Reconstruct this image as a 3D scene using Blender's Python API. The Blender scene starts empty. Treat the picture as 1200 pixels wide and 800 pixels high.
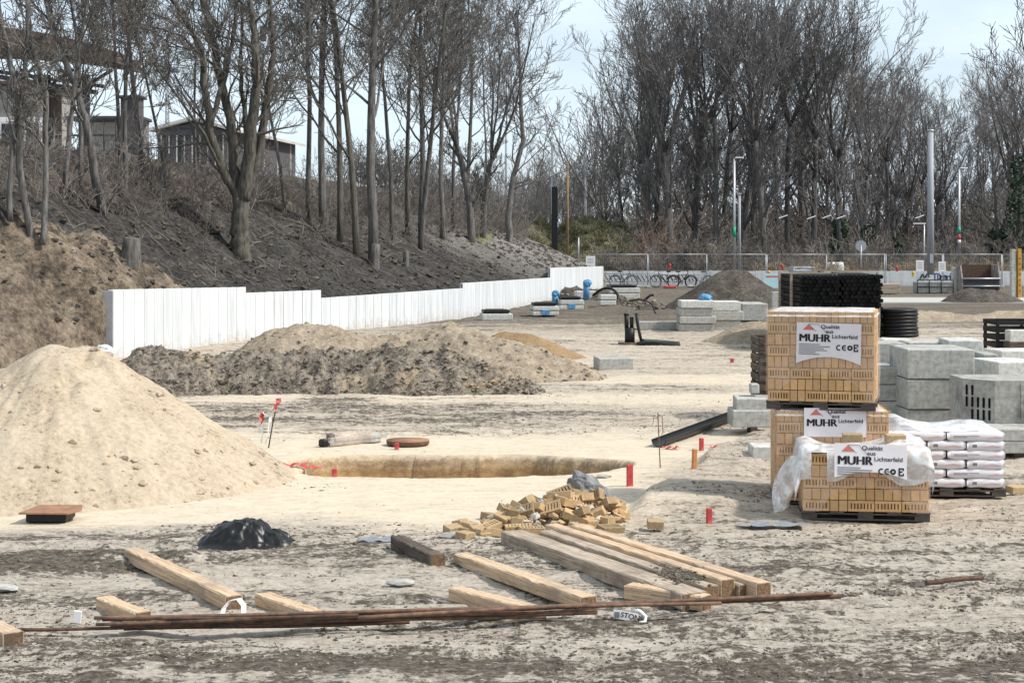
import bpy, math, random
import numpy as np
from mathutils import Vector, Matrix, Euler

scene = bpy.context.scene
COL = scene.collection
F, EYE, HZ = 1950.0, 2.6, 285.0          # focal length in photo pixels, eye height, horizon row

# ------------------------------------------------------------------ camera, sky, sun, exposure
cam_data = bpy.data.cameras.new("camera")
cam = bpy.data.objects.new("camera", cam_data); COL.objects.link(cam)
cam.location = (0, 0, EYE); cam.rotation_euler = (math.radians(90), 0, 0)
cam_data.sensor_width = 36; cam_data.sensor_fit = 'HORIZONTAL'
cam_data.lens = 36 * F / 1200; cam_data.shift_y = -(400 - HZ) / 1200
cam_data.clip_start = 0.2; cam_data.clip_end = 4000
scene.camera = cam

SUN_EL, SUN_AZ = 47, 104                 # elevation; azimuth clockwise from +Y (view direction): to the right, a little behind us
world = bpy.data.worlds.new("World"); scene.world = world; world.use_nodes = True
nt = world.node_tree; nt.nodes.clear()
wo = nt.nodes.new('ShaderNodeOutputWorld'); bg = nt.nodes.new('ShaderNodeBackground')
sky = nt.nodes.new('ShaderNodeTexSky'); sky.sky_type = 'NISHITA'; sky.sun_disc = False
sky.sun_elevation = math.radians(SUN_EL); sky.sun_rotation = math.radians(SUN_AZ)
sky.air_density = 1.0; sky.dust_density = 1.5; sky.ozone_density = 1.0
tc = nt.nodes.new('ShaderNodeTexCoord'); mp = nt.nodes.new('ShaderNodeMapping')
mp.inputs['Scale'].default_value = (1.6, 1.6, 4.5); mp.inputs['Location'].default_value = (0.35, 0.1, 0.3)
cn = nt.nodes.new('ShaderNodeTexNoise'); cn.inputs['Scale'].default_value = 2.2
cn.inputs['Detail'].default_value = 7; cn.inputs['Roughness'].default_value = 0.55
cr = nt.nodes.new('ShaderNodeValToRGB')
cr.color_ramp.elements[0].position = 0.36; cr.color_ramp.elements[0].color = (0.45, 0.45, 0.45, 1)
cr.color_ramp.elements[1].position = 0.60; cr.color_ramp.elements[1].color = (1, 1, 1, 1)
mx = nt.nodes.new('ShaderNodeMix'); mx.data_type = 'RGBA'
mx.inputs['B'].default_value = (6.0, 7.0, 7.8, 1)
nt.links.new(tc.outputs['Generated'], mp.inputs['Vector']); nt.links.new(mp.outputs['Vector'], cn.inputs['Vector'])
nt.links.new(cn.outputs['Fac'], cr.inputs['Fac']); nt.links.new(cr.outputs['Color'], mx.inputs['Factor'])
nt.links.new(sky.outputs['Color'], mx.inputs['A']); nt.links.new(mx.outputs['Result'], bg.inputs['Color'])
bg.inputs['Strength'].default_value = 0.10
nt.links.new(bg.outputs['Background'], wo.inputs['Surface'])

sl = bpy.data.lights.new("sun", 'SUN'); sl.energy = 3.1; sl.angle = math.radians(4); sl.color = (1.0, 0.95, 0.88)
sun = bpy.data.objects.new("sun", sl); COL.objects.link(sun)
_a, _e = math.radians(SUN_AZ), math.radians(SUN_EL)
sdir = Vector((math.sin(_a) * math.cos(_e), math.cos(_a) * math.cos(_e), math.sin(_e)))
sun.rotation_euler = sdir.to_track_quat('Z', 'Y').to_euler(); sun.location = (20, -10, 40)

vs = scene.view_settings
vs.view_transform = 'Standard'; vs.look = 'None'; vs.gamma = 1; vs.use_curve_mapping = False
vs.exposure = 0.55

# ------------------------------------------------------------------ helpers
RND = random.Random(7)

def at(px, d, py):
    """photo pixel at a distance -> world point"""
    return Vector(((px - 600) * d / F, d, EYE - (py - HZ) * d / F))

def gd(py):                               # distance of the flat ground seen at photo row py
    return F * EYE / (py - HZ)

def gp(px, py, z=0.0):
    d = F * (EYE - z) / (py - HZ)
    return Vector(((px - 600) * d / F, d, z))

def link(o, parent=None):
    COL.objects.link(o)
    if parent is not None: o.parent = parent
    return o

def tag(o, label=None, cat=None, group=None, kind=None):
    if label: o['label'] = label
    if cat: o['category'] = cat
    if group: o['group'] = group
    if kind: o['kind'] = kind
    return o

def thing(name, label, cat, loc=(0, 0, 0), rz=0.0, group=None):
    o = bpy.data.objects.new(name, None); COL.objects.link(o)
    o.empty_display_size = 0.2
    o.location = loc; o.rotation_euler = (0, 0, rz)
    return tag(o, label, cat, group)

def copy_thing(o, loc=None, rz=None, label=None, scale=None, parent=None, name=None):
    c = o.copy(); COL.objects.link(c)
    if parent is not None: c.parent = parent
    if loc is not None: c.location = loc
    if rz is not None: c.rotation_euler = (0, 0, rz)
    if scale is not None: c.scale = scale if hasattr(scale, '__len__') else (scale,) * 3
    if label: c['label'] = label
    for ch in list(o.children): copy_thing(ch, parent=c)
    return c

def np_mesh(name, verts, faces, smooth=False):
    """faces: (n,k) int array with constant k"""
    me = bpy.data.meshes.new(name)
    verts = np.asarray(verts, dtype=np.float32); faces = np.asarray(faces, dtype=np.int32)
    n, k = faces.shape
    me.vertices.add(len(verts)); me.vertices.foreach_set('co', verts.ravel())
    me.loops.add(n * k); me.loops.foreach_set('vertex_index', faces.ravel())
    me.polygons.add(n); me.polygons.foreach_set('loop_start', np.arange(0, n * k, k, dtype=np.int32))
    me.polygons.foreach_set('loop_total', np.full(n, k, dtype=np.int32))
    me.polygons.foreach_set('use_smooth', np.full(n, bool(smooth)))
    me.update(calc_edges=True)
    return me

def np_obj(name, verts, faces, m, parent=None, smooth=False):
    me = np_mesh(name, verts, faces, smooth)
    me.materials.append(m)
    return link(bpy.data.objects.new(name, me), parent)

class MB:
    def __init__(s): s.v = []; s.f = []; s.sm = []
    def add(s, vs, fs, smooth=False):
        b = len(s.v); s.v += [tuple(v) for v in vs]; s.f += [tuple(i + b for i in f) for f in fs]; s.sm += [smooth] * len(fs)
        return s
    def box(s, c, size, rot=None, jit=0.0):
        hx, hy, hz = size[0] / 2, size[1] / 2, size[2] / 2
        vs = [Vector((x, y, z)) for x in (-hx, hx) for y in (-hy, hy) for z in (-hz, hz)]
        if jit: vs = [v + Vector((RND.uniform(-jit, jit), RND.uniform(-jit, jit), RND.uniform(-jit, jit))) for v in vs]
        if rot is not None:
            R = rot if isinstance(rot, Matrix) else Euler(rot).to_matrix()
            vs = [R @ v for v in vs]
        c = Vector(c); vs = [v + c for v in vs]
        return s.add(vs, [(0, 1, 3, 2), (4, 6, 7, 5), (0, 4, 5, 1), (2, 3, 7, 6), (0, 2, 6, 4), (1, 5, 7, 3)])
    def lohi(s, lo, hi):
        return s.box([(a + b) / 2 for a, b in zip(lo, hi)], [b - a for a, b in zip(lo, hi)])
    def bbox(s, c, size, bev=0.01, rot=None):
        """box with chamfered edges"""
        hx, hy, hz = size[0] / 2, size[1] / 2, size[2] / 2
        b = min(bev, hx * .45, hy * .45, hz * .45)
        vs = []; idx = {}
        for sx in (-1, 1):
            for sy in (-1, 1):
                for sz in (-1, 1):
                    idx[(sx, sy, sz)] = len(vs)
                    vs += [Vector((sx * hx, sy * (hy - b), sz * (hz - b))), Vector((sx * (hx - b), sy * hy, sz * (hz - b))), Vector((sx * (hx - b), sy * (hy - b), sz * hz))]
        fs = []
        I = lambda a, b_, c_, k: idx[(a, b_, c_)] + k
        for g in (-1, 1):
            q = [I(g, -1, -1, 0), I(g, 1, -1, 0), I(g, 1, 1, 0), I(g, -1, 1, 0)]; fs.append(q if g > 0 else q[::-1])
            q = [I(-1, g, -1, 1), I(-1, g, 1, 1), I(1, g, 1, 1), I(1, g, -1, 1)]; fs.append(q if g > 0 else q[::-1])
            q = [I(-1, -1, g, 2), I(1, -1, g, 2), I(1, 1, g, 2), I(-1, 1, g, 2)]; fs.append(q if g > 0 else q[::-1])
        for a in (-1, 1):
            for c_ in (-1, 1):
                q = [I(a, c_, -1, 0), I(a, c_, 1, 0), I(a, c_, 1, 1), I(a, c_, -1, 1)]; fs.append(q if a * c_ < 0 else q[::-1])
                q = [I(a, -1, c_, 0), I(a, 1, c_, 0), I(a, 1, c_, 2), I(a, -1, c_, 2)]; fs.append(q if a * c_ > 0 else q[::-1])
                q = [I(-1, a, c_, 1), I(1, a, c_, 1), I(1, a, c_, 2), I(-1, a, c_, 2)]; fs.append(q if a * c_ < 0 else q[::-1])
        for (a, b_, c_), i in idx.items():
            t = (i, i + 1, i + 2); fs.append(t if a * b_ * c_ > 0 else t[::-1])
        if rot is not None:
            R = rot if isinstance(rot, Matrix) else Euler(rot).to_matrix()
            vs = [R @ v for v in vs]
        c = Vector(c)
        return s.add([v + c for v in vs], fs)
    def tube(s, pts, r, n=8, cap=True, smooth=True):
        pts = [Vector(p) for p in pts]
        rs = r if hasattr(r, '__len__') else [r] * len(pts)
        base = len(s.v); ref = None
        for i, p in enumerate(pts):
            t = (pts[min(i + 1, len(pts) - 1)] - pts[max(i - 1, 0)])
            if t.length < 1e-9: t = Vector((0, 0, 1))
            t.normalize()
            if ref is None or abs(ref.dot(t)) > .98: ref = Vector((0, 0, 1)) if abs(t.z) < .9 else Vector((1, 0, 0))
            u = t.cross(ref).normalized(); w = t.cross(u).normalized(); ref = -w if False else ref
            for k in range(n):
                a = 2 * math.pi * k / n
                s.v.append(tuple(p + (u * math.cos(a) + w * math.sin(a)) * rs[i]))
        for i in range(len(pts) - 1):
            for k in range(n):
                a, b = base + i * n + k, base + i * n + (k + 1) % n
                s.f.append((a, b, b + n, a + n)); s.sm.append(smooth)
        if cap:
            s.f.append(tuple(base + k for k in range(n))[::-1]); s.sm.append(False)
            e = base + (len(pts) - 1) * n
            s.f.append(tuple(e + k for k in range(n))); s.sm.append(False)
        return s
    def ring(s, c, R, r, axis='Y', n=20, m=6, a0=0, a1=2 * math.pi):
        full = abs(a1 - a0 - 2 * math.pi) < 1e-6
        pts = []
        for i in range(n + 1):
            a = a0 + (a1 - a0) * i / n; ca, sa = math.cos(a) * R, math.sin(a) * R
            pts.append(Vector(c) + Vector({'Y': (ca, 0, sa), 'Z': (ca, sa, 0), 'X': (0, ca, sa)}[axis]))
        return s.tube(pts, r, m, cap=not full)
    def lathe(s, prof, n=16, c=(0, 0, 0), smooth=True):
        b = len(s.v); c = Vector(c)
        for (r, z) in prof:
            for k in range(n):
                a = 2 * math.pi * k / n; s.v.append(tuple(c + Vector((r * math.cos(a), r * math.sin(a), z))))
        for i in range(len(prof) - 1):
            for k in range(n):
                p, q = b + i * n + k, b + i * n + (k + 1) % n
                s.f.append((p, q, q + n, p + n)); s.sm.append(smooth)
        return s
    def prism(s, poly, y0, y1):
        """poly in XZ, extruded along Y"""
        n = len(poly)
        vs = [(x, y0, z) for x, z in poly] + [(x, y1, z) for x, z in poly]
        fs = [tuple(range(n)), tuple(range(2 * n - 1, n - 1, -1))] + [(i, i + n, (i + 1) % n + n, (i + 1) % n) for i in range(n)]
        return s.add(vs, fs)
    def mesh(s, name, m=None):
        me = bpy.data.meshes.new(name); me.from_pydata(s.v, [], s.f)
        me.polygons.foreach_set('use_smooth', s.sm)
        if m: me.materials.append(m)
        me.update(); return me
    def build(s, name, m, parent=None, loc=None, rz=None):
        o = link(bpy.data.objects.new(name, s.mesh(name, m)), parent)
        if loc is not None: o.location = loc
        if rz is not None: o.rotation_euler = (0, 0, rz)
        return o

# ------------------------------------------------------------------ materials
def new_mat(name):
    m = bpy.data.materials.new(name); m.use_nodes = True
    t = m.node_tree; t.nodes.clear()
    out = t.nodes.new('ShaderNodeOutputMaterial'); p = t.nodes.new('ShaderNodeBsdfPrincipled')
    t.links.new(p.outputs['BSDF'], out.inputs['Surface'])
    return m, t, p, out

def nz(t, scale, detail=6, rough=.6, stretch=(1, 1, 1), coord='Object', dist=0.0):
    tcn = t.nodes.new('ShaderNodeTexCoord'); mpn = t.nodes.new('ShaderNodeMapping'); mpn.inputs['Scale'].default_value = stretch
    n = t.nodes.new('ShaderNodeTexNoise'); n.inputs['Scale'].default_value = scale
    n.inputs['Detail'].default_value = detail; n.inputs['Roughness'].default_value = rough; n.inputs['Distortion'].default_value = dist
    t.links.new(tcn.outputs[coord], mpn.inputs['Vector']); t.links.new(mpn.outputs['Vector'], n.inputs['Vector'])
    return n.outputs['Fac']

def ramp(t, fac, stops):
    r = t.nodes.new('ShaderNodeValToRGB'); e = r.color_ramp.elements
    while len(e) > 1: e.remove(e[-1])
    e[0].position = stops[0][0]; c = stops[0][1]; e[0].color = (*c, 1) if hasattr(c, '__len__') else (c, c, c, 1)
    for p_, c in stops[1:]:
        x = e.new(p_); x.color = (*c, 1) if hasattr(c, '__len__') else (c, c, c, 1)
    t.links.new(fac, r.inputs['Fac']); return r.outputs['Color']

def mixc(t, fac, a, b, mode='MIX'):
    m = t.nodes.new('ShaderNodeMix'); m.data_type = 'RGBA'; m.blend_type = mode
    for key, v in (('Factor', fac), ('A', a), ('B', b)):
        s = m.inputs[key] if key == 'Factor' else [i for i in m.inputs if i.name == key and i.type == 'RGBA'][0]
        if isinstance(v, (int, float)): s.default_value = v
        elif isinstance(v, tuple): s.default_value = (*v, 1)
        else: t.links.new(v, s)
    return [o for o in m.outputs if o.type == 'RGBA'][0]

def bump(t, p, h, strength=.5, dist=.02):
    b = t.nodes.new('ShaderNodeBump'); b.inputs['Distance'].default_value = dist
    if isinstance(strength, (int, float)): b.inputs['Strength'].default_value = strength
    else: t.links.new(strength, b.inputs['Strength'])
    t.links.new(h, b.inputs['Height']); t.links.new(b.outputs['Normal'], p.inputs['Normal'])

def mat(name, c1, c2=None, scale=8, stretch=(1, 1, 1), rough=.8, lo=.35, hi=.65, bs=.0, bd=.01, metallic=0, rnd=0.0, spec=.3, c3=None, s3=1.5):
    m, t, p, out = new_mat(name)
    c2 = c2 or tuple(x * .75 for x in c1)
    f = nz(t, scale, stretch=stretch)
    col = ramp(t, f, [(lo, c2), (hi, c1)])
    if c3:                                   # large stains
        f3 = nz(t, s3, 5, .65); k = ramp(t, f3, [(.52, 0.0), (.68, 1.0)])
        col = mixc(t, k, col, c3)
    if rnd:
        oi = t.nodes.new('ShaderNodeObjectInfo')
        hs = t.nodes.new('ShaderNodeHueSaturation'); mr = t.nodes.new('ShaderNodeMapRange')
        mr.inputs['To Min'].default_value = 1 - rnd; mr.inputs['To Max'].default_value = 1 + rnd
        t.links.new(oi.outputs['Random'], mr.inputs['Value']); t.links.new(mr.outputs['Result'], hs.inputs['Value'])
        t.links.new(col, hs.inputs['Color']); col = hs.outputs['Color']
    t.links.new(col, p.inputs['Base Color'])
    p.inputs['Roughness'].default_value = rough; p.inputs['Metallic'].default_value = metallic
    p.inputs['Specular IOR Level'].default_value = spec
    if bs: bump(t, p, f, bs, bd)
    return m

M = {}
M['concrete'] = mat('concrete', (.44, .43, .395), (.31, .30, .275), 14, rough=.9, bs=.6, bd=.008, rnd=.12, lo=.38, hi=.58, c3=(.22, .213, .195), s3=2.6)
M['concrete_pale'] = mat('pale_concrete', (.62, .61, .575), (.45, .44, .41), 14, rough=.9, bs=.5, bd=.008, rnd=.08, lo=.38, hi=.58, c3=(.40, .385, .35), s3=3)
def wall_material():
    m, t, p, out = new_mat('white_concrete')
    a = nz(t, 2.2, 6, .6, (3, 3, .3)); col = ramp(t, a, [(.38, (.54, .56, .575)), (.55, (.65, .67, .68))])
    g = t.nodes.new('ShaderNodeNewGeometry'); col = mixc(t, 1.0, col, ramp(t, g.outputs['Random Per Island'], [(0, .90), (1, 1.03)]), 'MULTIPLY')
    sx = t.nodes.new('ShaderNodeSeparateXYZ'); tc_ = t.nodes.new('ShaderNodeTexCoord'); t.links.new(tc_.outputs['Object'], sx.inputs[0])
    sp = nz(t, 5, 8, .75); q = t.nodes.new('ShaderNodeMath'); q.operation = 'MULTIPLY_ADD'; q.inputs[1].default_value = -.55; t.links.new(sx.outputs['Z'], q.inputs[0]); t.links.new(sp, q.inputs[2])
    col = mixc(t, ramp(t, q.outputs[0], [(.36, 0.0), (.60, .75)]), col, (.40, .35, .29))      # mud splashed on the foot
    st = nz(t, 1.4, 5, .6, (6, 6, .25)); col = mixc(t, ramp(t, st, [(.60, 0.0), (.72, .45)]), col, (.45, .45, .44))
    t.links.new(col, p.inputs['Base Color']); p.inputs['Roughness'].default_value = .75
    return m
M['wall_white'] = wall_material()
M['wall_end'] = mat('wall_end_shade', (.44, .44, .45), (.34, .34, .35), 4, rough=.9)  # darker grey paints the shade on the narrow wall end
M['galv'] = mat('galvanised_steel', (.48, .49, .51), (.38, .39, .41), 20, rough=.45, metallic=.5)
M['pole'] = mat('pole_grey', (.36, .37, .40), (.29, .30, .33), 4, stretch=(1, 1, .2), rough=.6)
M['black_plastic'] = mat('black_plastic', (.014, .014, .015), (.008, .008, .009), 20, rough=.5, spec=.3)
M['pipe_black'] = mat('pipe_black', (.007, .007, .008), (.004, .004, .004), 20, rough=.6, spec=.12)
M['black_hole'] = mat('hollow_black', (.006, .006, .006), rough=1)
M['tarp'] = mat('black_sheeting', (.011, .0105, .010), (.006, .006, .006), 14, rough=.36, bs=.2, bd=.008, spec=.35)
M['rust'] = mat('rusty_steel', (.19, .105, .065), (.07, .048, .038), 16, rough=.8, bs=.1, bd=.002, rnd=.35)
M['rust_pole'] = mat('rust_brown', (.30, .19, .10), (.20, .12, .07), 4, rough=.8)
M['rust_pale'] = mat('rust_plate', (.36, .19, .10), (.22, .12, .08), 9, rough=.85)
M['red'] = mat('red_paint', (.58, .075, .08), (.40, .05, .05), 14, rough=.7, c3=(.45, .22, .18), s3=9)
M['orange_wood'] = mat('orange_stake', (.60, .26, .10), (.42, .17, .07), 12, rough=.8)
M['white_tape'] = mat('white_plastic', (.80, .80, .80), (.72, .72, .72), 10, rough=.5)
M['blue_foil'] = mat('blue_foil', (.13, .33, .55), (.06, .20, .38), 12, rough=.5, bs=.6, bd=.04)
M['yellow'] = mat('yellow_lamp', (.75, .50, .03), rough=.5)
M['dark_metal'] = mat('dark_metal', (.05, .05, .055), (.03, .03, .03), 10, rough=.6)
M['ink'] = mat('black_ink', (.02, .02, .022), rough=.8)
M['ink_red'] = mat('red_ink', (.70, .18, .16), rough=.8)
M['ink_grey'] = mat('grey_ink', (.22, .22, .24), rough=.8)
M['ink_blue'] = mat('blue_ink', (.03, .05, .25), rough=.8)
M['paper'] = mat('white_paper', (.80, .80, .80), (.76, .76, .76), 5, rough=.7)
M['pallet_wood'] = mat('pallet_wood', (.12, .10, .085), (.06, .05, .045), 10, stretch=(1, 6, 6), rough=.9)

def wood(name, c1, c2, dirt):
    m, t, p, out = new_mat(name)
    g = nz(t, 5, 8, .65, (.5, 14, 14), dist=.6)
    col = ramp(t, g, [(.36, tuple(x * .62 for x in c2)), (.45, c2), (.60, c1)])
    st = nz(t, 2.6, 8, .72); k = ramp(t, st, [(.50, 0.0), (.66, .9)])
    col = mixc(t, k, col, dirt)
    kn = nz(t, 3.2, 2, .4, (1.2, 2.5, 2.5)); kk = ramp(t, kn, [(.70, 0.0), (.76, .8)])
    col = mixc(t, kk, col, tuple(x * .45 for x in c2))
    t.links.new(col, p.inputs['Base Color']); p.inputs['Roughness'].default_value = .85
    p.inputs['Specular IOR Level'].default_value = .2
    bump(t, p, g, .35, .006)
    return m
M['wood_new'] = wood('pale_timber', (.66, .50, .35), (.50, .35, .22), (.36, .27, .20))
M['wood_old'] = wood('weathered_timber', (.50, .42, .34), (.34, .265, .195), (.24, .19, .15))
M['wood_dark'] = wood('dark_timber', (.13, .10, .08), (.07, .055, .045), (.20, .16, .12))
M['wood_end'] = wood('sawn_end', (.26, .17, .10), (.15, .09, .055), (.10, .07, .05))

def film(name, base, fac, rough=.25, bs=.5):
    m, t, p, out = new_mat(name)
    tr = t.nodes.new('ShaderNodeBsdfTransparent'); ms = t.nodes.new('ShaderNodeMixShader')
    n = nz(t, 7, 5, .6, (1, 1, 1), dist=1.2)
    k = ramp(t, n, [(.35, fac * .55), (.68, min(1, fac * 1.6))])
    p.inputs['Base Color'].default_value = (*base, 1); p.inputs['Roughness'].default_value = rough
    bump(t, p, n, bs, .02)
    t.links.new(k, ms.inputs['Fac']); t.links.new(tr.outputs[0], ms.inputs[1]); t.links.new(p.outputs[0], ms.inputs[2])
    t.links.new(ms.outputs[0], out.inputs['Surface'])
    return m
M['film'] = film('shrink_film', (.88, .68, .54), .20)
M['brick_gap_shade'] = mat('gap_shade_core', (.16, .10, .05), (.10, .06, .03), 12, rough=1)  # dark brown that paints the shade between stacked bricks
M['film_white'] = film('milky_film', (.78, .78, .78), .66, .35)

def brickmat(name, c1, c2):
    m, t, p, out = new_mat(name)
    n = nz(t, 30, 4, .6); g = t.nodes.new('ShaderNodeNewGeometry')
    a = ramp(t, n, [(.3, c2), (.7, c1)])
    v = ramp(t, g.outputs['Random Per Island'], [(0, .78), (1, 1.12)])
    col = mixc(t, 1.0, a, v, 'MULTIPLY')
    if name == 'dusty_brick':
        oi = t.nodes.new('ShaderNodeObjectInfo'); col = mixc(t, 1.0, col, ramp(t, oi.outputs['Random'], [(0, (.62, .60, .58)), (.5, (1, 1, 1)), (1, (1.2, 1.1, 1.0))]), 'MULTIPLY')
        col = mixc(t, ramp(t, nz(t, 9, 6, .7, coord='Generated'), [(.52, 0.0), (.66, .8)]), col, (.42, .37, .30))
    t.links.new(col, p.inputs['Base Color']); p.inputs['Roughness'].default_value = .9
    bump(t, p, n, .3, .003)
    return m
M['brick'] = brickmat('yellow_brick', (.66, .405, .19), (.55, .325, .145))
M['brick_old'] = brickmat('dusty_brick', (.50, .35, .18), (.34, .235, .125))

def soil(name, stops, scale=3.0, stretch=(1, 1, 1), fine=24, bs=.8, bd=.05, patch=None, ps=.8, pth=(.5, .62)):
    """soil: two octaves of colour plus optional big patches of another colour"""
    m, t, p, out = new_mat(name)
    n1 = nz(t, scale, 10, .68, stretch); n2 = nz(t, fine, 6, .7, stretch)
    mm = t.nodes.new('ShaderNodeMath'); mm.operation = 'MULTIPLY_ADD'; mm.inputs[1].default_value = .55
    t.links.new(n2, mm.inputs[0])
    m2 = t.nodes.new('ShaderNodeMath'); m2.operation = 'MULTIPLY'; m2.inputs[1].default_value = .45
    t.links.new(n1, m2.inputs[0]); t.links.new(m2.outputs[0], mm.inputs[2])
    col = ramp(t, mm.outputs[0], stops)
    if patch:
        pn = nz(t, ps, 8, .65, stretch); k = ramp(t, pn, [(pth[0], 0.0), (pth[1], 1.0)])
        col = mixc(t, k, col, patch)
    t.links.new(col, p.inputs['Base Color']); p.inputs['Roughness'].default_value = 1.0
    p.inputs['Specular IOR Level'].default_value = .1
    bump(t, p, mm.outputs[0], bs, bd)
    return m
M['sand_pale'] = soil('pale_sand', [(.37, (.22, .165, .11)), (.44, (.40, .32, .23)), (.58, (.52, .43, .325))], 1.6, fine=18, bs=.7, bd=.04)
M['crumb'] = soil('sand_crumb', [(.3, (.26, .22, .17)), (.7, (.48, .42, .34))], 4)
M['soil_dark'] = soil('dark_topsoil', [(.34, (.040, .033, .027)), (.44, (.125, .105, .085)), (.53, (.27, .23, .185)), (.64, (.42, .36, .29))], 3.0, fine=11, bs=1.0, bd=.12, patch=(.44, .345, .23), ps=1.1, pth=(.58, .66))
M['soil_brown'] = soil('brown_subsoil', [(.30, (.13, .105, .08)), (.46, (.28, .225, .165)), (.64, (.46, .38, .285))], 2.2, fine=14, bs=.9, bd=.07)
M['soil_grey'] = soil('grey_earth', [(.34, (.026, .023, .02)), (.47, (.072, .062, .052)), (.58, (.135, .118, .10)), (.68, (.20, .18, .155))], 2.2, fine=10, bs=.9, bd=.08)
M['clod'] = soil('damp_clods', [(.30, (.05, .042, .034)), (.5, (.13, .11, .09)), (.7, (.30, .26, .21))], 6, fine=30, bs=.6, bd=.01)
M['bark'] = mat('bark', (.185, .175, .165), (.06, .055, .052), 5, stretch=(3, 3, .5), rough=.95, bs=.8, bd=.02, rnd=.22)
M['bark_dark'] = mat('dark_bark', (.15, .14, .132), (.055, .05, .047), 4, stretch=(3, 3, .5), rough=.95, bs=.6, bd=.03, rnd=.3)
M['bark_green'] = mat('greenish_bark', (.145, .135, .112), (.05, .046, .039), 5, stretch=(3, 3, .4), rough=.95, bs=.8, bd=.02)
M['twig'] = mat('twigs', (.20, .185, .172), (.10, .09, .083), 3, rough=.95, rnd=.22)
M['twig_dark'] = mat('dark_twigs', (.21, .195, .19), (.115, .105, .102), 3, rough=.95, rnd=.3)
M['brush'] = mat('dry_brush', (.30, .265, .235), (.11, .096, .085), .6, rough=1)
M['ivy'] = mat('ivy_leaves', (.035, .07, .035), (.018, .035, .018), 3, rough=.6)
# ------------------------------------------------------------------ noise
def _hash(ix, iy, seed):
    h = (ix.astype(np.int64) * 374761393 + iy.astype(np.int64) * 668265263 + seed * 1442695041) & 0xFFFFFFFF
    h = ((h ^ (h >> 13)) * 1274126177) & 0xFFFFFFFF
    return ((h ^ (h >> 16)) & 0xFFFF) / 65535.0
def vnoise(x, y, seed=0):
    x = np.asarray(x, float); y = np.asarray(y, float)
    ix, iy = np.floor(x), np.floor(y); fx, fy = x - ix, y - iy
    fx = fx * fx * (3 - 2 * fx); fy = fy * fy * (3 - 2 * fy)
    a, b = _hash(ix, iy, seed), _hash(ix + 1, iy, seed); c, d = _hash(ix, iy + 1, seed), _hash(ix + 1, iy + 1, seed)
    return (a * (1 - fx) + b * fx) * (1 - fy) + (c * (1 - fx) + d * fx) * fy
def fbm(x, y, oct=5, seed=0, gain=.5):
    s = 0; a = 1; t = 0; x = np.asarray(x, float); y = np.asarray(y, float)
    for i in range(oct):
        s = s + a * vnoise(x, y, seed + i * 17); t += a; a *= gain; x = x * 2.03 + 5.1; y = y * 2.03 + 1.7
    return s / t - .5
def sst(a, b, x):
    t = np.clip((x - a) / (b - a), 0, 1); return t * t * (3 - 2 * t)

# ------------------------------------------------------------------ ground
PITX, PITY, PITRX, PITRY, PITD = -.68, 19.55, 2.02, 1.0, .62
def pit_r(x, y):
    ang = np.arctan2((y - PITY) / PITRY, (x - PITX) / PITRX)
    wob = 1 + .05 * np.sin(3 * ang + 1) + .03 * np.sin(7 * ang) + .22 * fbm(x * 1.7, y * 2.2, 5, 66, .6)
    return np.sqrt(np.abs((x - PITX) / PITRX) ** 2.6 + np.abs((y - PITY) / PITRY) ** 2.6) ** (2 / 2.6) / wob
def zones(x, y):
    """pale dry sand / dark damp soil weights of the ground, from where the machines drove"""
    w = fbm(x * .5, y * .7, 4, 40) * 2.2
    pale = sst(15.0, 15.9, y + w) * (1 - sst(21.8, 24.0, y + w * 1.4)) * (1 - sst(.9, 2.0, x - (y - 17) * .28 + w * .6))
    pale = np.maximum(pale, .75 * sst(25.5, 27, y + w) * (1 - sst(34, 40, y + w)) * sst(.02, .25, fbm(x * .35, y * .5, 4, 44) + .12))
    fore = 1 - sst(14.3, 15.6, y + w * .7)
    far = sst(44, 62, y + w * 3)
    return pale, fore, far
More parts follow.
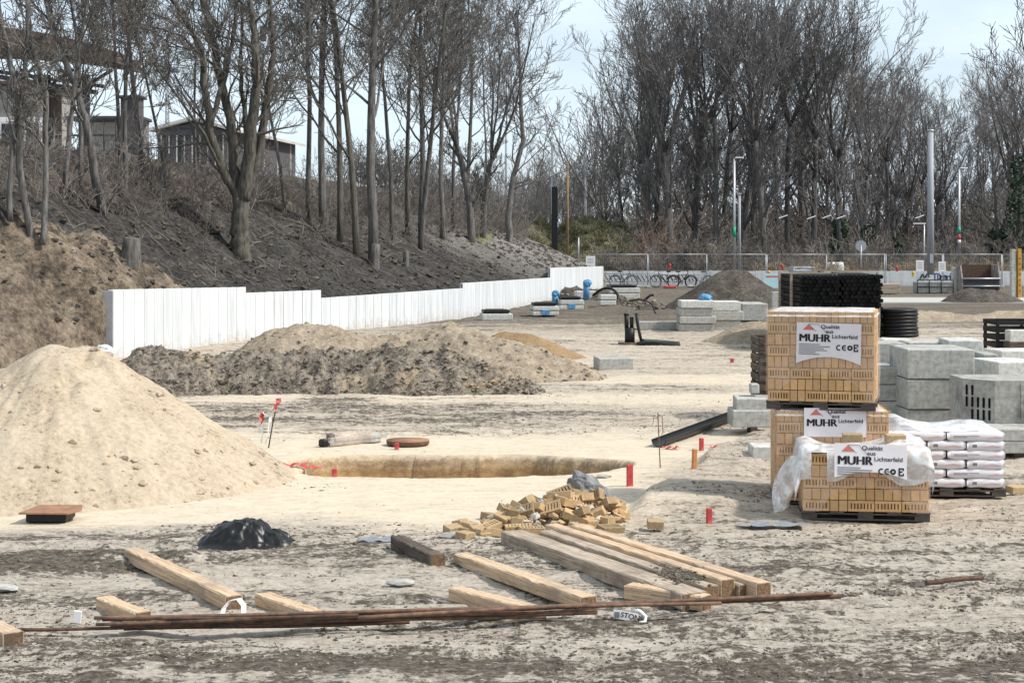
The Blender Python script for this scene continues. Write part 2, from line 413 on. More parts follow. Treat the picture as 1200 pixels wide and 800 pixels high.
def ground_h(x, y):
    pale, fore, far = zones(x, y)
    near = 1 - sst(40, 90, y)
    z = .05 * fbm(x * .25, y * .25, 3, 1) * near
    rough = (1 - .75 * pale) * near
    rut = fbm(x * .35 + .3 * np.sin(y), y * 2.2, 5, 3, .6)
    z = z + rough * (.06 * rut * (.7 + .9 * fore) + .085 * fbm(x * 2.4, y * 2.8, 6, 5, .66)) + .34 * fbm(x * .45, y * .30, 5, 6, .6) * sst(48, 62, y) * (1 - sst(92, 100, y)) * (1 - sst(12, 15, x))
    z = z + .012 * fbm(x * 6, y * 6, 4, 9, .6) * near
    # churned ridges in the muddy foreground
    for (y0, k, a, w_, ph) in ((10.6, .02, .07, .22, .3), (11.3, .015, .06, .18, 2.0), (13.35, -.03, .05, .2, 4.0), (13.9, .02, .05, .15, 1.1)):
        c = y0 + k * x + .18 * np.sin(x * .9 + ph)
        z = z + a * np.exp(-((y - c) / w_) ** 2) * np.clip(.35 + 2.4 * fbm(x * 1.1, y * .8, 4, int(y0 * 10)), 0, 1.3)
    # wheel ruts with tread marks
    for (y0, k, w_, dep, ph) in ((11.75, .045, .15, .055, 0), (12.75, .05, .15, .05, 1), (14.35, -.035, .14, .045, 2), (10.35, .02, .16, .05, 3), (16.6, .16, .15, .035, 4), (17.9, .17, .15, .035, 5)):
        c = y0 + k * x + .12 * np.sin(x * .5 + ph); q = (y - c) / w_
        on = np.clip(.25 + 2.2 * fbm(x * .4 + ph * 7, y * .2, 3, 300 + ph), 0, 1) * (1 if y0 < 15 else sst(1.8, 3.0, x))
        z = z + on * (-dep * np.exp(-q ** 4) + .55 * dep * np.exp(-((np.abs(q) - 1.45) / .35) ** 2) + .014 * np.exp(-q ** 4) * np.sin(x * 42 + np.abs(q) * 3))
    # little bank where the dug sand ends and the driven surface begins
    xb = 1.05 + (y - 15.8) * .32 + .08 * np.sin(y * 2.1)
    m = sst(15.6, 16.4, y) * (1 - sst(21.5, 23.5, y))
    z = z + m * (.13 * sst(-.12, .10, x - xb) * (1 - sst(.4, 2.4, x - xb)) )
    # the pit
    r = pit_r(x, y)
    z = z - PITD * (1 - sst(.90, 1.0, r)) - .05 * (1 - sst(.4, .9, r))
    return z
def axis(stops):
    v = [stops[0][0]]
    for (a, s), (b, _) in zip(stops[:-1], stops[1:]):
        n = max(1, int(round((b - a) / s))); v += list(a + (b - a) * (np.arange(n) + 1) / n)
    return np.array(v)
xs = axis([(-500, 60), (-140, 8), (-60, 1.6), (-25, .35), (-8.5, .06), (-3.6, .035), (5.5, .06), (9, .3), (25, 1.6), (60, 8), (140, 60), (500, 60)])
ys = axis([(-30, 2), (6, .3), (9.2, .03), (15, .035), (17.8, .03), (21.6, .06), (30, .12), (45, .3), (70, .8), (130, 4), (250, 30), (1500, 1)])
gx, gy = np.meshgrid(xs, ys)
gz = ground_h(gx, gy)
gz = gz + .5 * fbm(gx * .03, gy * .03, 3, 70) * sst(130, 200, gy)
def grid_faces(nx, ny):
    i = np.arange(nx * ny).reshape(ny, nx)
    return np.stack([i[:-1, :-1], i[:-1, 1:], i[1:, 1:], i[1:, :-1]], -1).reshape(-1, 4)
def set_attr(me, name, vals):
    a = me.attributes.new(name, 'FLOAT', 'POINT'); a.data.foreach_set('value', np.asarray(vals, dtype=np.float32).ravel())

m, t, p, out = new_mat('site_ground')
def attr(t, n):
    a = t.nodes.new('ShaderNodeAttribute'); a.attribute_name = n; return a.outputs['Fac']
def madd(t, a, k, b):
    q = t.nodes.new('ShaderNodeMath'); q.operation = 'MULTIPLY_ADD'; q.inputs[1].default_value = k
    t.links.new(a, q.inputs[0])
    if isinstance(b, (int, float)): q.inputs[2].default_value = b
    else: t.links.new(b, q.inputs[2])
    return q.outputs[0]
nb = nz(t, .9, 8, .66, (.55, 1.6, 1)); nm = nz(t, 5, 8, .7, (.6, 1.5, 1)); nf = nz(t, 22, 6, .72, (.7, 1.3, 1))
mixn = madd(t, nf, .45, madd(t, nm, .40, madd(t, nb, .15, 0.0)))
earth = ramp(t, mixn, [(.37, (.12, .097, .075)), (.435, (.34, .283, .222)), (.50, (.51, .435, .35)), (.61, (.63, .55, .45))])
sandc = ramp(t, mixn, [(.36, (.30, .235, .165)), (.43, (.50, .42, .315)), (.54, (.62, .53, .41))])
greyc = ramp(t, mixn, [(.37, (.11, .092, .075)), (.43, (.32, .272, .222)), (.49, (.48, .42, .35)), (.60, (.63, .56, .475))])
farc = ramp(t, mixn, [(.35, (.06, .052, .045)), (.48, (.19, .165, .135)), (.58, (.34, .30, .245)), (.68, (.46, .41, .34))])
col = mixc(t, attr(t, 'fore'), earth, greyc); col = mixc(t, attr(t, 'far'), col, farc); col = mixc(t, attr(t, 'pale'), col, sandc)
# dark churned soil, drawn out along the tracks
tr1 = nz(t, .8, 6, .62, (.35, 1.9, 1)); tr2 = nz(t, 4.2, 11, .76, (.8, 1.0, 1)); tr3 = nz(t, 17, 6, .75, (.8, 1, 1))
trk = madd(t, tr3, .32, madd(t, tr2, .34, madd(t, tr1, .34, 0.0)))
dk = ramp(t, madd(t, attr(t, 'mud'), .11, trk), [(.560, 0.0), (.590, 1.0)])
col = mixc(t, dk, col, ramp(t, nf, [(.35, (.05, .041, .033)), (.5, (.13, .11, .088)), (.65, (.24, .205, .165))]))
sxy = t.nodes.new('ShaderNodeSeparateXYZ'); tco = t.nodes.new('ShaderNodeTexCoord'); t.links.new(tco.outputs['Object'], sxy.inputs[0])
lay = madd(t, sxy.outputs['Z'], 1.5, madd(t, mixn, .9, .22))
wall_c = ramp(t, lay, [(.10, (.26, .155, .07)), (.26, (.44, .295, .145)), (.36, (.32, .205, .10)), (.44, (.47, .335, .19)), (.52, (.32, .23, .145)), (.62, (.56, .45, .31))])
wall_c = mixc(t, ramp(t, nm, [(.50, 0.0), (.62, .6)]), wall_c, (.20, .12, .06))
col = mixc(t, attr(t, 'pit'), col, wall_c)
ctop = ramp(t, mixn, [(.35, (.42, .40, .37)), (.6, (.62, .60, .56))])
col = mixc(t, attr(t, 'slab'), col, ctop)
t.links.new(col, p.inputs['Base Color']); p.inputs['Roughness'].default_value = 1; p.inputs['Specular IOR Level'].default_value = .1
hb = madd(t, trk, 1.3, mixn)
bump(t, p, hb, madd(t, attr(t, 'pale'), -.75, 1.0), .06)
M['ground'] = m
ground = np_obj('ground', np.stack([gx, gy, gz], -1).reshape(-1, 3), grid_faces(len(xs), len(ys)), M['ground'], smooth=True)
tag(ground, 'sandy rutted building site ground with pale sand and dark damp tracks', 'ground', kind='structure')
pale, fore, far = zones(gx, gy)
mud = .26 * fore + .26 + .42 * sst(21, 23, gy) * (1 - sst(27.5, 29, gy)) * (1 - sst(-1, 3, gx)) + .75 * far - .62 * pale + .25 * (1 - sst(10.2, 10.7, gy))
mud = mud + .6 * np.exp(-((gy - 13.6) / .5) ** 2) * (1 - sst(-4.0, -2.4, gx))
r_ = pit_r(gx, gy)
pitm = (1 - sst(.99, 1.03, r_))
slabm = sst(72, 74, gy) * (1 - sst(79, 81, gy)) * sst(14, 15, gx) * .9
for n_, v_ in (('pale', pale), ('fore', fore), ('far', far), ('mud', np.clip(mud, -1, 1.2)), ('pit', pitm), ('slab', slabm)):
    set_attr(ground.data, n_, v_)

# loose clods, crumbs and pebbles lying on the ground
def scatter_lumps(name, n, region, smin, smax, m, label, seed, hfun, flat=.6, keep=None, sizes=None):
    rg = np.random.default_rng(seed)
    phi = (1 + 5 ** .5) / 2
    iv = np.array([(-1, phi, 0), (1, phi, 0), (-1, -phi, 0), (1, -phi, 0), (0, -1, phi), (0, 1, phi), (0, -1, -phi), (0, 1, -phi), (phi, 0, -1), (phi, 0, 1), (-phi, 0, -1), (-phi, 0, 1)]) / 1.9
    ifc = np.array([(0, 11, 5), (0, 5, 1), (0, 1, 7), (0, 7, 10), (0, 10, 11), (1, 5, 9), (5, 11, 4), (11, 10, 2), (10, 7, 6), (7, 1, 8), (3, 9, 4), (3, 4, 2), (3, 2, 6), (3, 6, 8), (3, 8, 9), (4, 9, 5), (2, 4, 11), (6, 2, 10), (8, 6, 7), (9, 8, 1)])
    x, y = region(rg, n)
    if keep is not None:
        k = keep(x, y, rg); x, y = x[k], y[k]
    n = len(x)
    s = smin * (smax / smin) ** (rg.random(n) ** 2.2) if sizes is None else sizes
    V = iv[None] * rg.uniform(.45, 1.35, (n, 12, 1)) * s[:, None, None]
    V[:, :, 2] *= flat
    a = rg.uniform(0, 6.28, n); c, sn = np.cos(a)[:, None], np.sin(a)[:, None]
    V = np.stack([V[:, :, 0] * c * 1.3 - V[:, :, 1] * sn, V[:, :, 0] * sn * 1.3 + V[:, :, 1] * c, V[:, :, 2]], -1)
    V[:, :, 0] += x[:, None]; V[:, :, 1] += y[:, None]; V[:, :, 2] += (hfun(x, y) + s * flat * .02)[:, None]
    Fc = (ifc[None] + 12 * np.arange(n)[:, None, None]).reshape(-1, 3)
    o = np_obj(name, V.reshape(-1, 3), Fc, m)
    return tag(o, label, 'soil', kind='stuff')
def fan(y0, y1, half=.36):
    def f(rg, n):
        y = y0 * (y1 / y0) ** rg.random(n); return rg.uniform(-half, half, n) * y, y
    return f
def clump(seed, th):
    def k(x, y, rg):
        d = fbm(x * .5, y * 1.6, 4, seed) + .18 * fbm(x * 3, y * 4, 2, seed + 5)
        pl = zones(x, y)[0]
        return (d > th + .22 * pl + .12 * (rg.random(len(x)) - .5)) & (pit_r(x, y) > 1.05)
    return k
scatter_lumps('soil_clods', 60000, fan(9.6, 30), .0035, .019, M['clod'], 'dark damp crumbs of soil lying along the tyre tracks', 3, ground_h, .7, clump(60, .05))
scatter_lumps('sand_crumbs', 14000, fan(9.6, 34), .004, .016, M['crumb'], 'pale sand crumbs and pebbles strewn over the site', 4, ground_h, .7, clump(90, -.05))

# ------------------------------------------------------------------ retaining wall line (plan) and embankment
PW = [(132, 420), (300, 397), (540, 372), (645, 352), (708, 337)]
pts = [gp(*q) for q in PW]
WXY = np.array([(v.x, v.y) for v in pts])
def catmull(P, n=30):
    P = np.vstack([2 * P[0] - P[1], P, 2 * P[-1] - P[-2]]); out = []
    for i in range(1, len(P) - 2):
        for k in range(n):
            t_ = k / n
            out.append(.5 * ((2 * P[i]) + (-P[i - 1] + P[i + 1]) * t_ + (2 * P[i - 1] - 5 * P[i] + 4 * P[i + 1] - P[i + 2]) * t_ ** 2 + (-P[i - 1] + 3 * P[i] - 3 * P[i + 1] + P[i + 2]) * t_ ** 3))
    out.append(P[-2]); return np.array(out)
WALL = catmull(WXY)
WTOP = [(132, 339.5), (285, 336.5), (285.01, 343.5), (375, 340), (375.01, 349.5), (540, 338), (540.01, 332), (645, 325.5), (645.01, 314), (708, 312)]
def wall_top_z(px, d):
    y = np.interp(px, [a for a, b in WTOP], [b for a, b in WTOP]); return EYE - (y - HZ) * d / F
seg = np.linalg.norm(np.diff(WALL, axis=0), axis=1); SL = np.concatenate([[0], np.cumsum(seg)])
def wall_at(s):
    return np.array([np.interp(s, SL, WALL[:, 0]), np.interp(s, SL, WALL[:, 1])])
wall = thing('retaining_wall', 'long white retaining wall of upright concrete panels along the foot of the embankment', 'wall', (WALL[0][0], WALL[0][1], 0))
W0 = Vector((WALL[0][0], WALL[0][1], 0))
PANEL = .53
npan = int(SL[-1] / PANEL); sec = None
breaks = [285, 375, 540, 645, 9999]
cur = 0; mb = MB(); joints = MB()
M['joint'] = mat('joint_shade', (.10, .10, .105), rough=.9)  # shadow in the panel gaps, painted as dark recessed strips
def flush_section():
    global mb, joints
    if mb.v:
        w_ = mb.build('wall_section', M['wall_white'], wall); joints.build('joint_shade_strips', M['joint'], w_)
    mb = MB(); joints = MB()
for i in range(npan):
    a, b = wall_at(i * PANEL), wall_at((i + 1) * PANEL); c = (a + b) / 2; dv = (b - a) / np.linalg.norm(b - a)
    px = 600 + F * c[0] / c[1]
    while px > breaks[cur]: flush_section(); cur += 1
    zt = wall_top_z(px, c[1])
    n_ = np.array([-dv[1], dv[0]])                     # towards the embankment
    ctr = c + n_ * .06
    rot = math.atan2(dv[1], dv[0]) + RND.uniform(-.006, .006)
    mb.bbox((ctr[0] - W0.x, ctr[1] - W0.y, (zt - .25) / 2), (PANEL - .022, .12, zt + .25), .008, (0, 0, rot))
    if i == 0:
        MB().bbox((ctr[0] - W0.x - dv[0] * .285 + n_[0] * .06, ctr[1] - W0.y - dv[1] * .285 + n_[1] * .06, (zt - .25) / 2 - .01), (.05, .30, zt + .22), .006, (0, 0, rot)).build('end_face', M['wall_end'], wall)
    jt = a + n_ * .05; joints.box((jt[0] - W0.x, jt[1] - W0.y, (zt - .25) / 2), (.045, .03, zt + .21), (0, 0, rot))
flush_section()

WYs = np.concatenate([[10, 20, 26, 31, 34.5], WALL[:, 1], [104, 112, 120, 135, 160, 220]])
WXs = np.concatenate([[-26, -17.5, -13.2, -11.2, -10.3], WALL[:, 0] - .16, [6.2, 6.8, 5.0, 2.0, -2, -6]])
wz_y = [10, 34, 37, 38]; toe_tab = [wall_top_z(600 + F * q[0] / q[1], q[1]) - .22 for q in WALL]
TY = np.concatenate([[10, 34, 37.0], WALL[:, 1], [100, 106, 112]]); TZ = np.concatenate([[-.2, -.2, .3], toe_tab, [.9, .3, -.3]])
CY = [10, 30, 40, 45, 60, 77, 90, 100, 108, 116, 124, 135, 220]
CX = [-34, -20, -15.6, -13.8, -11.6, -8.7, -6.0, -4.0, -3.5, -4.5, -7, -10, -14]
CZ = [5.2, 5.3, 5.35, 5.37, 5.4, 5.37, 5.3, 5.0, 4.3, 3.8, 4.2, 4.4, 3.0]
def bank_h(x, y):
    xw = np.interp(y, WYs, WXs); xc = np.interp(y, CY, CX); z0 = np.interp(y, TY, TZ); z1 = np.interp(y, CY, CZ)
    tt = (xw - x) / (xw - xc)
    prof = np.clip(tt, 0, 1) * .82 + .18 * sst(0, 1, tt)
    cut = 1 - sst(39.5, 44.5, y + 2.0 * fbm(x * .3, y * .3, 3, 21))         # freshly cut, steeper face left of the wall
    prof = prof * (1 - cut) + cut * np.clip(tt, 0, 1) ** .62
    z = z0 + (z1 - z0) * prof
    on = sst(.0, .10, tt)
    z = z + on * (.55 * fbm(x * .28, y * .28, 4, 11) + .30 * fbm(x * 1.1, y * 1.1, 4, 13)) * (.35 + .65 * sst(.05, .4, tt))
    z = z + on * (.16 * fbm(x * 2.6, y * 2.6, 4, 17, .62)) + on * cut * (1.0 * fbm(x * .7, y * .7, 5, 15, .6) - 1.3 * np.abs(fbm(x * 1.2 + y * .6, y * .5, 4, 19)) + .5 * np.abs(fbm(x * 2.5, y * 2.2, 4, 23)))
    z = np.where(tt < -.01, z0 + tt * 40, np.where(tt < 0, z0, z))
    return z, tt, cut
tv = np.concatenate([[-.06, -.002], np.linspace(0, 1, 75)[0:], [1.1, 1.3, 2, 4, 10]])
yv = axis([(12, .9), (30, .22), (50, .32), (80, .5), (125, 2), (220, 2)])
T_, Y_ = np.meshgrid(tv, yv)
XW = np.interp(Y_, WYs, WXs); XC = np.interp(Y_, CY, CX)
X_ = XW - np.maximum(T_, -.002) * (XW - XC)
Z_, tt_, cut_ = bank_h(X_, Y_)
Z_[:, 0] -= 2.6
Z_ = np.where(T_ > 1, Z_ - 0 * T_, Z_)
m, t, p, out = new_mat('embankment_soil')
n1 = nz(t, .9, 10, .68); n2 = nz(t, 7, 8, .72); n3 = nz(t, 2.4, 8, .7, (1, .5, 1))
mixn = madd(t, n2, .6, madd(t, n1, .4, 0.0))
dark = ramp(t, mixn, [(.36, (.018, .017, .016)), (.46, (.048, .045, .043)), (.56, (.10, .094, .088)), (.66, (.17, .157, .145))])
litter = ramp(t, mixn, [(.32, (.07, .058, .047)), (.48, (.165, .135, .108)), (.64, (.33, .275, .22))])
brown = ramp(t, madd(t, n3, .35, madd(t, mixn, .65, 0.0)), [(.38, (.05, .041, .033)), (.46, (.13, .104, .08)), (.53, (.27, .215, .16)), (.63, (.45, .375, .29))])
grey = ramp(t, mixn, [(.33, (.12, .11, .10)), (.50, (.24, .225, .205)), (.66, (.34, .315, .29))])
moss = ramp(t, mixn, [(.35, (.10, .12, .05)), (.6, (.26, .28, .13))])
col = mixc(t, ramp(t, madd(t, n1, .5, attr(t, 'litter')), [(.65, 0.0), (.95, 1.0)]), dark, litter)
col = mixc(t, attr(t, 'grey'), col, grey)
col = mixc(t, ramp(t, madd(t, n3, .7, attr(t, 'cut')), [(.75, 0.0), (1.0, 1.0)]), col, brown)
col = mixc(t, ramp(t, madd(t, n3, .6, attr(t, 'moss')), [(.8, 0.0), (1.05, .9)]), col, moss)
t.links.new(col, p.inputs['Base Color']); p.inputs['Roughness'].default_value = 1; p.inputs['Specular IOR Level'].default_value = .05
bump(t, p, mixn, 1.0, .25)
bank = np_obj('embankment', np.stack([X_, Y_, Z_], -1).reshape(-1, 3), grid_faces(len(tv), len(yv))[:, ::-1], m, smooth=True)
tag(bank, 'dark soil railway embankment rising behind the white wall, freshly cut at its near end', 'embankment', kind='structure')
set_attr(bank.data, 'litter', sst(.42, .85, tt_) * .85 * (1 - .5 * sst(70, 95, Y_)))
set_attr(bank.data, 'cut', cut_ * (1 - sst(.20, .40, tt_ + .2 * fbm(X_ * .4, Y_ * .4, 3, 33))))
set_attr(bank.data, 'grey', sst(66, 82, Y_ + 6 * fbm(X_ * .2, Y_ * .2, 3, 31)) * (1 - sst(.35, .8, tt_)))
mossm = np.exp(-((600 + F * X_ / Y_ - 562) / 22) ** 2) * np.exp(-((tt_ - .50) / .22) ** 2) + .8 * sst(104, 112, Y_)
set_attr(bank.data, 'moss', np.clip(mossm, 0, 1))

def surf(x, y):
    """height of the land at a point: embankment or flat ground"""
    x = np.asarray(float(x)); y = np.asarray(float(y))
    zb, tt, _ = bank_h(x, y)
    g = 0.0
    return float(zb) if tt > 0 and zb > g else g
def hit(px, py, d0=20, d1=170):
    """where the line of sight through a photo pixel meets the land"""
    d = d0
    while d < d1:
        q = at(px, d, py)
        if q.z <= surf(q.x, q.y): return Vector((q.x, q.y, surf(q.x, q.y)))
        d += .12
    return at(px, d1, py)

# grassy hillock beyond the end of the wall
hx, hy = np.meshgrid(np.linspace(-8, 14, 140), np.linspace(104, 140, 120))
hr = np.maximum(1 - np.sqrt(((hx - 5.6) / 6.2) ** 2 + ((hy - 122) / 14) ** 2), 0); hr2 = np.maximum(1 - np.sqrt(((hx + 1) / 7) ** 2 + ((hy - 122) / 15) ** 2), 0)
hz_ = np.maximum(sst(0, .8, hr) * 4.3, sst(0, .6, hr2) * 4.4) + 1.2 * fbm(hx * .45, hy * .35, 5, 5, .6) - .2
m = soil('rough_grass', [(.36, (.035, .036, .022)), (.45, (.10, .10, .058)), (.54, (.20, .18, .115)), (.64, (.30, .265, .18))], .8, fine=4.5, bs=1, bd=.4)
HILL = (hx, hy, hz_)
tag(np_obj('grassy_hillock', np.stack([hx, hy, hz_], -1).reshape(-1, 3), grid_faces(140, 120), m, smooth=True), 'low hillock of rough dull green grass beyond the far end of the white wall', 'hill', kind='structure')

# ------------------------------------------------------------------ heaps of sand and soil
HGRID = []
def heap(name, ridges, slope, m, label, cat, round_=.12, amp=.10, nf=2.5, res=.05, pad=.35, seed=1, clodamp=0.03, stretch=1.0, squash=.0, sharp=False, streak=None, lumps=0, lsize=(.02, .10), lmat='soil'):
    P = np.array([q for r in ridges for q in r], float)
    dens = []
    for r in ridges:
        r = np.array(r, float)
        for a, b in zip(r[:-1], r[1:]):
            k = max(2, int(np.linalg.norm((b - a)[:2]) / .12)); tq = np.linspace(0, 1, k)[:, None]; dens.append(a + (b - a) * tq)
        if len(r) == 1: dens.append(r)
    D = np.vstack(dens); reach = P[:, 2].max() / slope + pad
    x0, x1, y0, y1 = D[:, 0].min() - reach, D[:, 0].max() + reach, D[:, 1].min() - reach, D[:, 1].max() + reach
    nx, ny = int((x1 - x0) / res) + 2, int((y1 - y0) / res) + 2
    X, Y = np.meshgrid(np.linspace(x0, x1, nx), np.linspace(y0, y1, ny))
    wx = X + .35 * round_ * 4 * fbm(X * 1.2, Y * 1.2, 3, seed + 50); wy = Y + .35 * round_ * 4 * fbm(X * 1.2, Y * 1.2, 3, seed + 51)
    Z = np.full(X.shape, -9.0)
    for q in D:
        dd = np.sqrt((wx - q[0]) ** 2 + ((wy - q[1]) * stretch) ** 2 + round_ ** 2) - round_
        Z = np.maximum(Z, q[2] - slope * dd)
    env = sst(-.25, .12, Z)
    n_ = fbm(X * nf, Y * nf, 6, seed, .58)
    if sharp: n_ = .5 - 2.2 * np.abs(n_)
    if streak:
        th = np.arctan2(Y - streak[1], X - streak[0]); rr = np.hypot(X - streak[0], Y - streak[1])
        ph = th * 7 + .5 * fbm(X * .6, Y * .6, 3, 77)
        n_ = n_ + .32 * fbm(ph, rr * .5, 4, 78) * sst(.2, .8, rr) + .22 * fbm(ph * 4, rr * .7, 3, 79) * sst(.4, 1.0, rr)
        ter = fbm(X * 1.3, Y * 1.3, 4, 80); n_ = n_ - .35 * sst(.02, .10, ter) * sst(.45, .95, Z / P[:, 2].max())
    Z = np.where(Z > 0, Z, Z * .6) + env * (amp * n_ + clodamp * fbm(X * nf * 4, Y * nf * 4, 4, seed + 9, .65)) - .03 - .12 * (1 - sst(-.5, .0, Z))
    Z = Z + ground_h(X, Y) * 0.6 * (1 - env)
    if lumps: HGRID.append((x0, y0, (x1 - x0) / (nx - 1), (y1 - y0) / (ny - 1), Z, lumps, lsize, seed, lmat))
    # keep only cells that rise above the ground nearby
    keep = Z > -.16
    fc = grid_faces(nx, ny); kf = keep.ravel()[fc].any(1); fc = fc[kf]
    used = np.unique(fc); remap = np.full(nx * ny, -1); remap[used] = np.arange(len(used))
    V = np.stack([X, Y, Z], -1).reshape(-1, 3)[used]
    org = np.array([D[:, 0].mean(), D[:, 1].mean(), 0]); 
    o = np_obj(name, V - org, remap[fc], m, smooth=True); o.location = org
    return tag(o, label, cat)

# pale sand heap on the left
def rz_(px, d, py): v = at(px, d, py); return (v.x, v.y, v.z)
heap('sand_heap', [[rz_(-90, 18.9, 445), rz_(-20, 18.9, 434), rz_(30, 18.8, 418), rz_(66, 18.6, 401), rz_(92, 18.6, 402)], [rz_(20, 17.6, 470), rz_(70, 18.3, 412)]],
     .64, M['sand_pale'], 'tall heap of clean pale sand at the left edge of the site', 'sand heap', round_=.14, amp=.16, nf=1.0, res=.03, seed=5, clodamp=.05, streak=(-5.1, 18.8), lumps=500, lsize=(.008, .05), lmat='sand')
# long dark mound with two lighter ones behind
heap('soil_heap', [[rz_(158, 29.6, 424), rz_(176, 29.3, 403), rz_(215, 29.3, 408), rz_(300, 29.3, 414), rz_(360, 29.4, 412), rz_(430, 29.5, 412), rz_(470, 29.5, 405), rz_(530, 29.4, 409), rz_(570, 29.2, 422), rz_(630, 28.8, 455)]],
     .78, M['soil_dark'], 'long low heap of dark topsoil in front of the white wall', 'soil heap', round_=.12, amp=.46, nf=1.5, res=.035, seed=8, clodamp=.26, lumps=4200, lsize=(.012, .055))
heap('soil_heap', [[rz_(325, 33.5, 384), rz_(350, 33.5, 376), rz_(385, 33.5, 380), rz_(430, 33.5, 392)]], .62, M['soil_brown'],
     'rounded brown soil heap peaking above the dark one, against the white wall', 'soil heap', amp=.20, nf=1.8, res=.045, seed=12, clodamp=.13, lumps=500, lsize=(.015, .06))
heap('soil_heap', [[rz_(430, 33.6, 392), rz_(490, 34, 388), rz_(525, 34, 376), rz_(560, 34, 386)], [rz_(530, 33, 392), rz_(600, 32.6, 394), rz_(650, 32.2, 415), rz_(690, 32.0, 440)]], .50, M['soil_brown'],
     'spreading light brown soil heap running down to the right behind the dark one', 'soil heap', amp=.28, nf=1.4, res=.045, seed=15, clodamp=.16, lumps=700, lsize=(.015, .06))
heap('soil_heap', [[rz_(593, 38.5, 387), rz_(622, 38, 390)]], .45, soil('ochre_soil', [(.3, (.16, .10, .055)), (.5, (.30, .20, .11)), (.7, (.42, .31, .19))]),
     'small ochre brown soil heap behind the spreading light one', 'soil heap', amp=.06, nf=3, res=.06, seed=16)
heap('soil_heap', [[rz_(848, 66, 316), rz_(866, 66, 314), rz_(872, 66, 315)]], .66, M['soil_grey'],
     'pointed dark grey earth heap in front of the bicycles', 'soil heap', amp=.22, nf=1.0, res=.10, seed=20, clodamp=.08)
heap('soil_heap', [[rz_(850, 44, 387), rz_(880, 44, 374), rz_(905, 44, 376)]], .5, M['soil_brown'],
     'low brown soil heap beside the small concrete block stacks', 'soil heap', amp=.16, nf=1.6, res=.07, seed=22, clodamp=.08)
heap('soil_heap', [[rz_(1118, 74, 344), rz_(1140, 74, 336), rz_(1160, 74, 338), rz_(1185, 74, 346)]], .55, M['soil_grey'],
     'dark earth heap in front of the open steel skip', 'soil heap', amp=.2, nf=1.0, res=.10, seed=24, clodamp=.1)
heap('soil_heap', [[rz_(1030, 55, 372), rz_(1090, 56, 362), rz_(1130, 56, 366), rz_(1200, 56, 362), rz_(1260, 56, 360)]], .35, M['soil_brown'],
     'long flat brown spoil heap behind the concrete blocks', 'soil heap', amp=.3, nf=.9, res=.10, seed=26, clodamp=.1)
heap('soil_heap', [[rz_(640, 80, 347), rz_(672, 79, 339), rz_(700, 78, 340), rz_(730, 74, 349), rz_(770, 66, 353)]], .42, M['soil_grey'],
     'dark uneven earth heap around the concrete manhole boxes', 'soil heap', amp=.6, nf=.8, res=.10, seed=28, clodamp=.25, lumps=500, lsize=(.04, .16))
heap('soil_heap', [[rz_(128, 14.6, 633), rz_(160, 14.7, 627), rz_(190, 14.7, 633)]], .6, M['clod'],
     'small dark soil heap next to the black crumpled sheeting', 'soil heap', round_=.05, amp=.07, nf=5, res=.02, pad=.15, seed=30, clodamp=.035)
heap('soil_heap', [[rz_(415, 14.7, 634), rz_(450, 14.7, 625), rz_(475, 14.7, 630)]], .5, M['clod'],
     'small dark soil heap at the far end of the dark timber', 'soil heap', round_=.05, amp=.06, nf=5, res=.02, pad=.15, seed=31, clodamp=.03)
heap('soil_heap', [[rz_(90, 15.9, 607), rz_(130, 15.9, 601), rz_(160, 15.9, 604)]], .6, M['clod'],
     'little ridge of brown crumbs beside the rusty plate at the left', 'soil heap', round_=.04, amp=.06, nf=6, res=.02, pad=.1, seed=32, clodamp=.03)
heap('soil_heap', [[rz_(1000, 12.35, 694), rz_(1040, 12.4, 686), rz_(1085, 12.4, 694)]], .5, M['clod'],
     'small dark muddy heap at the right end of the rusty bars', 'soil heap', round_=.05, amp=.12, nf=4, res=.018, pad=.15, seed=33, clodamp=.08, lumps=260, lsize=(.006, .03))

def heap_lumps(kind, m, name, label):
    xs_, ys_, zs_, ss_ = [], [], [], []
    for (x0, y0, dx, dy, Z, n, (a, b), sd, lm) in HGRID:
        if lm != kind: continue
        rg = np.random.default_rng(sd); ny, nx = Z.shape
        i = rg.integers(1, ny - 1, n * 6); j = rg.integers(1, nx - 1, n * 6); k = (Z[i, j] > -.02) & (rg.random(n * 6) < .35 + .65 * (Z[i, j] < .3 * Z.max())); i, j = i[k][:n], j[k][:n]
        xs_.append(x0 + j * dx); ys_.append(y0 + i * dy); zs_.append(Z[i, j]); ss_.append(a * (b / a) ** (rg.random(len(i)) ** 2.0))
    x, y, z, s = map(np.concatenate, (xs_, ys_, zs_, ss_))
    o = scatter_lumps(name, len(x), lambda rg, n: (x, y), .01, .01, m, label, 19, lambda a, b: z, .75, None, s)
heap_lumps('soil', M['soil_dark'], 'soil_lumps', 'dark lumps of soil lying on and round the soil heaps')
heap_lumps('sand', M['sand_pale'], 'sand_lumps', 'small lumps of sand rolled down the pale sand heap')
# ------------------------------------------------------------------ bare trees
def _norm(v):
    l = math.sqrt(v[0] ** 2 + v[1] ** 2 + v[2] ** 2) or 1; return (v[0] / l, v[1] / l, v[2] / l)
def _tilt(d, ang, az):
    """direction turned away from d by ang, around it by az"""
    ref = (0, 0, 1) if abs(d[2]) < .9 else (1, 0, 0)
    u = _norm((d[1] * ref[2] - d[2] * ref[1], d[2] * ref[0] - d[0] * ref[2], d[0] * ref[1] - d[1] * ref[0]))
    w = (d[1] * u[2] - d[2] * u[1], d[2] * u[0] - d[0] * u[2], d[0] * u[1] - d[1] * u[0])
    s, c = math.sin(ang), math.cos(ang); ca, sa = math.cos(az), math.sin(az)
    return _norm(tuple(d[i] * c + (u[i] * ca + w[i] * sa) * s for i in range(3)))

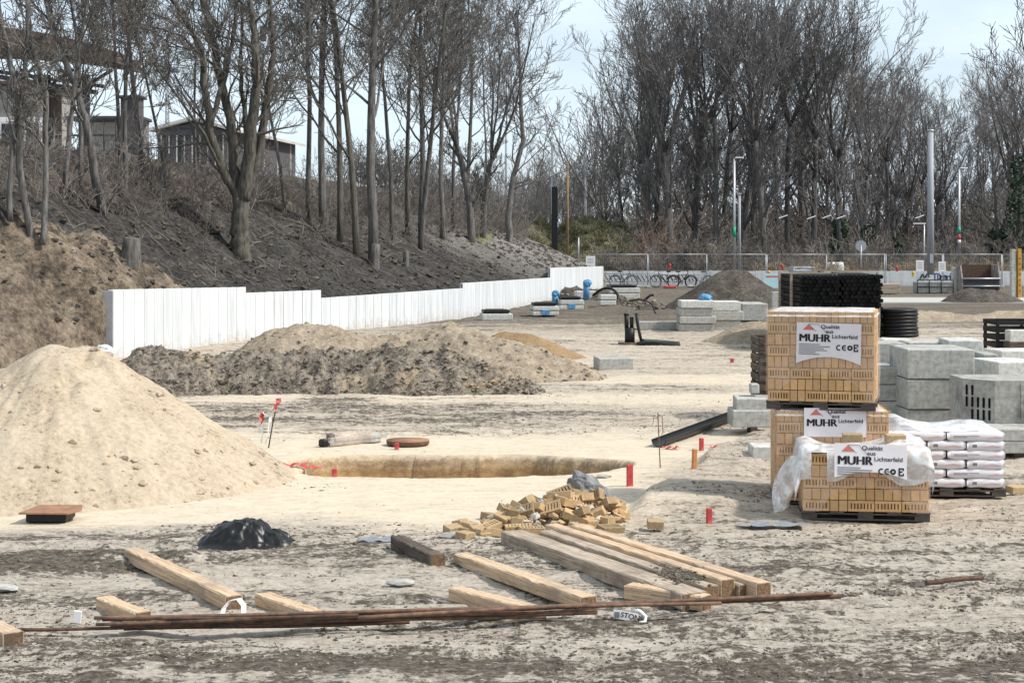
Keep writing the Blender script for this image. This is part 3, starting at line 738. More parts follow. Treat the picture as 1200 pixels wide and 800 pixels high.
class Tree:
    def __init__(s, seed, rmin=.010, maxlev=4, up=.10, wob=.16, dens=1.0, ang=(28, 55)):
        s.r = random.Random(seed); s.rmin = rmin; s.maxlev = maxlev; s.up = up; s.wob = wob; s.dens = dens; s.ang = ang
        s.stems = []; s.segs = []
    def branch(s, p, d, L, r, lev, rend=None, kids=None, start=.22, wob=None, up=None):
        R = s.r; n = (10, 8, 6, 4, 3, 2)[min(lev, 5)]; wob = s.wob if wob is None else wob; up = s.up if up is None else up
        rend = r * .22 if rend is None else rend; pts = [p]; rs = [max(r, s.rmin)]
        step = L / n; nodes = []
        for i in range(n):
            d = _norm((d[0] + R.gauss(0, wob), d[1] + R.gauss(0, wob), d[2] + R.gauss(0, wob) + up))
            p = (p[0] + d[0] * step, p[1] + d[1] * step, p[2] + d[2] * step)
            t = (i + 1) / n; rr = max(r + (rend - r) * t, s.rmin)
            pts.append(p); rs.append(rr); nodes.append((p, d, rr, t))
        if lev <= 1: s.stems.append((pts, rs))
        else:
            for a in range(n): s.segs.append((pts[a], pts[a + 1], rs[a], rs[a + 1]))
        if lev < s.maxlev:
            k = kids if kids is not None else int((7, 8, 6, 5, 4)[lev] * s.dens + R.random())
            for j in range(k):
                t = start + (1 - start) * (j + R.random()) / k
                x = t * n; i = min(int(x), n - 1); f = x - i
                q = tuple(pts[i][a] + (pts[i + 1][a] - pts[i][a]) * f for a in range(3))
                rr = rs[i] + (rs[i + 1] - rs[i]) * f
                cd = _tilt(nodes[i][1], math.radians(R.uniform(*s.ang)), R.uniform(0, 6.283))
                if cd[2] < -.15: cd = _norm((cd[0], cd[1], abs(cd[2]) * .3))
                cl = L * R.uniform(.38, .62) * (1.05 - .5 * t)
                s.branch(q, cd, cl, max(rr * R.uniform(.42, .62), s.rmin), lev + 1)
        return nodes[-1]
    def stem_mesh(s, name, m, sides=7):
        mb = MB()
        for k, (pts, rs) in enumerate(s.stems): mb.tube(pts, rs, sides if rs[0] > .05 else 5, cap=True)
        return mb.mesh(name, m)
    def twig_mesh(s, name, m):
        A = np.array([q[0] for q in s.segs]); B = np.array([q[1] for q in s.segs]); ra = np.array([q[2] for q in s.segs]); rb = np.array([q[3] for q in s.segs])
        V, Fc = seg_tubes(A, B, ra, rb, 3)
        me = np_mesh(name, V, Fc, True); me.materials.append(m); return me
def seg_tubes(A, B, ra, rb, n):
    D = B - A; D = D / np.maximum(np.linalg.norm(D, axis=1, keepdims=True), 1e-9)
    ref = np.where(np.abs(D[:, 2:3]) < .9, np.array([[0, 0, 1.]]), np.array([[1., 0, 0]]))
    U = np.cross(D, ref); U /= np.linalg.norm(U, axis=1, keepdims=True); W = np.cross(D, U)
    rings = []
    for P, r in ((A, ra), (B, rb)):
        for k in range(n):
            a = 6.28318 * k / n; rings.append(P + (U * math.cos(a) + W * math.sin(a)) * r[:, None])
    V = np.stack(rings, 1).reshape(-1, 3); m_ = len(A)
    base = (np.arange(m_) * 2 * n)[:, None, None]
    q = np.array([(k, (k + 1) % n, n + (k + 1) % n, n + k) for k in range(n)])[None]
    return V, (base + q).reshape(-1, 4)

def vase(seed, H, r, fork=.38, limbs=4, spread=(10, 34), **kw):
    """trunk that divides into rising limbs"""
    T = Tree(seed, **kw); R = T.r
    p, d, rr, _ = T.branch((0, 0, -.3), (0, 0, 1), H * fork, r, 0, rend=r * .72, kids=7, start=.35, wob=.045, up=.05)
    a0 = R.uniform(0, 6.28)
    for i in range(limbs):
        cd = _tilt(d, math.radians(R.uniform(*spread)), a0 + 6.283 * i / limbs + R.uniform(-.4, .4))
        T.branch(p, cd, H * (1 - fork) * R.uniform(.72, .98), rr * R.uniform(.5, .72), 1, rend=T.rmin * 1.6, kids=int(13 * T.dens), start=.12, wob=.10, up=.07)
    return T
def spire(seed, H, r, first=.3, n=16, lean=(0, 0), **kw):
    """straight trunk carried to the top with rising side branches"""
    T = Tree(seed, **kw); R = T.r
    d = _norm((lean[0], lean[1], 1))
    T.branch((0, 0, -.3), d, H, r, 0, rend=r * .15, kids=0, wob=.035, up=.0)
    pts, rs = T.stems[0]; m_ = len(pts) - 1
    for i in range(n):
        t = first + (1 - first) * (i + R.random()) / n; x = t * m_; k = min(int(x), m_ - 1); f = x - k
        q = tuple(pts[k][a] + (pts[k + 1][a] - pts[k][a]) * f for a in range(3)); rr = rs[k] + (rs[k + 1] - rs[k]) * f
        cd = _tilt(d, math.radians(R.uniform(30, 62)), R.uniform(0, 6.28))
        T.branch(q, cd, H * R.uniform(.20, .40) * (1.15 - .75 * t), rr * R.uniform(.3, .5), 1, rend=T.rmin, kids=int(9 * T.dens), start=.15, wob=.11, up=.09)
    return T
def tree_thing(T, name, label, loc, rz=0, group=None, bark='bark', twig='twig'):
    t = thing(name, label, 'tree', loc, rz, group)
    link(bpy.data.objects.new('trunk', T.stem_mesh('trunk', M[bark])), t)
    link(bpy.data.objects.new('crown', T.twig_mesh('crown', M[twig])), t)
    return t

# --- wood behind the fence: each tree of the two front rows is its own thing
fk = dict(rmin=.0145, maxlev=4, up=.11, wob=.14, dens=.90, ang=(22, 48))
WOODP = [vase(100 + i, (22, 21, 23, 20, 22, 19)[i], (.25, .21, .29, .20, .24, .19)[i], fork=(.44, .50, .40, .54, .46, .38)[i], limbs=(5, 4, 5, 4, 5, 5)[i], spread=((10, 32), (8, 26), (12, 36), (8, 26), (12, 34), (14, 38))[i], **fk) for i in range(6)]
WL = 'bare dark tree standing among others in the dense wood behind the site fence'
WG = 'bare trees of the wood behind the fence'
protos = [tree_thing(T, 'bare_tree', WL, (0, 0, 0), 0, WG, 'bark_dark', 'twig_dark') for T in WOODP]
usedp = [False] * 6
def wood_tree(px, d, k, sc, rz, label=None):
    x = (px - 600) * d / F
    if not usedp[k]:
        o = protos[k]; usedp[k] = True; o.location = (x, d, 0); o.rotation_euler = (0, 0, rz); o.scale = (sc,) * 3
        if label: o['label'] = label
    else: o = copy_thing(protos[k], (x, d, 0), rz, label, sc)
    return o
R2 = random.Random(31)
row1 = [(752, 120, 4, .88), (768, 124, 1, .98), (788, 117, 2, 1.02), (812, 122, 0, 1.08), (838, 118, 3, 1.1), (868, 121, 2, 1.05), (896, 117, 0, 1.05), (925, 123, 1, 1.1), (950, 119, 4, 1.02),
        (985, 125, 2, .98), (1010, 121, 0, .90), (1040, 126, 3, .95), (1062, 132, 5, .98), (1096, 128, 5, .92), (1112, 136, 3, .80), (1172, 126, 2, .86), (1186, 122, 4, .88), (1215, 128, 0, .9)]
row2 = [(712, 140, 5, .62), (730, 146, 3, .78), (758, 138, 0, .98), (780, 144, 3, 1.15), (822, 140, 4, 1.15), (850, 146, 1, 1.2), (882, 138, 5, 1.2), (910, 142, 3, 1.15), (938, 138, 0, 1.12), (968, 145, 5, 1.08),
        (1000, 140, 1, 1.0), (1026, 144, 4, .95), (1052, 150, 2, .88), (1080, 142, 1, .85), (1128, 150, 5, .72), (1146, 142, 4, .80), (1160, 148, 1, .92), (1200, 142, 2, .92)]
for (px, d, k, sc) in row1 + row2: wood_tree(px, d, k, sc * (.88 if px > 995 else 1.0), R2.uniform(0, 6.28))
# ivy on a few of those trunks
def ivy_on(px, d, h, r, n, label):
    t = thing('ivy_clad_trunk', label, 'tree', ((px - 600) * d / F, d, 0))
    tt = Tree(px, rmin=.02, maxlev=3, up=.1); tt.branch((0, 0, -.3), (0, 0, 1), h * 2.1, .22, 0, rend=.06, kids=6, start=.4, wob=.05)
    link(bpy.data.objects.new('trunk', tt.stem_mesh('trunk', M['bark_dark'])), t); link(bpy.data.objects.new('crown', tt.twig_mesh('crown', M['twig_dark'])), t)
    rg = np.random.default_rng(px)
    z = rg.random(n) * h; a = rg.uniform(0, 6.28, n); rr = r * (.6 + .7 * rg.random(n)) * (1 - .5 * z / h) * (.7 + .6 * vnoise(z * 1.2 + a, a, px))
    C = np.stack([rr * np.cos(a), rr * np.sin(a), z], -1); s = rg.uniform(.08, .16, n)
    e1 = rg.normal(size=(n, 3)); e1 /= np.linalg.norm(e1, axis=1, keepdims=True); e2 = np.cross(e1, rg.normal(size=(n, 3))); e2 /= np.linalg.norm(e2, axis=1, keepdims=True)
    V = np.stack([C + e1 * s[:, None], C + e2 * s[:, None] * .7, C - e1 * s[:, None], C - e2 * s[:, None] * .7], 1).reshape(-1, 3)
    np_obj('ivy', V, np.arange(4 * n).reshape(-1, 4), M['ivy'], t)
ivy_on(984, 114, 4.2, .7, 900, 'ivy covered dark trunk behind the fence, above the round white tanks')
ivy_on(1018, 115, 3.8, .65, 800, 'ivy covered dark trunk behind the fence, right of the round road sign')
ivy_on(1050, 114, 3.0, .45, 500, 'thin leaning trunk with ivy behind the fence, left of the tall grey mast')
ivy_on(1168, 114, 3.6, .9, 1000, 'thick ivy covered trunk behind the fence, above the orange post')
ivy_on(1194, 113, 8.5, .8, 1500, 'tall ivy covered trunk at the right edge of the wood')

# --- the wood further back and undergrowth: masses nobody could count
def replicate(protos_, places, name, label, m, cat='wood'):
    Vs, Fs, off = [], [], 0
    for (x, y, z, k, sc, rz) in places:
        V, Fc = protos_[k]; c, s_ = math.cos(rz) * sc, math.sin(rz) * sc
        W = np.stack([V[:, 0] * c - V[:, 1] * s_ + x, V[:, 0] * s_ + V[:, 1] * c + y, V[:, 2] * sc + z], -1)
        Vs.append(W.astype(np.float32)); Fs.append(Fc + off); off += len(V)
    o = np_obj(name, np.concatenate(Vs), np.concatenate(Fs), m, smooth=True)
    return tag(o, label, cat, kind='stuff')
def tree_arrays(T):
    segs = list(T.segs)
    for pts, rs in T.stems: segs += [(pts[i], pts[i + 1], rs[i], rs[i + 1]) for i in range(len(pts) - 1)]
    return seg_tubes(np.array([q[0] for q in segs]), np.array([q[1] for q in segs]), np.array([q[2] for q in segs]), np.array([q[3] for q in segs]), 4)
bp = [tree_arrays(vase(300 + i, 17, .2, fork=.3, limbs=4, spread=(10, 32), rmin=.022, maxlev=3, up=.1, wob=.13, dens=1.05, ang=(22, 48))) for i in range(3)]
places = []
for i in range(36):
    px = 690 + 560 * (i + R2.random()) / 36; d = R2.uniform(158, 205)
    places.append(((px - 600) * d / F, d, 0, i % 3, R2.uniform(.8, 1.1) * (1.15 if px < 990 else .92 if px < 1100 else .72), R2.uniform(0, 6.28)))
for i in range(20):                                 # thin far trees in the gap above the hillock
    px = 590 + 110 * (i + R2.random()) / 20; d = R2.uniform(165, 220)
    places.append(((px - 600) * d / F, d, 0, i % 3, R2.uniform(.55, .8), R2.uniform(0, 6.28)))
replicate(bp, places, 'far_woodland', 'distant bare woodland behind the front trees', M['twig_dark'])

def shrub_arrays(seed, H, stems, rmin, dens=1.0):
    T = Tree(seed, rmin=rmin, maxlev=3, up=.06, wob=.2, dens=dens, ang=(20, 55)); R = T.r
    for i in range(stems):
        d = _tilt((0, 0, 1), math.radians(R.uniform(2, 38)), R.uniform(0, 6.28))
        T.branch((R.gauss(0, .2), R.gauss(0, .2), -.1), d, H * R.uniform(.5, 1.1), rmin * 2.2, 1, rend=rmin, kids=6, start=.15)
    return tree_arrays(T)
sp = [shrub_arrays(500 + i, 2.6, 9, .012) for i in range(4)]
places = []
for i in range(150):
    px = 700 + 540 * R2.random(); d = R2.uniform(106, 128); places.append(((px - 600) * d / F, d, 0, i % 4, R2.uniform(.6, 1.35), R2.uniform(0, 6.28)))
for i in range(110):
    px = 700 + 560 * R2.random(); d = R2.uniform(124, 190); places.append(((px - 600) * d / F, d, 0, i % 4, R2.uniform(1.5, 3.0), R2.uniform(0, 6.28)))
replicate(sp, places, 'undergrowth', 'tangle of bare brown undergrowth along the foot of the wood', M['brush'])
grp = [shrub_arrays(540 + i, 1.5, 16, .014, .7) for i in range(2)]
places = []
for i in range(60):
    px = 885 + 330 * R2.random(); d = R2.uniform(103, 108); places.append(((px - 600) * d / F, d, 0, i % 2, R2.uniform(.6, 1.1), R2.uniform(0, 6.28)))
replicate(grp, places, 'dry_grass', 'strip of dry straw coloured tall grass right behind the fence', mat('straw', (.40, .31, .21), (.22, .165, .11), .7))
replicate([shrub_arrays(560, 3.4, 24, .014, .35)], [((772 - 600) * 112 / F, 112, 0, 0, 1.15, 0), ((788 - 600) * 113 / F, 113, 0, 0, .9, 2)], 'willow_scrub', 'bunch of reddish brown upright rods beside the grassy hillock', mat('red_rods', (.25, .175, .14), (.13, .09, .072), 1))

# --- embankment: the big forked tree
def forked_tree():
    base = hit(283, 302); d = base.y; u = d / F       # metres per photo pixel there
    T = Tree(77, rmin=.007, maxlev=3, up=.05, wob=.13, dens=1.15, ang=(22, 58))
    def limb(path, r0, r1, kids, lev=1):
        P = [Vector(((x - 283) * u, dy, -(y - 302) * u)) for x, y, dy in path]
        # resample with a little wander
        pts = []
        for a, b in zip(P[:-1], P[1:]):
            for k in range(5):
                q = a.lerp(b, k / 5); pts.append(q + Vector((T.r.gauss(0, .018), T.r.gauss(0, .03), 0)))
        pts.append(P[-1]); n = len(pts); rs = [r0 + (r1 - r0) * i / (n - 1) for i in range(n)]
        T.stems.append((pts, rs))
        for j in range(kids):
            i = int(n * (.25 + .74 * (j + T.r.random()) / kids)); i = min(i, n - 2)
            dd = (pts[i + 1] - pts[i]).normalized(); cd = _tilt(tuple(dd), math.radians(T.r.uniform(28, 62)), T.r.uniform(0, 6.28))
            T.branch(tuple(pts[i]), cd, T.r.uniform(1.4, 3.4), max(.012, rs[i] * T.r.uniform(.22, .45)), 1, rend=.009, kids=8, start=.12)
    limb([(283, 312, 0), (282, 285, 0), (281, 262, 0), (284, 232, 0)], .32, .25, 0)
    limb([(280, 262, 0), (281, 232, 0), (268, 212, -.1), (250, 160, -.4), (243, 100, -.6), (243, 64, -.7), (224, 30, -.8), (205, 0, -.9), (190, -40, -.9)], .17, .045, 15)
    limb([(282, 240, 0), (274, 205, .1), (272, 150, .2), (256, 90, .3), (246, 40, .3), (236, 0, .2), (225, -60, .2)], .19, .06, 15)
    limb([(250, 150, -.4), (262, 96, 0), (272, 40, .3), (276, -10, .4), (270, -60, .4)], .09, .04, 10)
    limb([(285, 235, 0), (292, 190, -.2), (298, 140, -.3), (303, 100, -.3), (300, 50, -.2), (293, 0, 0), (290, -60, 0)], .22, .06, 15)
    limb([(287, 225, 0), (302, 180, .4), (308, 120, .6), (316, 60, .8), (312, 0, .8), (306, -50, .8)], .16, .05, 13)
    limb([(284, 232, 0), (290, 180, .3), (280, 110, .7), (276, 70, .9), (278, 0, 1.0)], .11, .035, 10)
    limb([(262, 205, -.1), (240, 150, -.9), (200, 90, -1.6), (178, 58, -1.8)], .06, .015, 8)
    limb([(245, 75, -.6), (222, 48, -1.0), (196, 40, -1.4), (150, 55, -1.6)], .05, .012, 8)
    return tree_thing(T, 'bare_tree', 'big bare tree forking low into several thick limbs, just behind the white wall', base, 0, None, 'bark_green', 'twig')
forked_tree()

# --- other embankment trees
ek = dict(rmin=.0085, maxlev=4, up=.10, wob=.15, dens=1.0, ang=(26, 56))
EP = [spire(700, 17, .155, first=.28, n=17, **ek), spire(701, 16, .13, first=.22, n=16, lean=(.05, 0), **ek), spire(702, 15, .105, first=.35, n=15, lean=(-.04, .02), **ek)]
sk = dict(rmin=.007, maxlev=4, up=.10, wob=.17, dens=1.0, ang=(22, 50))
TP = [spire(720, 9, .075, first=.2, n=12, lean=(.03, 0), **sk), spire(721, 8, .06, first=.25, n=11, lean=(-.10, 0), **sk), spire(722, 10, .085, first=.25, n=13, lean=(.08, 0), **sk)]
VP = [vase(730, 15, .20, fork=.33, limbs=4, spread=(10, 30), rmin=.0095, maxlev=4, up=.09, wob=.14, dens=.9, ang=(24, 52))]
EGP = [tree_thing(T, 'bare_tree', 'x', (0, 0, -60), 0, None, b, 'twig') for T, b in list(zip(EP, ('bark', 'bark_green', 'bark'))) + [(T, 'bark') for T in TP] + [(VP[0], 'bark_dark')]]
for o in EGP: del o['label']
eused = [False] * len(EGP)
GE = 'bare trees crowded on the embankment behind the white wall'
GS = 'slender bare trees at the left end of the embankment'
def bank_tree(px, py, k, sc, label, group=None, rz=None, wide=1.0, d=None):
    q = hit(px, py) if d is None else at(px, d, py)
    rz = R2.uniform(0, 6.28) if rz is None else rz
    if not eused[k]: o = EGP[k]; eused[k] = True; o.location = q; o.rotation_euler = (0, 0, rz)
    else: o = copy_thing(EGP[k], q, rz)
    o.scale = (sc * wide, sc * wide, sc); o['label'] = label
    if group: o['group'] = group
    return o
bank_tree(437, 312, 0, 1.05, 'straight thick grey trunk rising behind the wall beside a sawn stump', rz=.4, wide=1.15)
bank_tree(418, 300, 1, 1.0, 'bare tree just left of the straight thick grey trunk', rz=3.0)
L2 = 'bare tree in the crowded middle of the embankment behind the white wall'
for (px, py, k, sc, rz) in [(378, 272, 0, .95, 1.2), (398, 285, 1, .95, 2.2), (362, 258, 2, 1.0, .3), (335, 250, 4, 1.2, 1.0), (460, 282, 2, .95, 4.4), (478, 276, 1, .9, 5.2), (518, 280, 0, .85, .2), (530, 268, 2, 1.0, 2.6), (545, 266, 1, 1.0, 1.4), (572, 262, 2, .9, 3.9)]:
    bank_tree(px, py, k, sc, L2, GE, rz)
bank_tree(494, 290, 0, .92, 'tall bare tree leaning right, midway along the white wall', rz=2.9)
o = bank_tree(492, 292, 5, 1.5, 'thin pale tree leaning strongly right above the middle of the wall', rz=.1)
bank_tree(553, 283, 6, .95, 'broad bare tree with rising limbs toward the right end of the embankment', rz=1.0)
bank_tree(566, 279, 6, .85, 'second broad bare tree, right beside the one with rising limbs', rz=3.3)
def bent_tree(px, py, path, r0, r1, label, seed, kids=14, blen=(1.2, 3.2), rmin=.009):
    base = hit(px, py); u = base.y / F
    T = Tree(seed, rmin=rmin, maxlev=3, up=.07, wob=.15, dens=1.1, ang=(25, 60))
    P = [Vector(((x - px) * u, RND.uniform(-.2, .2), -(y - py) * u)) for x, y in path]; pts = []
    for a, b in zip(P[:-1], P[1:]):
        for k in range(5): pts.append(a.lerp(b, k / 5) + Vector((T.r.gauss(0, .015), 0, 0)))
    pts.append(P[-1]); n = len(pts); rs = [r0 + (r1 - r0) * i / (n - 1) for i in range(n)]; T.stems.append((pts, rs))
    for j in range(kids):
        i = min(int(n * (.3 + .7 * (j + T.r.random()) / kids)), n - 2); dd = (pts[i + 1] - pts[i]).normalized()
        T.branch(tuple(pts[i]), _tilt(tuple(dd), math.radians(T.r.uniform(30, 65)), T.r.uniform(0, 6.28)), T.r.uniform(*blen), max(rmin, rs[i] * T.r.uniform(.25, .5)), 1, rend=rmin, kids=8, start=.12)
    return tree_thing(T, 'bare_tree', label, base, 0, None, 'bark', 'twig')
bent_tree(597, 284, [(597, 290), (596, 255), (600, 215), (613, 165), (610, 115), (608, 50), (606, 20)], .20, .05, 'rightmost embankment tree with an S-bent trunk', 41, 22, (1.5, 4.2), .012)
bent_tree(624, 280, [(624, 284), (628, 235), (634, 200), (640, 160), (650, 130)], .08, .02, 'small thin bare sapling beside the black post at the end of the embankment', 42, 10, (1.0, 2.4), .012)
bent_tree(122, 252, [(122, 256), (115, 215), (104, 150), (92, 110), (76, 70), (62, 30), (50, -20)], .13, .06, 'dark bare tree leaning left in front of the station canopy', 43, 16, (1.0, 2.6))
bent_tree(36, 292, [(36, 296), (22, 200), (26, 140), (14, 80), (0, 20), (-8, -40)], .085, .05, 'slim grey tree nearest the left edge, on the brown cut slope', 44, 12, (.8, 2.2))
bent_tree(52, 296, [(52, 298), (52, 230), (50, 120), (36, 60), (30, -30)], .075, .045, 'slim upright tree just right of the one nearest the left edge', 45, 12, (.8, 2.2))
bent_tree(14, 268, [(14, 272), (16, 200), (28, 120), (34, 40), (30, -30)], .07, .04, 'slim tree rising in front of the brick pillar of the station', 46, 10, (.8, 2.2))
for i, (px, py, k, sc, rz) in enumerate([(146, 235, 3, 1.1, .4), (168, 215, 5, 1.1, 3.4), (142, 225, 4, 1.2, 2.0), (96, 225, 3, 1.05, 4.0), (196, 228, 4, 1.0, .7), (230, 225, 3, .8, 5.5), (75, 230, 5, .95, 1.0)]):
    bank_tree(px, py, k, sc, 'slender bare tree among others before the station on the upper embankment', GS, rz)
# stumps
def stump(px, py, h, r, label, lean=.1):
    q = hit(px, py); mb = MB()
    mb.lathe([(r * 1.35, -.25), (r * 1.12, .06), (r * 1.0, h * .5), (r * .96, h), (r * .5, h + .02), (.001, h + .01)], 12)
    o = mb.build('tree_stump', M['bark'], None, q); o.rotation_euler = (lean, .1, 0); return tag(o, label, 'stump')
stump(438, 312, .75, .17, 'sawn stump at the foot of the straight thick trunk')
stump(475, 312, .5, .1, 'thin broken stump right of the straight thick trunk')
stump(153, 306, .45, .22, 'short wide sawn stump on the slope above the near end of the wall')
# brushwood on the upper slope
bsp = [shrub_arrays(600 + i, 1.5, 6, .0055, .75) for i in range(4)]
places = []
while len(places) < 430:
    y = R2.uniform(38, 100); xw = np.interp(y, WYs, WXs); xc = np.interp(y, CY, CX); tt = R2.uniform(.34, .98) ** .9
    if tt < .55 and R2.random() < .6: continue
    x = xw - tt * (xw - xc); places.append((x, y, surf(x, y), len(places) % 4, R2.uniform(.45, 1.1) * (1 - .72 * sst(.55, .85, tt)), R2.uniform(0, 6.28)))
replicate(bsp, places, 'brushwood', 'tangled bare brown brushwood covering the upper embankment', M['brush'])
places = []
for i in range(60):
    y = R2.uniform(78, 112); xw = np.interp(y, WYs, WXs); xc = np.interp(y, CY, CX); tt = R2.uniform(.5, 1.2); x = xw - tt * (xw - xc)
    places.append((x, y, surf(x, y), i % 4, R2.uniform(1.3, 2.3), R2.uniform(0, 6.28)))
for i in range(26):
    y = R2.uniform(39, 70); xw = np.interp(y, WYs, WXs); xc = np.interp(y, CY, CX); tt = R2.uniform(.55, 1.02); x = xw - tt * (xw - xc)
    places.append((x, y, surf(x, y), i % 4, R2.uniform(.9, 1.5), R2.uniform(0, 6.28)))
replicate(bsp, places, 'bare_scrub', 'taller bare scrub filling the gaps between the embankment trees', M['twig'])

# fallen sticks and roots on the slope
rgs = np.random.default_rng(8); A_, B_, r_a = [], [], []
for i in range(1500):
    y = float(rgs.uniform(37, 98)); xw = np.interp(y, WYs, WXs); xc = np.interp(y, CY, CX); tt = float(rgs.uniform(.03, .98)) ** .7; x = xw - tt * (xw - xc)
    if y > 60 and rgs.random() < .4: continue
    L = float(rgs.uniform(.15, .9)); a = float(rgs.uniform(0, 6.28)); x2, y2 = x + L * math.cos(a), y + L * math.sin(a)
    A_.append((x, y, surf(x, y) + .02)); B_.append((x2, y2, surf(x2, y2) + float(rgs.uniform(.0, .22)))); r_a.append(float(rgs.uniform(.005, .013)))
V_, F_ = seg_tubes(np.array(A_), np.array(B_), np.array(r_a), np.array(r_a) * .6, 4)
tag(np_obj('fallen_twigs', V_, F_, M['brush']), 'dry fallen sticks strewn over the dark embankment slope', 'twigs', kind='stuff')
def bank_region(rg, n):
    y = rg.uniform(36, 98, n); xw = np.interp(y, WYs, WXs); xc = np.interp(y, CY, CX); return xw - rg.uniform(.01, .9, n) * (xw - xc), y
scatter_lumps('slope_lumps', 9000, bank_region, .02, .14, M['soil_grey'], 'dark earth lumps on the embankment slope', 14, lambda x, y: bank_h(x, y)[0], .7)

gt = [shrub_arrays(820 + i, .55, 22, .012, .25) for i in range(3)]
places = []
for i in range(260):
    x = R2.uniform(-4, 12); y = R2.uniform(107, 128); k = int(np.argmin(np.abs(HILL[0][0] - x))); j = int(np.argmin(np.abs(HILL[1][:, 0] - y))); z = HILL[2][j, k]
    if z < .1: continue
    places.append((x, y, z, i % 3, R2.uniform(.6, 1.5), R2.uniform(0, 6.28)))
replicate(gt, places, 'grass_tufts', 'tufts of dull green and straw coloured grass on the hillock', mat('tuft_grass', (.26, .235, .14), (.10, .105, .05), .5), 'grass')
# ------------------------------------------------------------------ lettering
def text_obj(s, size, m, parent, loc, rot=(math.pi / 2, 0, 0), name='lettering', align='LEFT', sx=1.0, bold=0.0):
    cu = bpy.data.curves.new('lettering', 'FONT'); cu.body = s; cu.size = size; cu.align_x = align; cu.offset = bold
    tmp = bpy.data.objects.new('lettering', cu); COL.objects.link(tmp)
    me = bpy.data.meshes.new_from_object(tmp.evaluated_get(bpy.context.evaluated_depsgraph_get()))
    bpy.data.objects.remove(tmp); bpy.data.curves.remove(cu)
    me.materials.clear(); me.materials.append(m)
    o = link(bpy.data.objects.new(name, me), parent); o.location = loc; o.rotation_euler = rot; o.scale = (sx, 1, 1)
    return o

# ------------------------------------------------------------------ timber beams
def beam(px0, py0, px1, py1, w, h, label, m='wood_new', top=True, z0=-.014, twist=0.0):
    """(px0,py0) far end, (px1,py1) near end: middle line of the top face in the photo"""
    zt = z0 + h
    a, b = gp(px0, py0, zt), gp(px1, py1, zt); a.z = b.z = 0; dv = b - a; L = dv.length
    rz = math.atan2(dv.y, dv.x)
    t = thing('timber_beam', label, 'timber beam', ((a.x + b.x) / 2, (a.y + b.y) / 2, z0), rz)
    r_ = random.Random(int(px0 * 7 + py0)); mb = MB(); n = 26; c_ = .010; bow = r_.uniform(-.012, .012); vs = []
    sec = [(-w / 2 + c_, 0), (w / 2 - c_, 0), (w / 2, c_), (w / 2, h - c_), (w / 2 - c_, h), (-w / 2 + c_, h), (-w / 2, h - c_), (-w / 2, c_)]
    for i in range(n + 1):
        x = -L / 2 + L * i / n; by = bow * math.cos(math.pi * x / L)
        for (y, z) in sec: vs.append((x, y + by + r_.gauss(0, .0016), z + r_.gauss(0, .0013) + (-.006 if r_.random() < .04 and z > h * .6 else 0)))
    mb.add(vs, [(i * 8 + k, i * 8 + (k + 1) % 8, (i + 1) * 8 + (k + 1) % 8, (i + 1) * 8 + k) for i in range(n) for k in range(8)] + [tuple(range(8))[::-1], tuple(n * 8 + k for k in range(8))])
    mb.build('timber', M[m], t)
    for sgn in (-1, 1):
        MB().box((sgn * (L / 2 + .0015), 0, h / 2), (.003, w - .014, h - .014)).build('end_grain', M['wood_end'], t)
    t.rotation_euler = (twist, 0, rz)
    return t
G0 = -.02
beam(155, 642, 274, 697, .13, .11, 'long pale beam at the left with a white strap loop on its near end', z0=.0)
beam(122, 698, 168, 716, .12, .10, 'short pale beam just left of the strapped one, its near end under the rusty bars')
beam(308, 694, 372, 715, .13, .09, 'short pale beam just right of the strapped one, its near end under the rusty bars')
beam(-60, 705, 16, 740, .14, .11, 'pale beam end cut by the left edge, at the tip of the rusty bars')
beam(466, 627, 513, 649, .13, .12, 'short dark weathered beam end-to-end with a long pale one', 'wood_dark')
beam(540, 647, 690, 698, .14, .10, 'long pale beam end-to-end with the short dark weathered one')
beam(534, 687, 622, 709, .13, .10, 'short pale beam in the middle running under the rusty bars')
beam(600, 621, 814, 694, .22, .12, 'wide weathered grey plank beam at the left side of the beam stack', 'wood_old')
beam(640, 621, 834, 686, .13, .12, 'weathered beam second from the left in the beam stack, muddy on top', 'wood_old')
beam(646, 613, 853, 678, .12, .15, 'tall pale beam in the middle of the beam stack')
beam(700, 622, 873, 684, .10, .11, 'low brown beam squeezed between the two tallest of the stack', 'wood_old')
beam(676, 614, 895, 682, .13, .14, 'long pale beam at the right side of the beam stack')
beam(737, 683, 828, 697, .13, .11, 'short pale beam lying before the beam stack, across the rusty bars')
# mud dropped on the stack
rg_ = np.random.default_rng(5)
def mud_region(rg, n):
    c = gp(800, 672, .125); return rg.normal(c.x, .10, n), rg.normal(c.y, .16, n)
scatter_lumps('dropped_mud', 260, mud_region, .006, .022, M['clod'], 'dark crumbs of mud dropped on the weathered beams', 71, lambda x, y: np.full(x.shape, .125), .7)

rgp = np.random.default_rng(21); A_, B_ = [], []
for i in range(420):
    y = float(rgp.uniform(11.0, 15.2)); x = float(rgp.normal(.2, 1.9)); L = float(rgp.uniform(.02, .13)); a = float(rgp.uniform(0, 6.28)); z = float(ground_h(np.array(x), np.array(y))) + .006
    A_.append((x, y, z)); B_.append((x + L * math.cos(a), y + L * math.sin(a), z + float(rgp.uniform(0, .012))))
V_, F_ = seg_tubes(np.array(A_), np.array(B_), rgp.uniform(.0015, .0045, len(A_)), rgp.uniform(.001, .004, len(A_)), 4)
tag(np_obj('wood_splinters', V_, F_, M['wood_old']), 'splinters and straw scattered on the ground round the timber beams', 'splinters', kind='stuff')

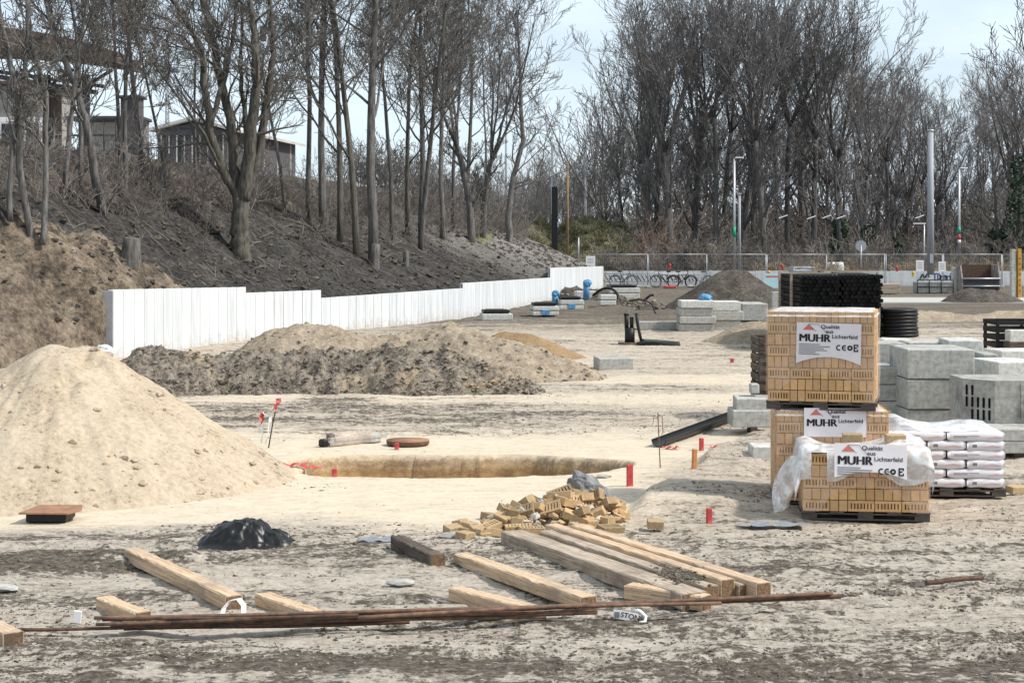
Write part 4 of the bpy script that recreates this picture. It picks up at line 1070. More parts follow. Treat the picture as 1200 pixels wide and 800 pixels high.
# ------------------------------------------------------------------ rusty bars
def bar(px0, py0, px1, py1, r, z, label='thin rusty steel bar in the long bundle across the foreground', group='rusty bars in the foreground bundle', sag=0.0):
    a, b = gp(px0, py0, z), gp(px1, py1, z); mb = MB(); org = (a + b) / 2; P = []
    n = 24
    for i in range(n + 1):
        q = a.lerp(b, i / n); q.z += .004 * math.sin(i * .28 + px0) + sag * math.sin(math.pi * i / n); q.y += .006 * math.sin(i * .16 + py0); P.append(q - org)
    mb.tube(P, r, 7); o = mb.build('steel_bar', M['rust'], None, org)
    return tag(o, label, 'steel bar', group)
bar(22, 738, 560, 722, .012, .05); bar(110, 724, 845, 706, .013, .125); bar(112, 731, 700, 714, .012, .09); bar(130, 733, 640, 722, .012, .06)
bar(145, 737, 480, 729, .013, .03); bar(200, 729, 988, 697, .014, .10); bar(300, 726, 985, 699, .013, .08); bar(420, 723, 975, 694, .014, .125); bar(250, 733, 700, 717, .013, .05)
bar(120, 726, 420, 721, .012, .11)
bar(1085, 682, 1152, 676, .02, .05, 'single rusty steel bar lying by itself at the right', None)
# bits of white plastic
def strip(name, pts, w, label, cat, m='white_tape', thick=.003):
    mb = MB(); P = [Vector(p) for p in pts]; org = P[0].copy()
    vs = []
    for p in P:
        for dy in (-w / 2, w / 2):
            vs.append(p - org + Vector((dy * .5, dy, 0)))
    n = len(P)
    vs2 = [v + Vector((0, 0, thick)) for v in vs]
    fs = [(2 * i, 2 * i + 1, 2 * i + 3, 2 * i + 2) for i in range(n - 1)]
    fs2 = [tuple(k + 2 * n for k in f[::-1]) for f in fs]
    side = [(2 * i, 2 * i + 2, 2 * i + 2 + 2 * n, 2 * i + 2 * n) for i in range(n - 1)] + [(2 * i + 3, 2 * i + 1, 2 * i + 1 + 2 * n, 2 * i + 3 + 2 * n) for i in range(n - 1)]
    mb.add(vs + vs2, fs + fs2 + side)
    return tag(mb.build(name, M[m], None, org), label, cat)
c = gp(274, 712, .1)
strip('strap', [(c.x - .07, c.y - .12, .04), (c.x - .05, c.y - .1, .12), (c.x - .01, c.y - .06, .165), (c.x + .04, c.y - .04, .17), (c.x + .075, c.y - .05, .13), (c.x + .08, c.y - .07, .07), (c.x + .06, c.y - .09, .03)], .05, 'white strap loop around the near end of the long left beam', 'strap')
c = gp(92, 735, 0)
o = MB().bbox((0, 0, .05), (.055, .012, .085), .004, (.1, .12, .1)).build('paper_tag', M['paper'], None, (c.x, c.y - .03, .03)); tag(o, 'small white tag standing among the rusty bars at the left', 'tag')
c = gp(415, 729, 0)
for i, (px, lab) in enumerate(((414, 'little folded white paper scrap by the rusty bars below the dark beam'), (434, 'yellowish paper scrap just right of a folded white one'))):
    q = gp(px, 729, 0); o = MB().bbox((0, 0, .04), (.07 if i else .05, .02, .02 if i else .075), .004, (.3, .2, i)).build('paper_scrap', M['paper'], None, (q.x, q.y - .12, .03)); tag(o, lab, 'paper scrap')
# torn printed band
c = gp(735, 722, .03)
t = thing('paper_band', 'torn curved white band with black letters lying in front of the rusty bars', 'packing band', (c.x, c.y - .10, .0))
mb = MB(); vs = []; n = 10
for i in range(n + 1):
    x = -.10 + .17 * i / n; zc = .075 - .035 * (i / n) - .35 * (x + .03) ** 2
    for yy in (0, .004):
        vs += [(x, yy, zc - .03), (x, yy, zc + .03)]
for i in range(n):
    a_, b_ = 4 * i, 4 * (i + 1)
    mb.f += [(a_, b_, b_ + 1, a_ + 1), (a_ + 2, a_ + 3, b_ + 3, b_ + 2), (a_ + 1, b_ + 1, b_ + 3, a_ + 3), (a_, a_ + 2, b_ + 2, b_)]; mb.sm += [False] * 4
mb.v += vs
bnd = mb.build('band', M['paper'], t)
text_obj('STONS', .05, M['ink'], bnd, (-.055, -.003, .052), (math.pi / 2, .22, 0), bold=.001)
MB().box((-.077, -.003, .065), (.035, .002, .04)).build('printed_mark', M['ink_grey'], bnd)
mb = MB(); mb.tube([(.02, .03, .09), (.08, .02, .085), (.12, .0, .05), (.115, -.02, .02), (.06, -.03, .01)], .014, 6); mb.build('curl', M['paper'], t)

# ------------------------------------------------------------------ bricks
def perforated_brick_mesh(seed):
    """24 x 11.5 x 7.1 cm brick with seven slots through its large face (up)"""
    r = random.Random(seed); L, W, H = .24, .115, .071; mb = MB()
    a, b = .022, .093
    ns = 7; sw = .011; gap = (L - .03) / ns
    mb.lohi((-L / 2, -W / 2, 0), (L / 2, -W / 2 + a, H)); mb.lohi((-L / 2, W / 2 - a, 0), (L / 2, W / 2, H))
    x = -L / 2
    for i in range(ns):
        xs_ = -L / 2 + .015 + gap * (i + .5) - sw / 2
        mb.lohi((x, -W / 2 + a, .0005), (xs_, W / 2 - a, H - .0005)); x = xs_ + sw
    mb.lohi((x, -W / 2 + a, .0005), (L / 2, W / 2 - a, H - .0005))
    mb.lohi((-L / 2 + .005, -W / 2 + .005, .012), (L / 2 - .005, W / 2 - .005, .03))
    mb.v = [(vx, vy, vz - H / 2) for vx, vy, vz in mb.v]
    return mb.mesh('brick', M['brick_old'])
def plain_brick_mesh(L):
    return MB().bbox((0, 0, 0), (L, .115, .071), .005).mesh('brick', M['brick_old'])
BR = [perforated_brick_mesh(1), plain_brick_mesh(.24), plain_brick_mesh(.15), plain_brick_mesh(.11)]
def rough_chunk(s, seed, m, flat=.8, sub=2):
    import bmesh
    bm = bmesh.new(); bmesh.ops.create_icosphere(bm, subdivisions=sub, radius=s)
    r = random.Random(seed); ox = r.uniform(0, 50)
    for v in bm.verts:
        k = 1 + .9 * float(fbm(v.co.x / s * 1.3 + ox + v.co.z / s * .7, v.co.y / s * 1.3 + v.co.z / s * .9, 5, seed, .6)); k = k + .12 * (.5 - abs(float(fbm(v.co.x / s * 2 + ox, v.co.z / s * 2 - v.co.y / s, 3, seed + 3))) * 3); v.co *= k; v.co.z *= flat
    me = bpy.data.meshes.new('chunk'); bm.to_mesh(me); bm.free(); me.materials.append(m); return me
# the tipped heap: rubble core plus single bricks on and round it
HB = [rz_(575, 15.35, 612), rz_(620, 15.5, 592), rz_(660, 15.6, 581), rz_(692, 15.7, 585), rz_(715, 15.5, 606)]
M['rubble'] = soil('mortar_rubble', [(.3, (.12, .10, .08)), (.48, (.32, .28, .23)), (.66, (.52, .48, .43))], 5, fine=28, bs=.9, bd=.02, patch=(.40, .29, .14), ps=4, pth=(.48, .55))
hb = heap('rubble_heap', [HB], .62, M['rubble'], 'heap of broken mortar and brick rubble that the loose yellow bricks lie on', 'rubble heap', round_=.06, amp=.16, nf=6, res=.016, pad=.2, seed=44, clodamp=.10)
def heap_top(x, y):
    z = -1
    D = np.array(HB)
    for a, b in zip(D[:-1], D[1:]):
        for k in np.linspace(0, 1, 8):
            q = a + (b - a) * k; dd = math.sqrt((x - q[0]) ** 2 + (y - q[1]) ** 2 + .0036) - .06; z = max(z, q[2] - .62 * dd)
    return max(z, 0)
RB = random.Random(12); nb_ = 0
for i in range(150):
    x = RB.uniform(gp(530, 620).x, gp(742, 620).x); y = RB.uniform(14.75, 15.75)
    z = heap_top(x, y)
    if z < .03 and RB.random() < .82: continue
    k = RB.choices((0, 1, 2, 3), (.32, .20, .28, .20))[0]
    o = link(bpy.data.objects.new('brick', BR[k])); o.location = (x, y, z + (.03 if z > .04 else .02) + RB.uniform(-.02, .012))
    tl = .62 if z > .04 else .22
    o.rotation_euler = (RB.uniform(-tl, tl) + (.55 if z > .06 and k == 0 and RB.random() < .7 else 0), RB.uniform(-tl, tl), RB.uniform(-1.5, 1.5))
    tag(o, 'loose yellow brick lying in the tipped brick heap', 'brick', 'loose yellow bricks of the tipped heap')
for i, (px, py, lab, k) in enumerate([(768, 618, 'broken yellow brick lying apart to the right of the brick heap', 2), (1192, 577, 'yellow brick on the ground at the right edge beside the bag pallet', 1), (545, 632, 'flat yellow brick half at the left foot of the brick heap', 2)]):
    q = gp(px, py); o = link(bpy.data.objects.new('brick', BR[k])); o.location = (q.x, q.y, .035); o.rotation_euler = (.1, .05, .5 * i); tag(o, lab, 'brick')
HGRID.clear()
def heap_xy(rg, n): return rg.uniform(gp(525, 620).x, gp(745, 620).x, n), rg.uniform(14.7, 15.9, n)
hz_v = np.vectorize(heap_top, otypes=[float])
scatter_lumps('brick_rubble', 900, heap_xy, .012, .05, M['brick_old'], 'broken yellow brick crumbs over the tipped brick heap', 51, lambda x, y: hz_v(x, y) + .02, .7, lambda x, y, rg: hz_v(x, y) > (.01 + .25 * (rg.random(len(x)) > .3) * 0))
scatter_lumps('mortar_rubble', 700, heap_xy, .012, .06, M['concrete_pale'], 'grey mortar lumps between the loose yellow bricks', 52, lambda x, y: hz_v(x, y) + .02, .7, lambda x, y, rg: hz_v(x, y) > .02)
q = gp(692, 592, .16)
o = link(bpy.data.objects.new('stone_chunk', rough_chunk(.20, 23, mat('grey_stone', (.30, .30, .30), (.13, .13, .135), 14, rough=.95, bs=.9, bd=.02), 1.0, 4))); o.location = (q.x + .03, 15.9, .20); o.rotation_euler = (.2, .75, .3); o.scale = (1.2, .7, .72)
tag(o, 'big rough grey stone chunk on top of the yellow brick heap', 'stone')
for px, py, s, lab in ((537, 630, .10, 'dark grey rounded stone at the left foot of the brick heap'), (470, 685, .075, 'flat bluish grey stone on the mud below the dark beam'), (3, 692, .09, 'flat grey stone at the left edge of the mud'), (708, 559, .06, 'small bluish stone by the pit near the tall red stake'), (586, 540, .0, '')):
    if not s: continue
    q = gp(px, py); o = link(bpy.data.objects.new('stone', rough_chunk(s, int(px), M['concrete'], .35, 3))); o.location = (q.x, q.y, s * .22); o.scale = (1.5, 1, 1); tag(o, lab, 'stone')

# ------------------------------------------------------------------ brick pallets
BW = .0787
def brick_stack(w, dp, rows, rh, plan):
    """outer bricks of the stack; plan: per row a list of P (slotted face) and n (plain narrow face)"""
    mb = MB(); g = .0075
    for r in range(rows):
        z0 = r * rh + g / 2; z1 = (r + 1) * rh - g / 2; pat = plan[r % len(plan)] if isinstance(plan, list) else plan(r)
        for side in range(4):                      # front, right, back, left
            span = w if side % 2 == 0 else dp
            x = -span / 2; i = 0
            tot = sum(3 if c_ == 'P' else 1 for c_ in pat); unit = span / tot
            for ch in pat:
                bw = unit * (3 if ch == 'P' else 1)
                a, b = x + g / 2, x + bw - g / 2; x += bw
                depth = .11; off = (dp if side % 2 == 0 else w) / 2
                if side % 2: a, b = max(a, -span / 2 + .112), min(b, span / 2 - .112)
                if b - a < .01: continue
                jit = RND.uniform(-.0025, .0025)
                boxes = []
                if ch == 'P' and b - a > .15:
                    zz0, zz1 = z0 + .024, z1 - .024; ns = 7; sw = .0125; gp_ = (b - a - .03) / ns
                    boxes += [(a, b, z0, zz0), (a, b, zz1, z1)]; xx = a
                    for k in range(ns):
                        s0 = a + .015 + gp_ * (k + .5) - sw / 2; boxes.append((xx, s0, zz0, zz1)); xx = s0 + sw
                    boxes.append((xx, b, zz0, zz1))
                else: boxes.append((a, b, z0, z1))
                R = Matrix.Rotation(side * math.pi / 2, 3, 'Z')
                for (p0, p1, q0, q1) in boxes:
                    c_ = R @ Vector(((p0 + p1) / 2, -off + depth / 2 + jit, (q0 + q1) / 2))
                    mb.box(c_, (p1 - p0, depth, q1 - q0), R)
        mb.box((0, 0, (r + .5) * rh), (w - .21, dp - .21, rh - .004))
    return mb
def gap_shade_box(w, dp, h, t):  # added dark box just behind the faces, so gaps and slots look shaded
    MB().box((0, 0, h / 2), (w - .016, dp - .016, h - .016)).build('gap_shade_core', M['brick_gap_shade'], t)
def wooden_pallet(w, dp, parent, h=.12, m='pallet_wood', sz=.66):
    mb = MB()
    for i in range(5): mb.box((-w / 2 + .06 + (w - .12) * i / 4, 0, -.012), (.13, dp, .022))
    for j in (-1, 0, 1):
        mb.box((0, j * (dp / 2 - .055), -.034), (w, .1, .02))
        for i in (-1, 0, 1): mb.box((i * (w / 2 - .07), j * (dp / 2 - .055), -.075), (.14, .1, .06))
        mb.box((0, j * (dp / 2 - .055), -.113), (w, .1, .018))
    mb.v = [(x, y, z * sz) for x, y, z in mb.v]
    return mb.build('pallet', M[m], parent)
def front_film(w, dp, h, arch_w, arch_h, parent, seed=0, top=True):
    """film sheets: front with an arched opening at the bottom, both sides, back and top"""
    rg = random.Random(seed); mb = MB(); e = .010
    n, k = 48, 14; y = -dp / 2 - e; ph = rg.uniform(0, 6)
    vs = []
    for i in range(n + 1):
        x = -w / 2 - e + (w + 2 * e) * i / n; u = x / (arch_w / 2)
        zb = arch_h * math.sqrt(max(0, 1 - u * u)) if abs(u) < 1 else 0
        for j in range(k + 1):
            z = zb + (h + e - zb) * j / k
            vs.append((x, y - .004 - .006 * math.sin(9 * x + 5 * z + ph) * math.sin(7 * z - 4 * x), z))
    mb.add(vs, [(i * (k + 1) + j, (i + 1) * (k + 1) + j, (i + 1) * (k + 1) + j + 1, i * (k + 1) + j + 1) for i in range(n) for j in range(k)], True)
    x0, x1, y1 = -w / 2 - e, w / 2 + e, dp / 2 + e
    for xx in (x0, x1):
        vs = []
        for i in range(11):
            for j in range(13):
                yy = y + (y1 - y) * i / 10; z = (h + e) * j / 12
                vs.append((xx + math.copysign(.004 + .008 * math.sin(11 * yy + 6 * z + ph) ** 2, xx), yy, z))
        mb.add(vs, [(i * 13 + j, (i + 1) * 13 + j, (i + 1) * 13 + j + 1, i * 13 + j + 1) for i in range(10) for j in range(12)], True)
    f = mb.build('film', M['film'], parent)
    if top:
        mt = MB(); vs = []; n2 = 24
        for i in range(n2 + 1):
            for j in range(n2 + 1):
                x = x0 + (x1 - x0) * i / n2; yy = y + (y1 - y) * j / n2
                z = h + .006 + .014 * abs(float(fbm(x * 5 + seed, yy * 5, 4, 7))) ** .7
                if i in (0, n2) or j in (0, n2): z = h - .05
                vs.append((x * (1.006 if i in (0, n2) else .992), yy * 1.006 if j in (0, n2) else yy, z))
        mt.add(vs, [(i * (n2 + 1) + j, (i + 1) * (n2 + 1) + j, (i + 1) * (n2 + 1) + j + 1, i * (n2 + 1) + j + 1) for i in range(n2) for j in range(n2)], True)
        mt.build('film_top', M['film_white'], parent)
    return f
M['label_film'] = mat('printed_film', (.76, .72, .73), (.70, .66, .67), 6, rough=.4)
def muhr_label(parent, cx, z0, w, h, y, arch=.05, full=True, tilt=0.0):
    t = link(bpy.data.objects.new('label_sheet', None), parent); t.location = (cx, y, z0); t.rotation_euler = (0, tilt, 0)
    mb = MB(); n = 20; vs = []
    for i in range(n + 1):
        x = -w / 2 + w * i / n; zb = arch * (1 - (2 * (x / w) - .0) ** 2) if full else 0
        vs += [(x, 0, zb), (x, 0, h), (x, .002, zb), (x, .002, h)]
    fs = []
    for i in range(n):
        a, b = 4 * i, 4 * i + 4; fs += [(a, b, b + 1, a + 1), (a + 2, a + 3, b + 3, b + 2), (a + 1, b + 1, b + 3, a + 3), (a, a + 2, b + 2, b)]
    mb.add(vs, fs); o = mb.build('label_sheet', M['label_film'], parent); o.location = t.location; o.rotation_euler = t.rotation_euler
    bpy.data.objects.remove(t)
    s = w / .62; Y = -.003
    for dx_ in (0, .005, .010): text_obj('MUHR', .105 * s, M['ink'], o, ((-.29 + dx_) * s, Y - dx_ * .02, h - .182 * s), sx=1.02)
    text_obj('Qualität', .050 * s, M['ink'], o, (-.075 * s, Y, h - .052 * s), sx=1.1, bold=.0008)
    text_obj('aus', .052 * s, M['ink'], o, (-.03 * s, Y, h - .098 * s), sx=1.1, bold=.0008)
    text_obj('Lichterfeld', .052 * s, M['ink'], o, (.03 * s, Y, h - .146 * s), sx=1.1, bold=.0008)
    # triangle roof sign: red gable and grey outline
    mb = MB(); mb.add([(-.25 * s, Y, h - .07 * s), (-.195 * s, Y, h - .015 * s), (-.13 * s, Y, h - .07 * s)], [(0, 2, 1)])
    mb.build('red_gable', M['ink_red'], o)
    mb = MB()
    for a, b in (((-.195, -.015), (-.10, -.015)), ((-.10, -.015), (-.03, -.09)), ((-.195, -.015), (-.12, -.085))):
        A = Vector((a[0] * s, Y - .0005, h + a[1] * s)); B = Vector((b[0] * s, Y - .0005, h + b[1] * s)); dd = (B - A).normalized(); nn = Vector((-dd.z, 0, dd.x)) * .0022 * s
        mb.add([A - nn, B - nn, B + nn, A + nn], [(0, 1, 2, 3)])
    mb.build('gable_outline', M['ink_grey'], o)
    if full:
        for k in range(6):
            mb = MB(); zz = h - (.215 + .019 * k) * s; ww = (.20, .30, .24, .27, .16, .20)[k] * s
            if zz < .03: break
            mb.add([(-.285 * s, Y, zz), (-.285 * s + ww, Y, zz), (-.285 * s + ww, Y, zz + .008 * s), (-.285 * s, Y, zz + .008 * s)], [(0, 1, 2, 3)]); mb.build('small_print', M['ink_grey'], o)
        # CE mark, round seal, angular mark
        mb = MB()
        def arc(cx_, cz, R, a0, a1, th=.006):
            n_ = 12; vs_ = []
            for i in range(n_ + 1):
                a = math.radians(a0 + (a1 - a0) * i / n_)
                for rr in (R - th, R + th): vs_.append((cx_ + rr * math.cos(a) * s, Y, h + (cz + rr * math.sin(a)) * s))
            mb.add([(v[0], v[1], v[2]) for v in vs_], [(2 * i, 2 * i + 1, 2 * i + 3, 2 * i + 2) for i in range(n_)])
        arc(.10, -.235, .022, 60, 300); arc(.155, -.235, .022, 60, 300); mb.lohi((.138 * s, Y - .0005, h - .238 * s), (.165 * s, Y + .0005, h - .230 * s))
        mb.build('ce_mark', M['ink'], o)
        mb = MB(); arc(.205, -.235, .018, 0, 360, .008); mb.build('round_seal', M['ink'], o)
        mb = MB()
        for q in ((.24, .252, -.27, -.20), (.24, .285, -.212, -.20), (.24, .285, -.27, -.258), (.252, .272, -.24, -.228), (.275, .285, -.225, -.212), (.275, .285, -.258, -.245)):
            mb.lohi((q[0] * s, Y - .0008, h + q[2] * s), (q[1] * s, Y + .0002, h + q[3] * s))
        mb.build('angular_mark', M['ink'], o)
    return o
PLAN = ['PnnPPP', 'n' * 14, 'PPnnPP', 'n' * 15]
# lower of the two stacked pallets
def pallet_bricks(px0, px1, pyb, w, dp, rows, rz, label, zbase, d=None, arch=(.9, .3), seed=0, film_top=True):
    d_ = d or gd(pyb); c_ = at((px0 + px1) / 2, d_, HZ)
    front = Vector((c_.x, d_, 0)); back = Vector((math.sin(-rz) * -1, 0, 0))
    ctr = front + Vector((-math.sin(rz) * dp / 2, math.cos(rz) * dp / 2, 0))
    t = thing('brick_pallet', label, 'brick pallet', (ctr.x, ctr.y, zbase), rz)
    return t
RH = .110
dL = 16.25
T1 = pallet_bricks(916, 1036, 0, 1.08, 1.0, 9, math.radians(-5), 'wrapped pallet of yellow bricks underneath, carrying another one, half hidden by the open one', .083, dL)
brick_stack(1.08, 1.0, 8, RH, PLAN).build('brick_stack', M['brick'], T1); gap_shade_box(1.08, 1.0, 8 * RH, T1)
wooden_pallet(1.1, 1.0, T1); front_film(1.08, 1.0, 8 * RH, .8, .2, T1, 3)
muhr_label(T1, .02, .63, .60, .28, -.5 - .024, 0, False)
T2 = pallet_bricks(904, 1019, 0, 1.03, 1.0, 8, math.radians(-14.5), 'wrapped pallet of yellow bricks stacked on top of another, with the big printed label', .083 + 8 * RH + .09, dL - .02)
brick_stack(1.03, 1.0, 8, RH * 1.0, PLAN[0:]).build('brick_stack', M['brick'], T2); gap_shade_box(1.03, 1.0, 8 * RH, T2)
wooden_pallet(1.05, 1.0, T2); front_film(1.03, 1.0, 8 * RH, .86, .27, T2, 5)
muhr_label(T2, .075, .37, .62, .40, -.5 - .024, .07, True, .02)
# the open pallet in front
T3 = pallet_bricks(946, 1083, 0, 1.16, .95, 5, math.radians(-7), 'torn open pallet of yellow bricks in front, loose white film billowing over it', .083, 15.6)
st = brick_stack(1.16, .95, 5, RH * .98, PLAN)
st.build('brick_stack', M['brick'], T3); gap_shade_box(1.16, .95, 5 * RH * .98, T3); wooden_pallet(1.18, .95, T3, m='pallet_wood'); front_film(1.16, .95, 3.9 * RH, .80, .24, T3, 8, top=False)
H3 = 5 * RH * .98
# billowing torn film
mb = MB(); nu, nv = 46, 34; vs = []
for i in range(nu + 1):
    u = -.06 + 1.14 * i / nu; x = -.58 + 1.16 * u
    for j in range(nv + 1):
        v = j / nv
        w_ = float(fbm(u * 3.3 + 2, v * 3.0, 4, 61)); w2 = float(fbm(u * 7, v * 7, 3, 62))
        if v < .72: y = .50 - 1.0 * (v / .72); z = H3 + .035 + .16 * max(0, w_ + .08) + .03 * w2 + .08 * math.exp(-((u - .82) / .16) ** 2) * math.exp(-((v - .45) / .3) ** 2)
        else:
            k = (v - .72) / .28; y = -.50 - .028 - .03 * math.sin(k * 3) - .03 * abs(w2); z = H3 + .03 - k * (.24 + .05 * math.sin(u * 9) + .09 * w2) + .02 * w_
        if u < .02: k = (.02 - u) / .08; x = -.60 - .06 * k - .05 * abs(w_); z = z - k * (.25 + .2 * w_)
        if u > .985: k = (u - .985) / .095; z = z - k * .16; x = .59 + .03 * math.sin(v * 9)
        vs.append((x, y, z))
mb.add(vs, [(i * (nv + 1) + j, (i + 1) * (nv + 1) + j, (i + 1) * (nv + 1) + j + 1, i * (nv + 1) + j + 1) for i in range(nu) for j in range(nv)
            if not (i < 10 and 24 < j < 34 and (i > 4)) ], True)
mb.build('film_cover', M['film_white'], T3)
# long flap hanging at the left corner
mb = MB(); vs = []
for i in range(15):
    k = i / 14
    for j in range(7):
        q = j / 6 - .5; wd = .10 + .10 * math.sin(k * math.pi) + .03 * k
        x = -.60 - .06 - .12 * math.sin(k * 1.6) + q * wd; z = H3 - .02 - k * .52 + .03 * q; y = -.47 - .05 * math.sin(k * 2.5 + q * 4) - .02 * math.cos(q * 9 + k * 5)
        vs.append((x, y, z))
mb.add(vs, [(i * 7 + j, (i + 1) * 7 + j, (i + 1) * 7 + j + 1, i * 7 + j + 1) for i in range(14) for j in range(6)], True)
mb.build('film_flap', M['film_white'], T3)
lb = muhr_label(T3, .03, .335, .66, .32, -.475 - .16, .06, True, .0); lb.rotation_euler = (-.20, .02, 0)
for i, (x, y, lab) in enumerate(((-.10, -.18, 'single yellow brick lying on the white film of the open pallet, left one'), (.30, -.2, 'single yellow brick lying on the white film of the open pallet, right one'))):
    o = link(bpy.data.objects.new('brick', BR[1])); q = T3.matrix_basis @ Vector((x, y, H3 + .125)); o.location = q; o.scale = (.78, .8, 1.0); o.rotation_euler = (.08, 0, -.1 + .15 * i); tag(o, lab, 'brick')
o = link(bpy.data.objects.new('brick', BR[1])); q = T3.matrix_basis @ Vector((-.44, -.40, H3 + .045)); o.location = q; o.rotation_euler = (0, 0, .2); tag(o, 'yellow brick at the torn left corner on top of the open pallet', 'brick')

# ------------------------------------------------------------------ cement bags on a pallet
dB = 17.05; sB = dB / F
bx0 = (1046 - 600) * sB; bx1 = (1178 - 600) * sB
BG = thing('bag_pallet', 'flat grey wooden pallet carrying the stacked white cement bags', 'pallet', ((bx0 + bx1) / 2, dB + .42, .088), math.radians(-3))
pal = wooden_pallet(1.20, .84, BG, m='pallet_grey' if 'pallet_grey' in M else 'pallet_wood')
def bag_mesh(L, W, H, side_print, seed):
    mb = MB(); n, k = 16, 10; vs = []; r = random.Random(seed)
    # pillow shape: superellipse section, pinched ends
    for i in range(n + 1):
        u = -1 + 2 * i / n; e = (1 - abs(u) ** 12) ** .5 if abs(u) < 1 else 0
        hh = H / 2 * (.66 + .34 * e); ww = W / 2 * (.97 + .03 * e)
        for j in range(k * 2):
            a = math.pi * j / k; ca, sa = math.cos(a), math.sin(a)
            y = ww * math.copysign(abs(ca) ** .35, ca); z = hh * math.copysign(abs(sa) ** .40, sa)
            wr = .004 * math.sin(u * 14 + seed + j) * (abs(u) > .6)
            vs.append((u * L / 2, y + wr, z + H / 2 + .004 * math.sin(u * 5 + seed)))
    kk = 2 * k
    fs = [(i * kk + j, (i + 1) * kk + j, (i + 1) * kk + (j + 1) % kk, i * kk + (j + 1) % kk) for i in range(n) for j in range(kk)]
    fs += [tuple(range(kk))[::-1], tuple(n * kk + q for q in range(kk))]
    mb.add(vs, [tuple(f[::-1]) for f in fs], True)
    return mb.mesh('cement_bag', M['bag'])
M['bag'] = mat('bag_paper', (.76, .75, .78), (.68, .67, .70), 6, rough=.55, bs=.35, bd=.015)
BH = .0955
bmL = [bag_mesh(.585, .40, BH + .012, 0, s) for s in (1, 2)]; bmS = [bag_mesh(.385, .40, BH + .012, 1, s) for s in (3, 4)]
ORD = ['lowest', 'second', 'third', 'fourth', 'fifth', 'topmost']
def bag(x, y, z, k, L, label, prints, rz=0.0):
    me = (bmL if L > .5 else bmS)[k % 2]
    o = link(bpy.data.objects.new('cement_bag', me)); q = BG.matrix_basis @ Vector((x, y, z)); o.location = q; o.rotation_euler = (RND.uniform(-.01, .01), RND.uniform(-.012, .012), BG.rotation_euler.z + rz)
    tag(o, label, 'cement bag', 'white cement bags on the pallet')
    if prints:
        Y = -.2055
        if L > .5:
            for zz, ww in ((.060, .26), (.047, .14)):
                MB().box((-.10 - (.26 - ww) / 2, Y, zz), (ww, .002, .006)).build('print_line', M['ink_grey'], o)
            pts_ = [(.10, .040), (.26, .044)]
            mb = MB(); mb.add([(.11, Y, .034), (.26, Y, .036), (.265, Y, .044), (.20, Y, .058), (.13, Y, .044)], [(0, 1, 2, 3, 4)]); mb.build('red_logo', M['logo_red'], o)
        else:
            MB().box((-.115, Y, .055), (.045, .002, .03)).build('print_block', M['ink_grey'], o)
            mb = MB(); mb.add([(-.03, Y, .036), (.14, Y, .038), (.15, Y, .048), (.06, Y, .062), (-.01, Y, .049)], [(0, 1, 2, 3, 4)]); mb.build('red_logo', M['logo_red'], o)
    return o
M['logo_red'] = mat('bag_print_red', (.64, .46, .48), rough=.7)
for L_ in range(6):
    z = L_ * BH + .002
    if L_ % 2:       # two long bags in view in front
        for i, x in enumerate((-.30, .30)):
            bag(x, -.215, z, L_ + i, .585, '%s white printed cement bag of its stack, %s one of two in its layer' % (ORD[L_], ('left', 'right')[i]), True, RND.uniform(-.012, .012))
            bag(x, .20, z, L_ + i, .585, 'white cement bag in the rear row of the bag pallet', False)
    else:
        for i, x in enumerate((-.40, 0, .40)):
            bag(x, -.215, z, L_ + i, .385, '%s white printed cement bag of its stack, %s one of three in its layer' % (ORD[L_], ('left', 'middle', 'right')[i]), True, RND.uniform(-.015, .015))
            bag(x, .20, z, L_ + i, .385, 'white cement bag in the rear row of the bag pallet', False)
# crumpled film over the bags
mb = MB(); nu, nv = 40, 26; vs = []; HT = 6 * BH + .012
for i in range(nu + 1):
    u = i / nu; x = (-.60 + 1.20 * u) * (1 - .09 * j / nv)
    for j in range(nv + 1):
        v = j / nv; w_ = float(fbm(u * 4 + 9, v * 3, 4, 81))
        y = -.40 + .83 * v; z = HT + .012 + .03 * (w_ + .5) + .075 * math.exp(-((u - .10) / .13) ** 2) + .05 * math.exp(-((u - .80) / .14) ** 2) * math.exp(-((v - .5) / .4) ** 2)
        e = min(u, 1 - u) / .05
        if e < 1: z -= (1 - e) ** 1.3 * (.10 if u < .5 else .06); x += 0; y += (.02 - .05 * v) * (1 - e)
        if v < .06: z -= .03 * (1 - v / .06)
        if v > .9: z -= .09 * ((v - .9) / .1)
        vs.append((x, y, z))
mb.add(vs, [(i * (nv + 1) + j, (i + 1) * (nv + 1) + j, (i + 1) * (nv + 1) + j + 1, i * (nv + 1) + j + 1) for i in range(nu) for j in range(nv)], True)
o = mb.build('plastic_cover', M['film_white']); o.location = BG.location; o.rotation_euler = BG.rotation_euler
tag(o, 'crumpled milky plastic cover lying over the top of the white cement bags', 'plastic cover')

# ------------------------------------------------------------------ concrete parts
def blockpx(name, px0, px1, pyt, d, h, dp, label, rz=0.0, m='concrete', z=None, bev=.012, extra=None, cat='concrete block'):
    """front face spans px0..px1 at distance d, its top at photo row pyt"""
    w = (px1 - px0) * d / F; zt = EYE - (pyt - HZ) * d / F
    z0 = zt - h if z is None else z
    if z is not None: h = zt - z
    c_ = at((px0 + px1) / 2, d, HZ)
    mb = MB().bbox((0, dp / 2, h / 2), (w, dp, h), bev)
    if extra: extra(mb, w, dp, h)
    o = mb.build(name, M[m], None, (c_.x, d, z0), rz); return tag(o, label, cat)
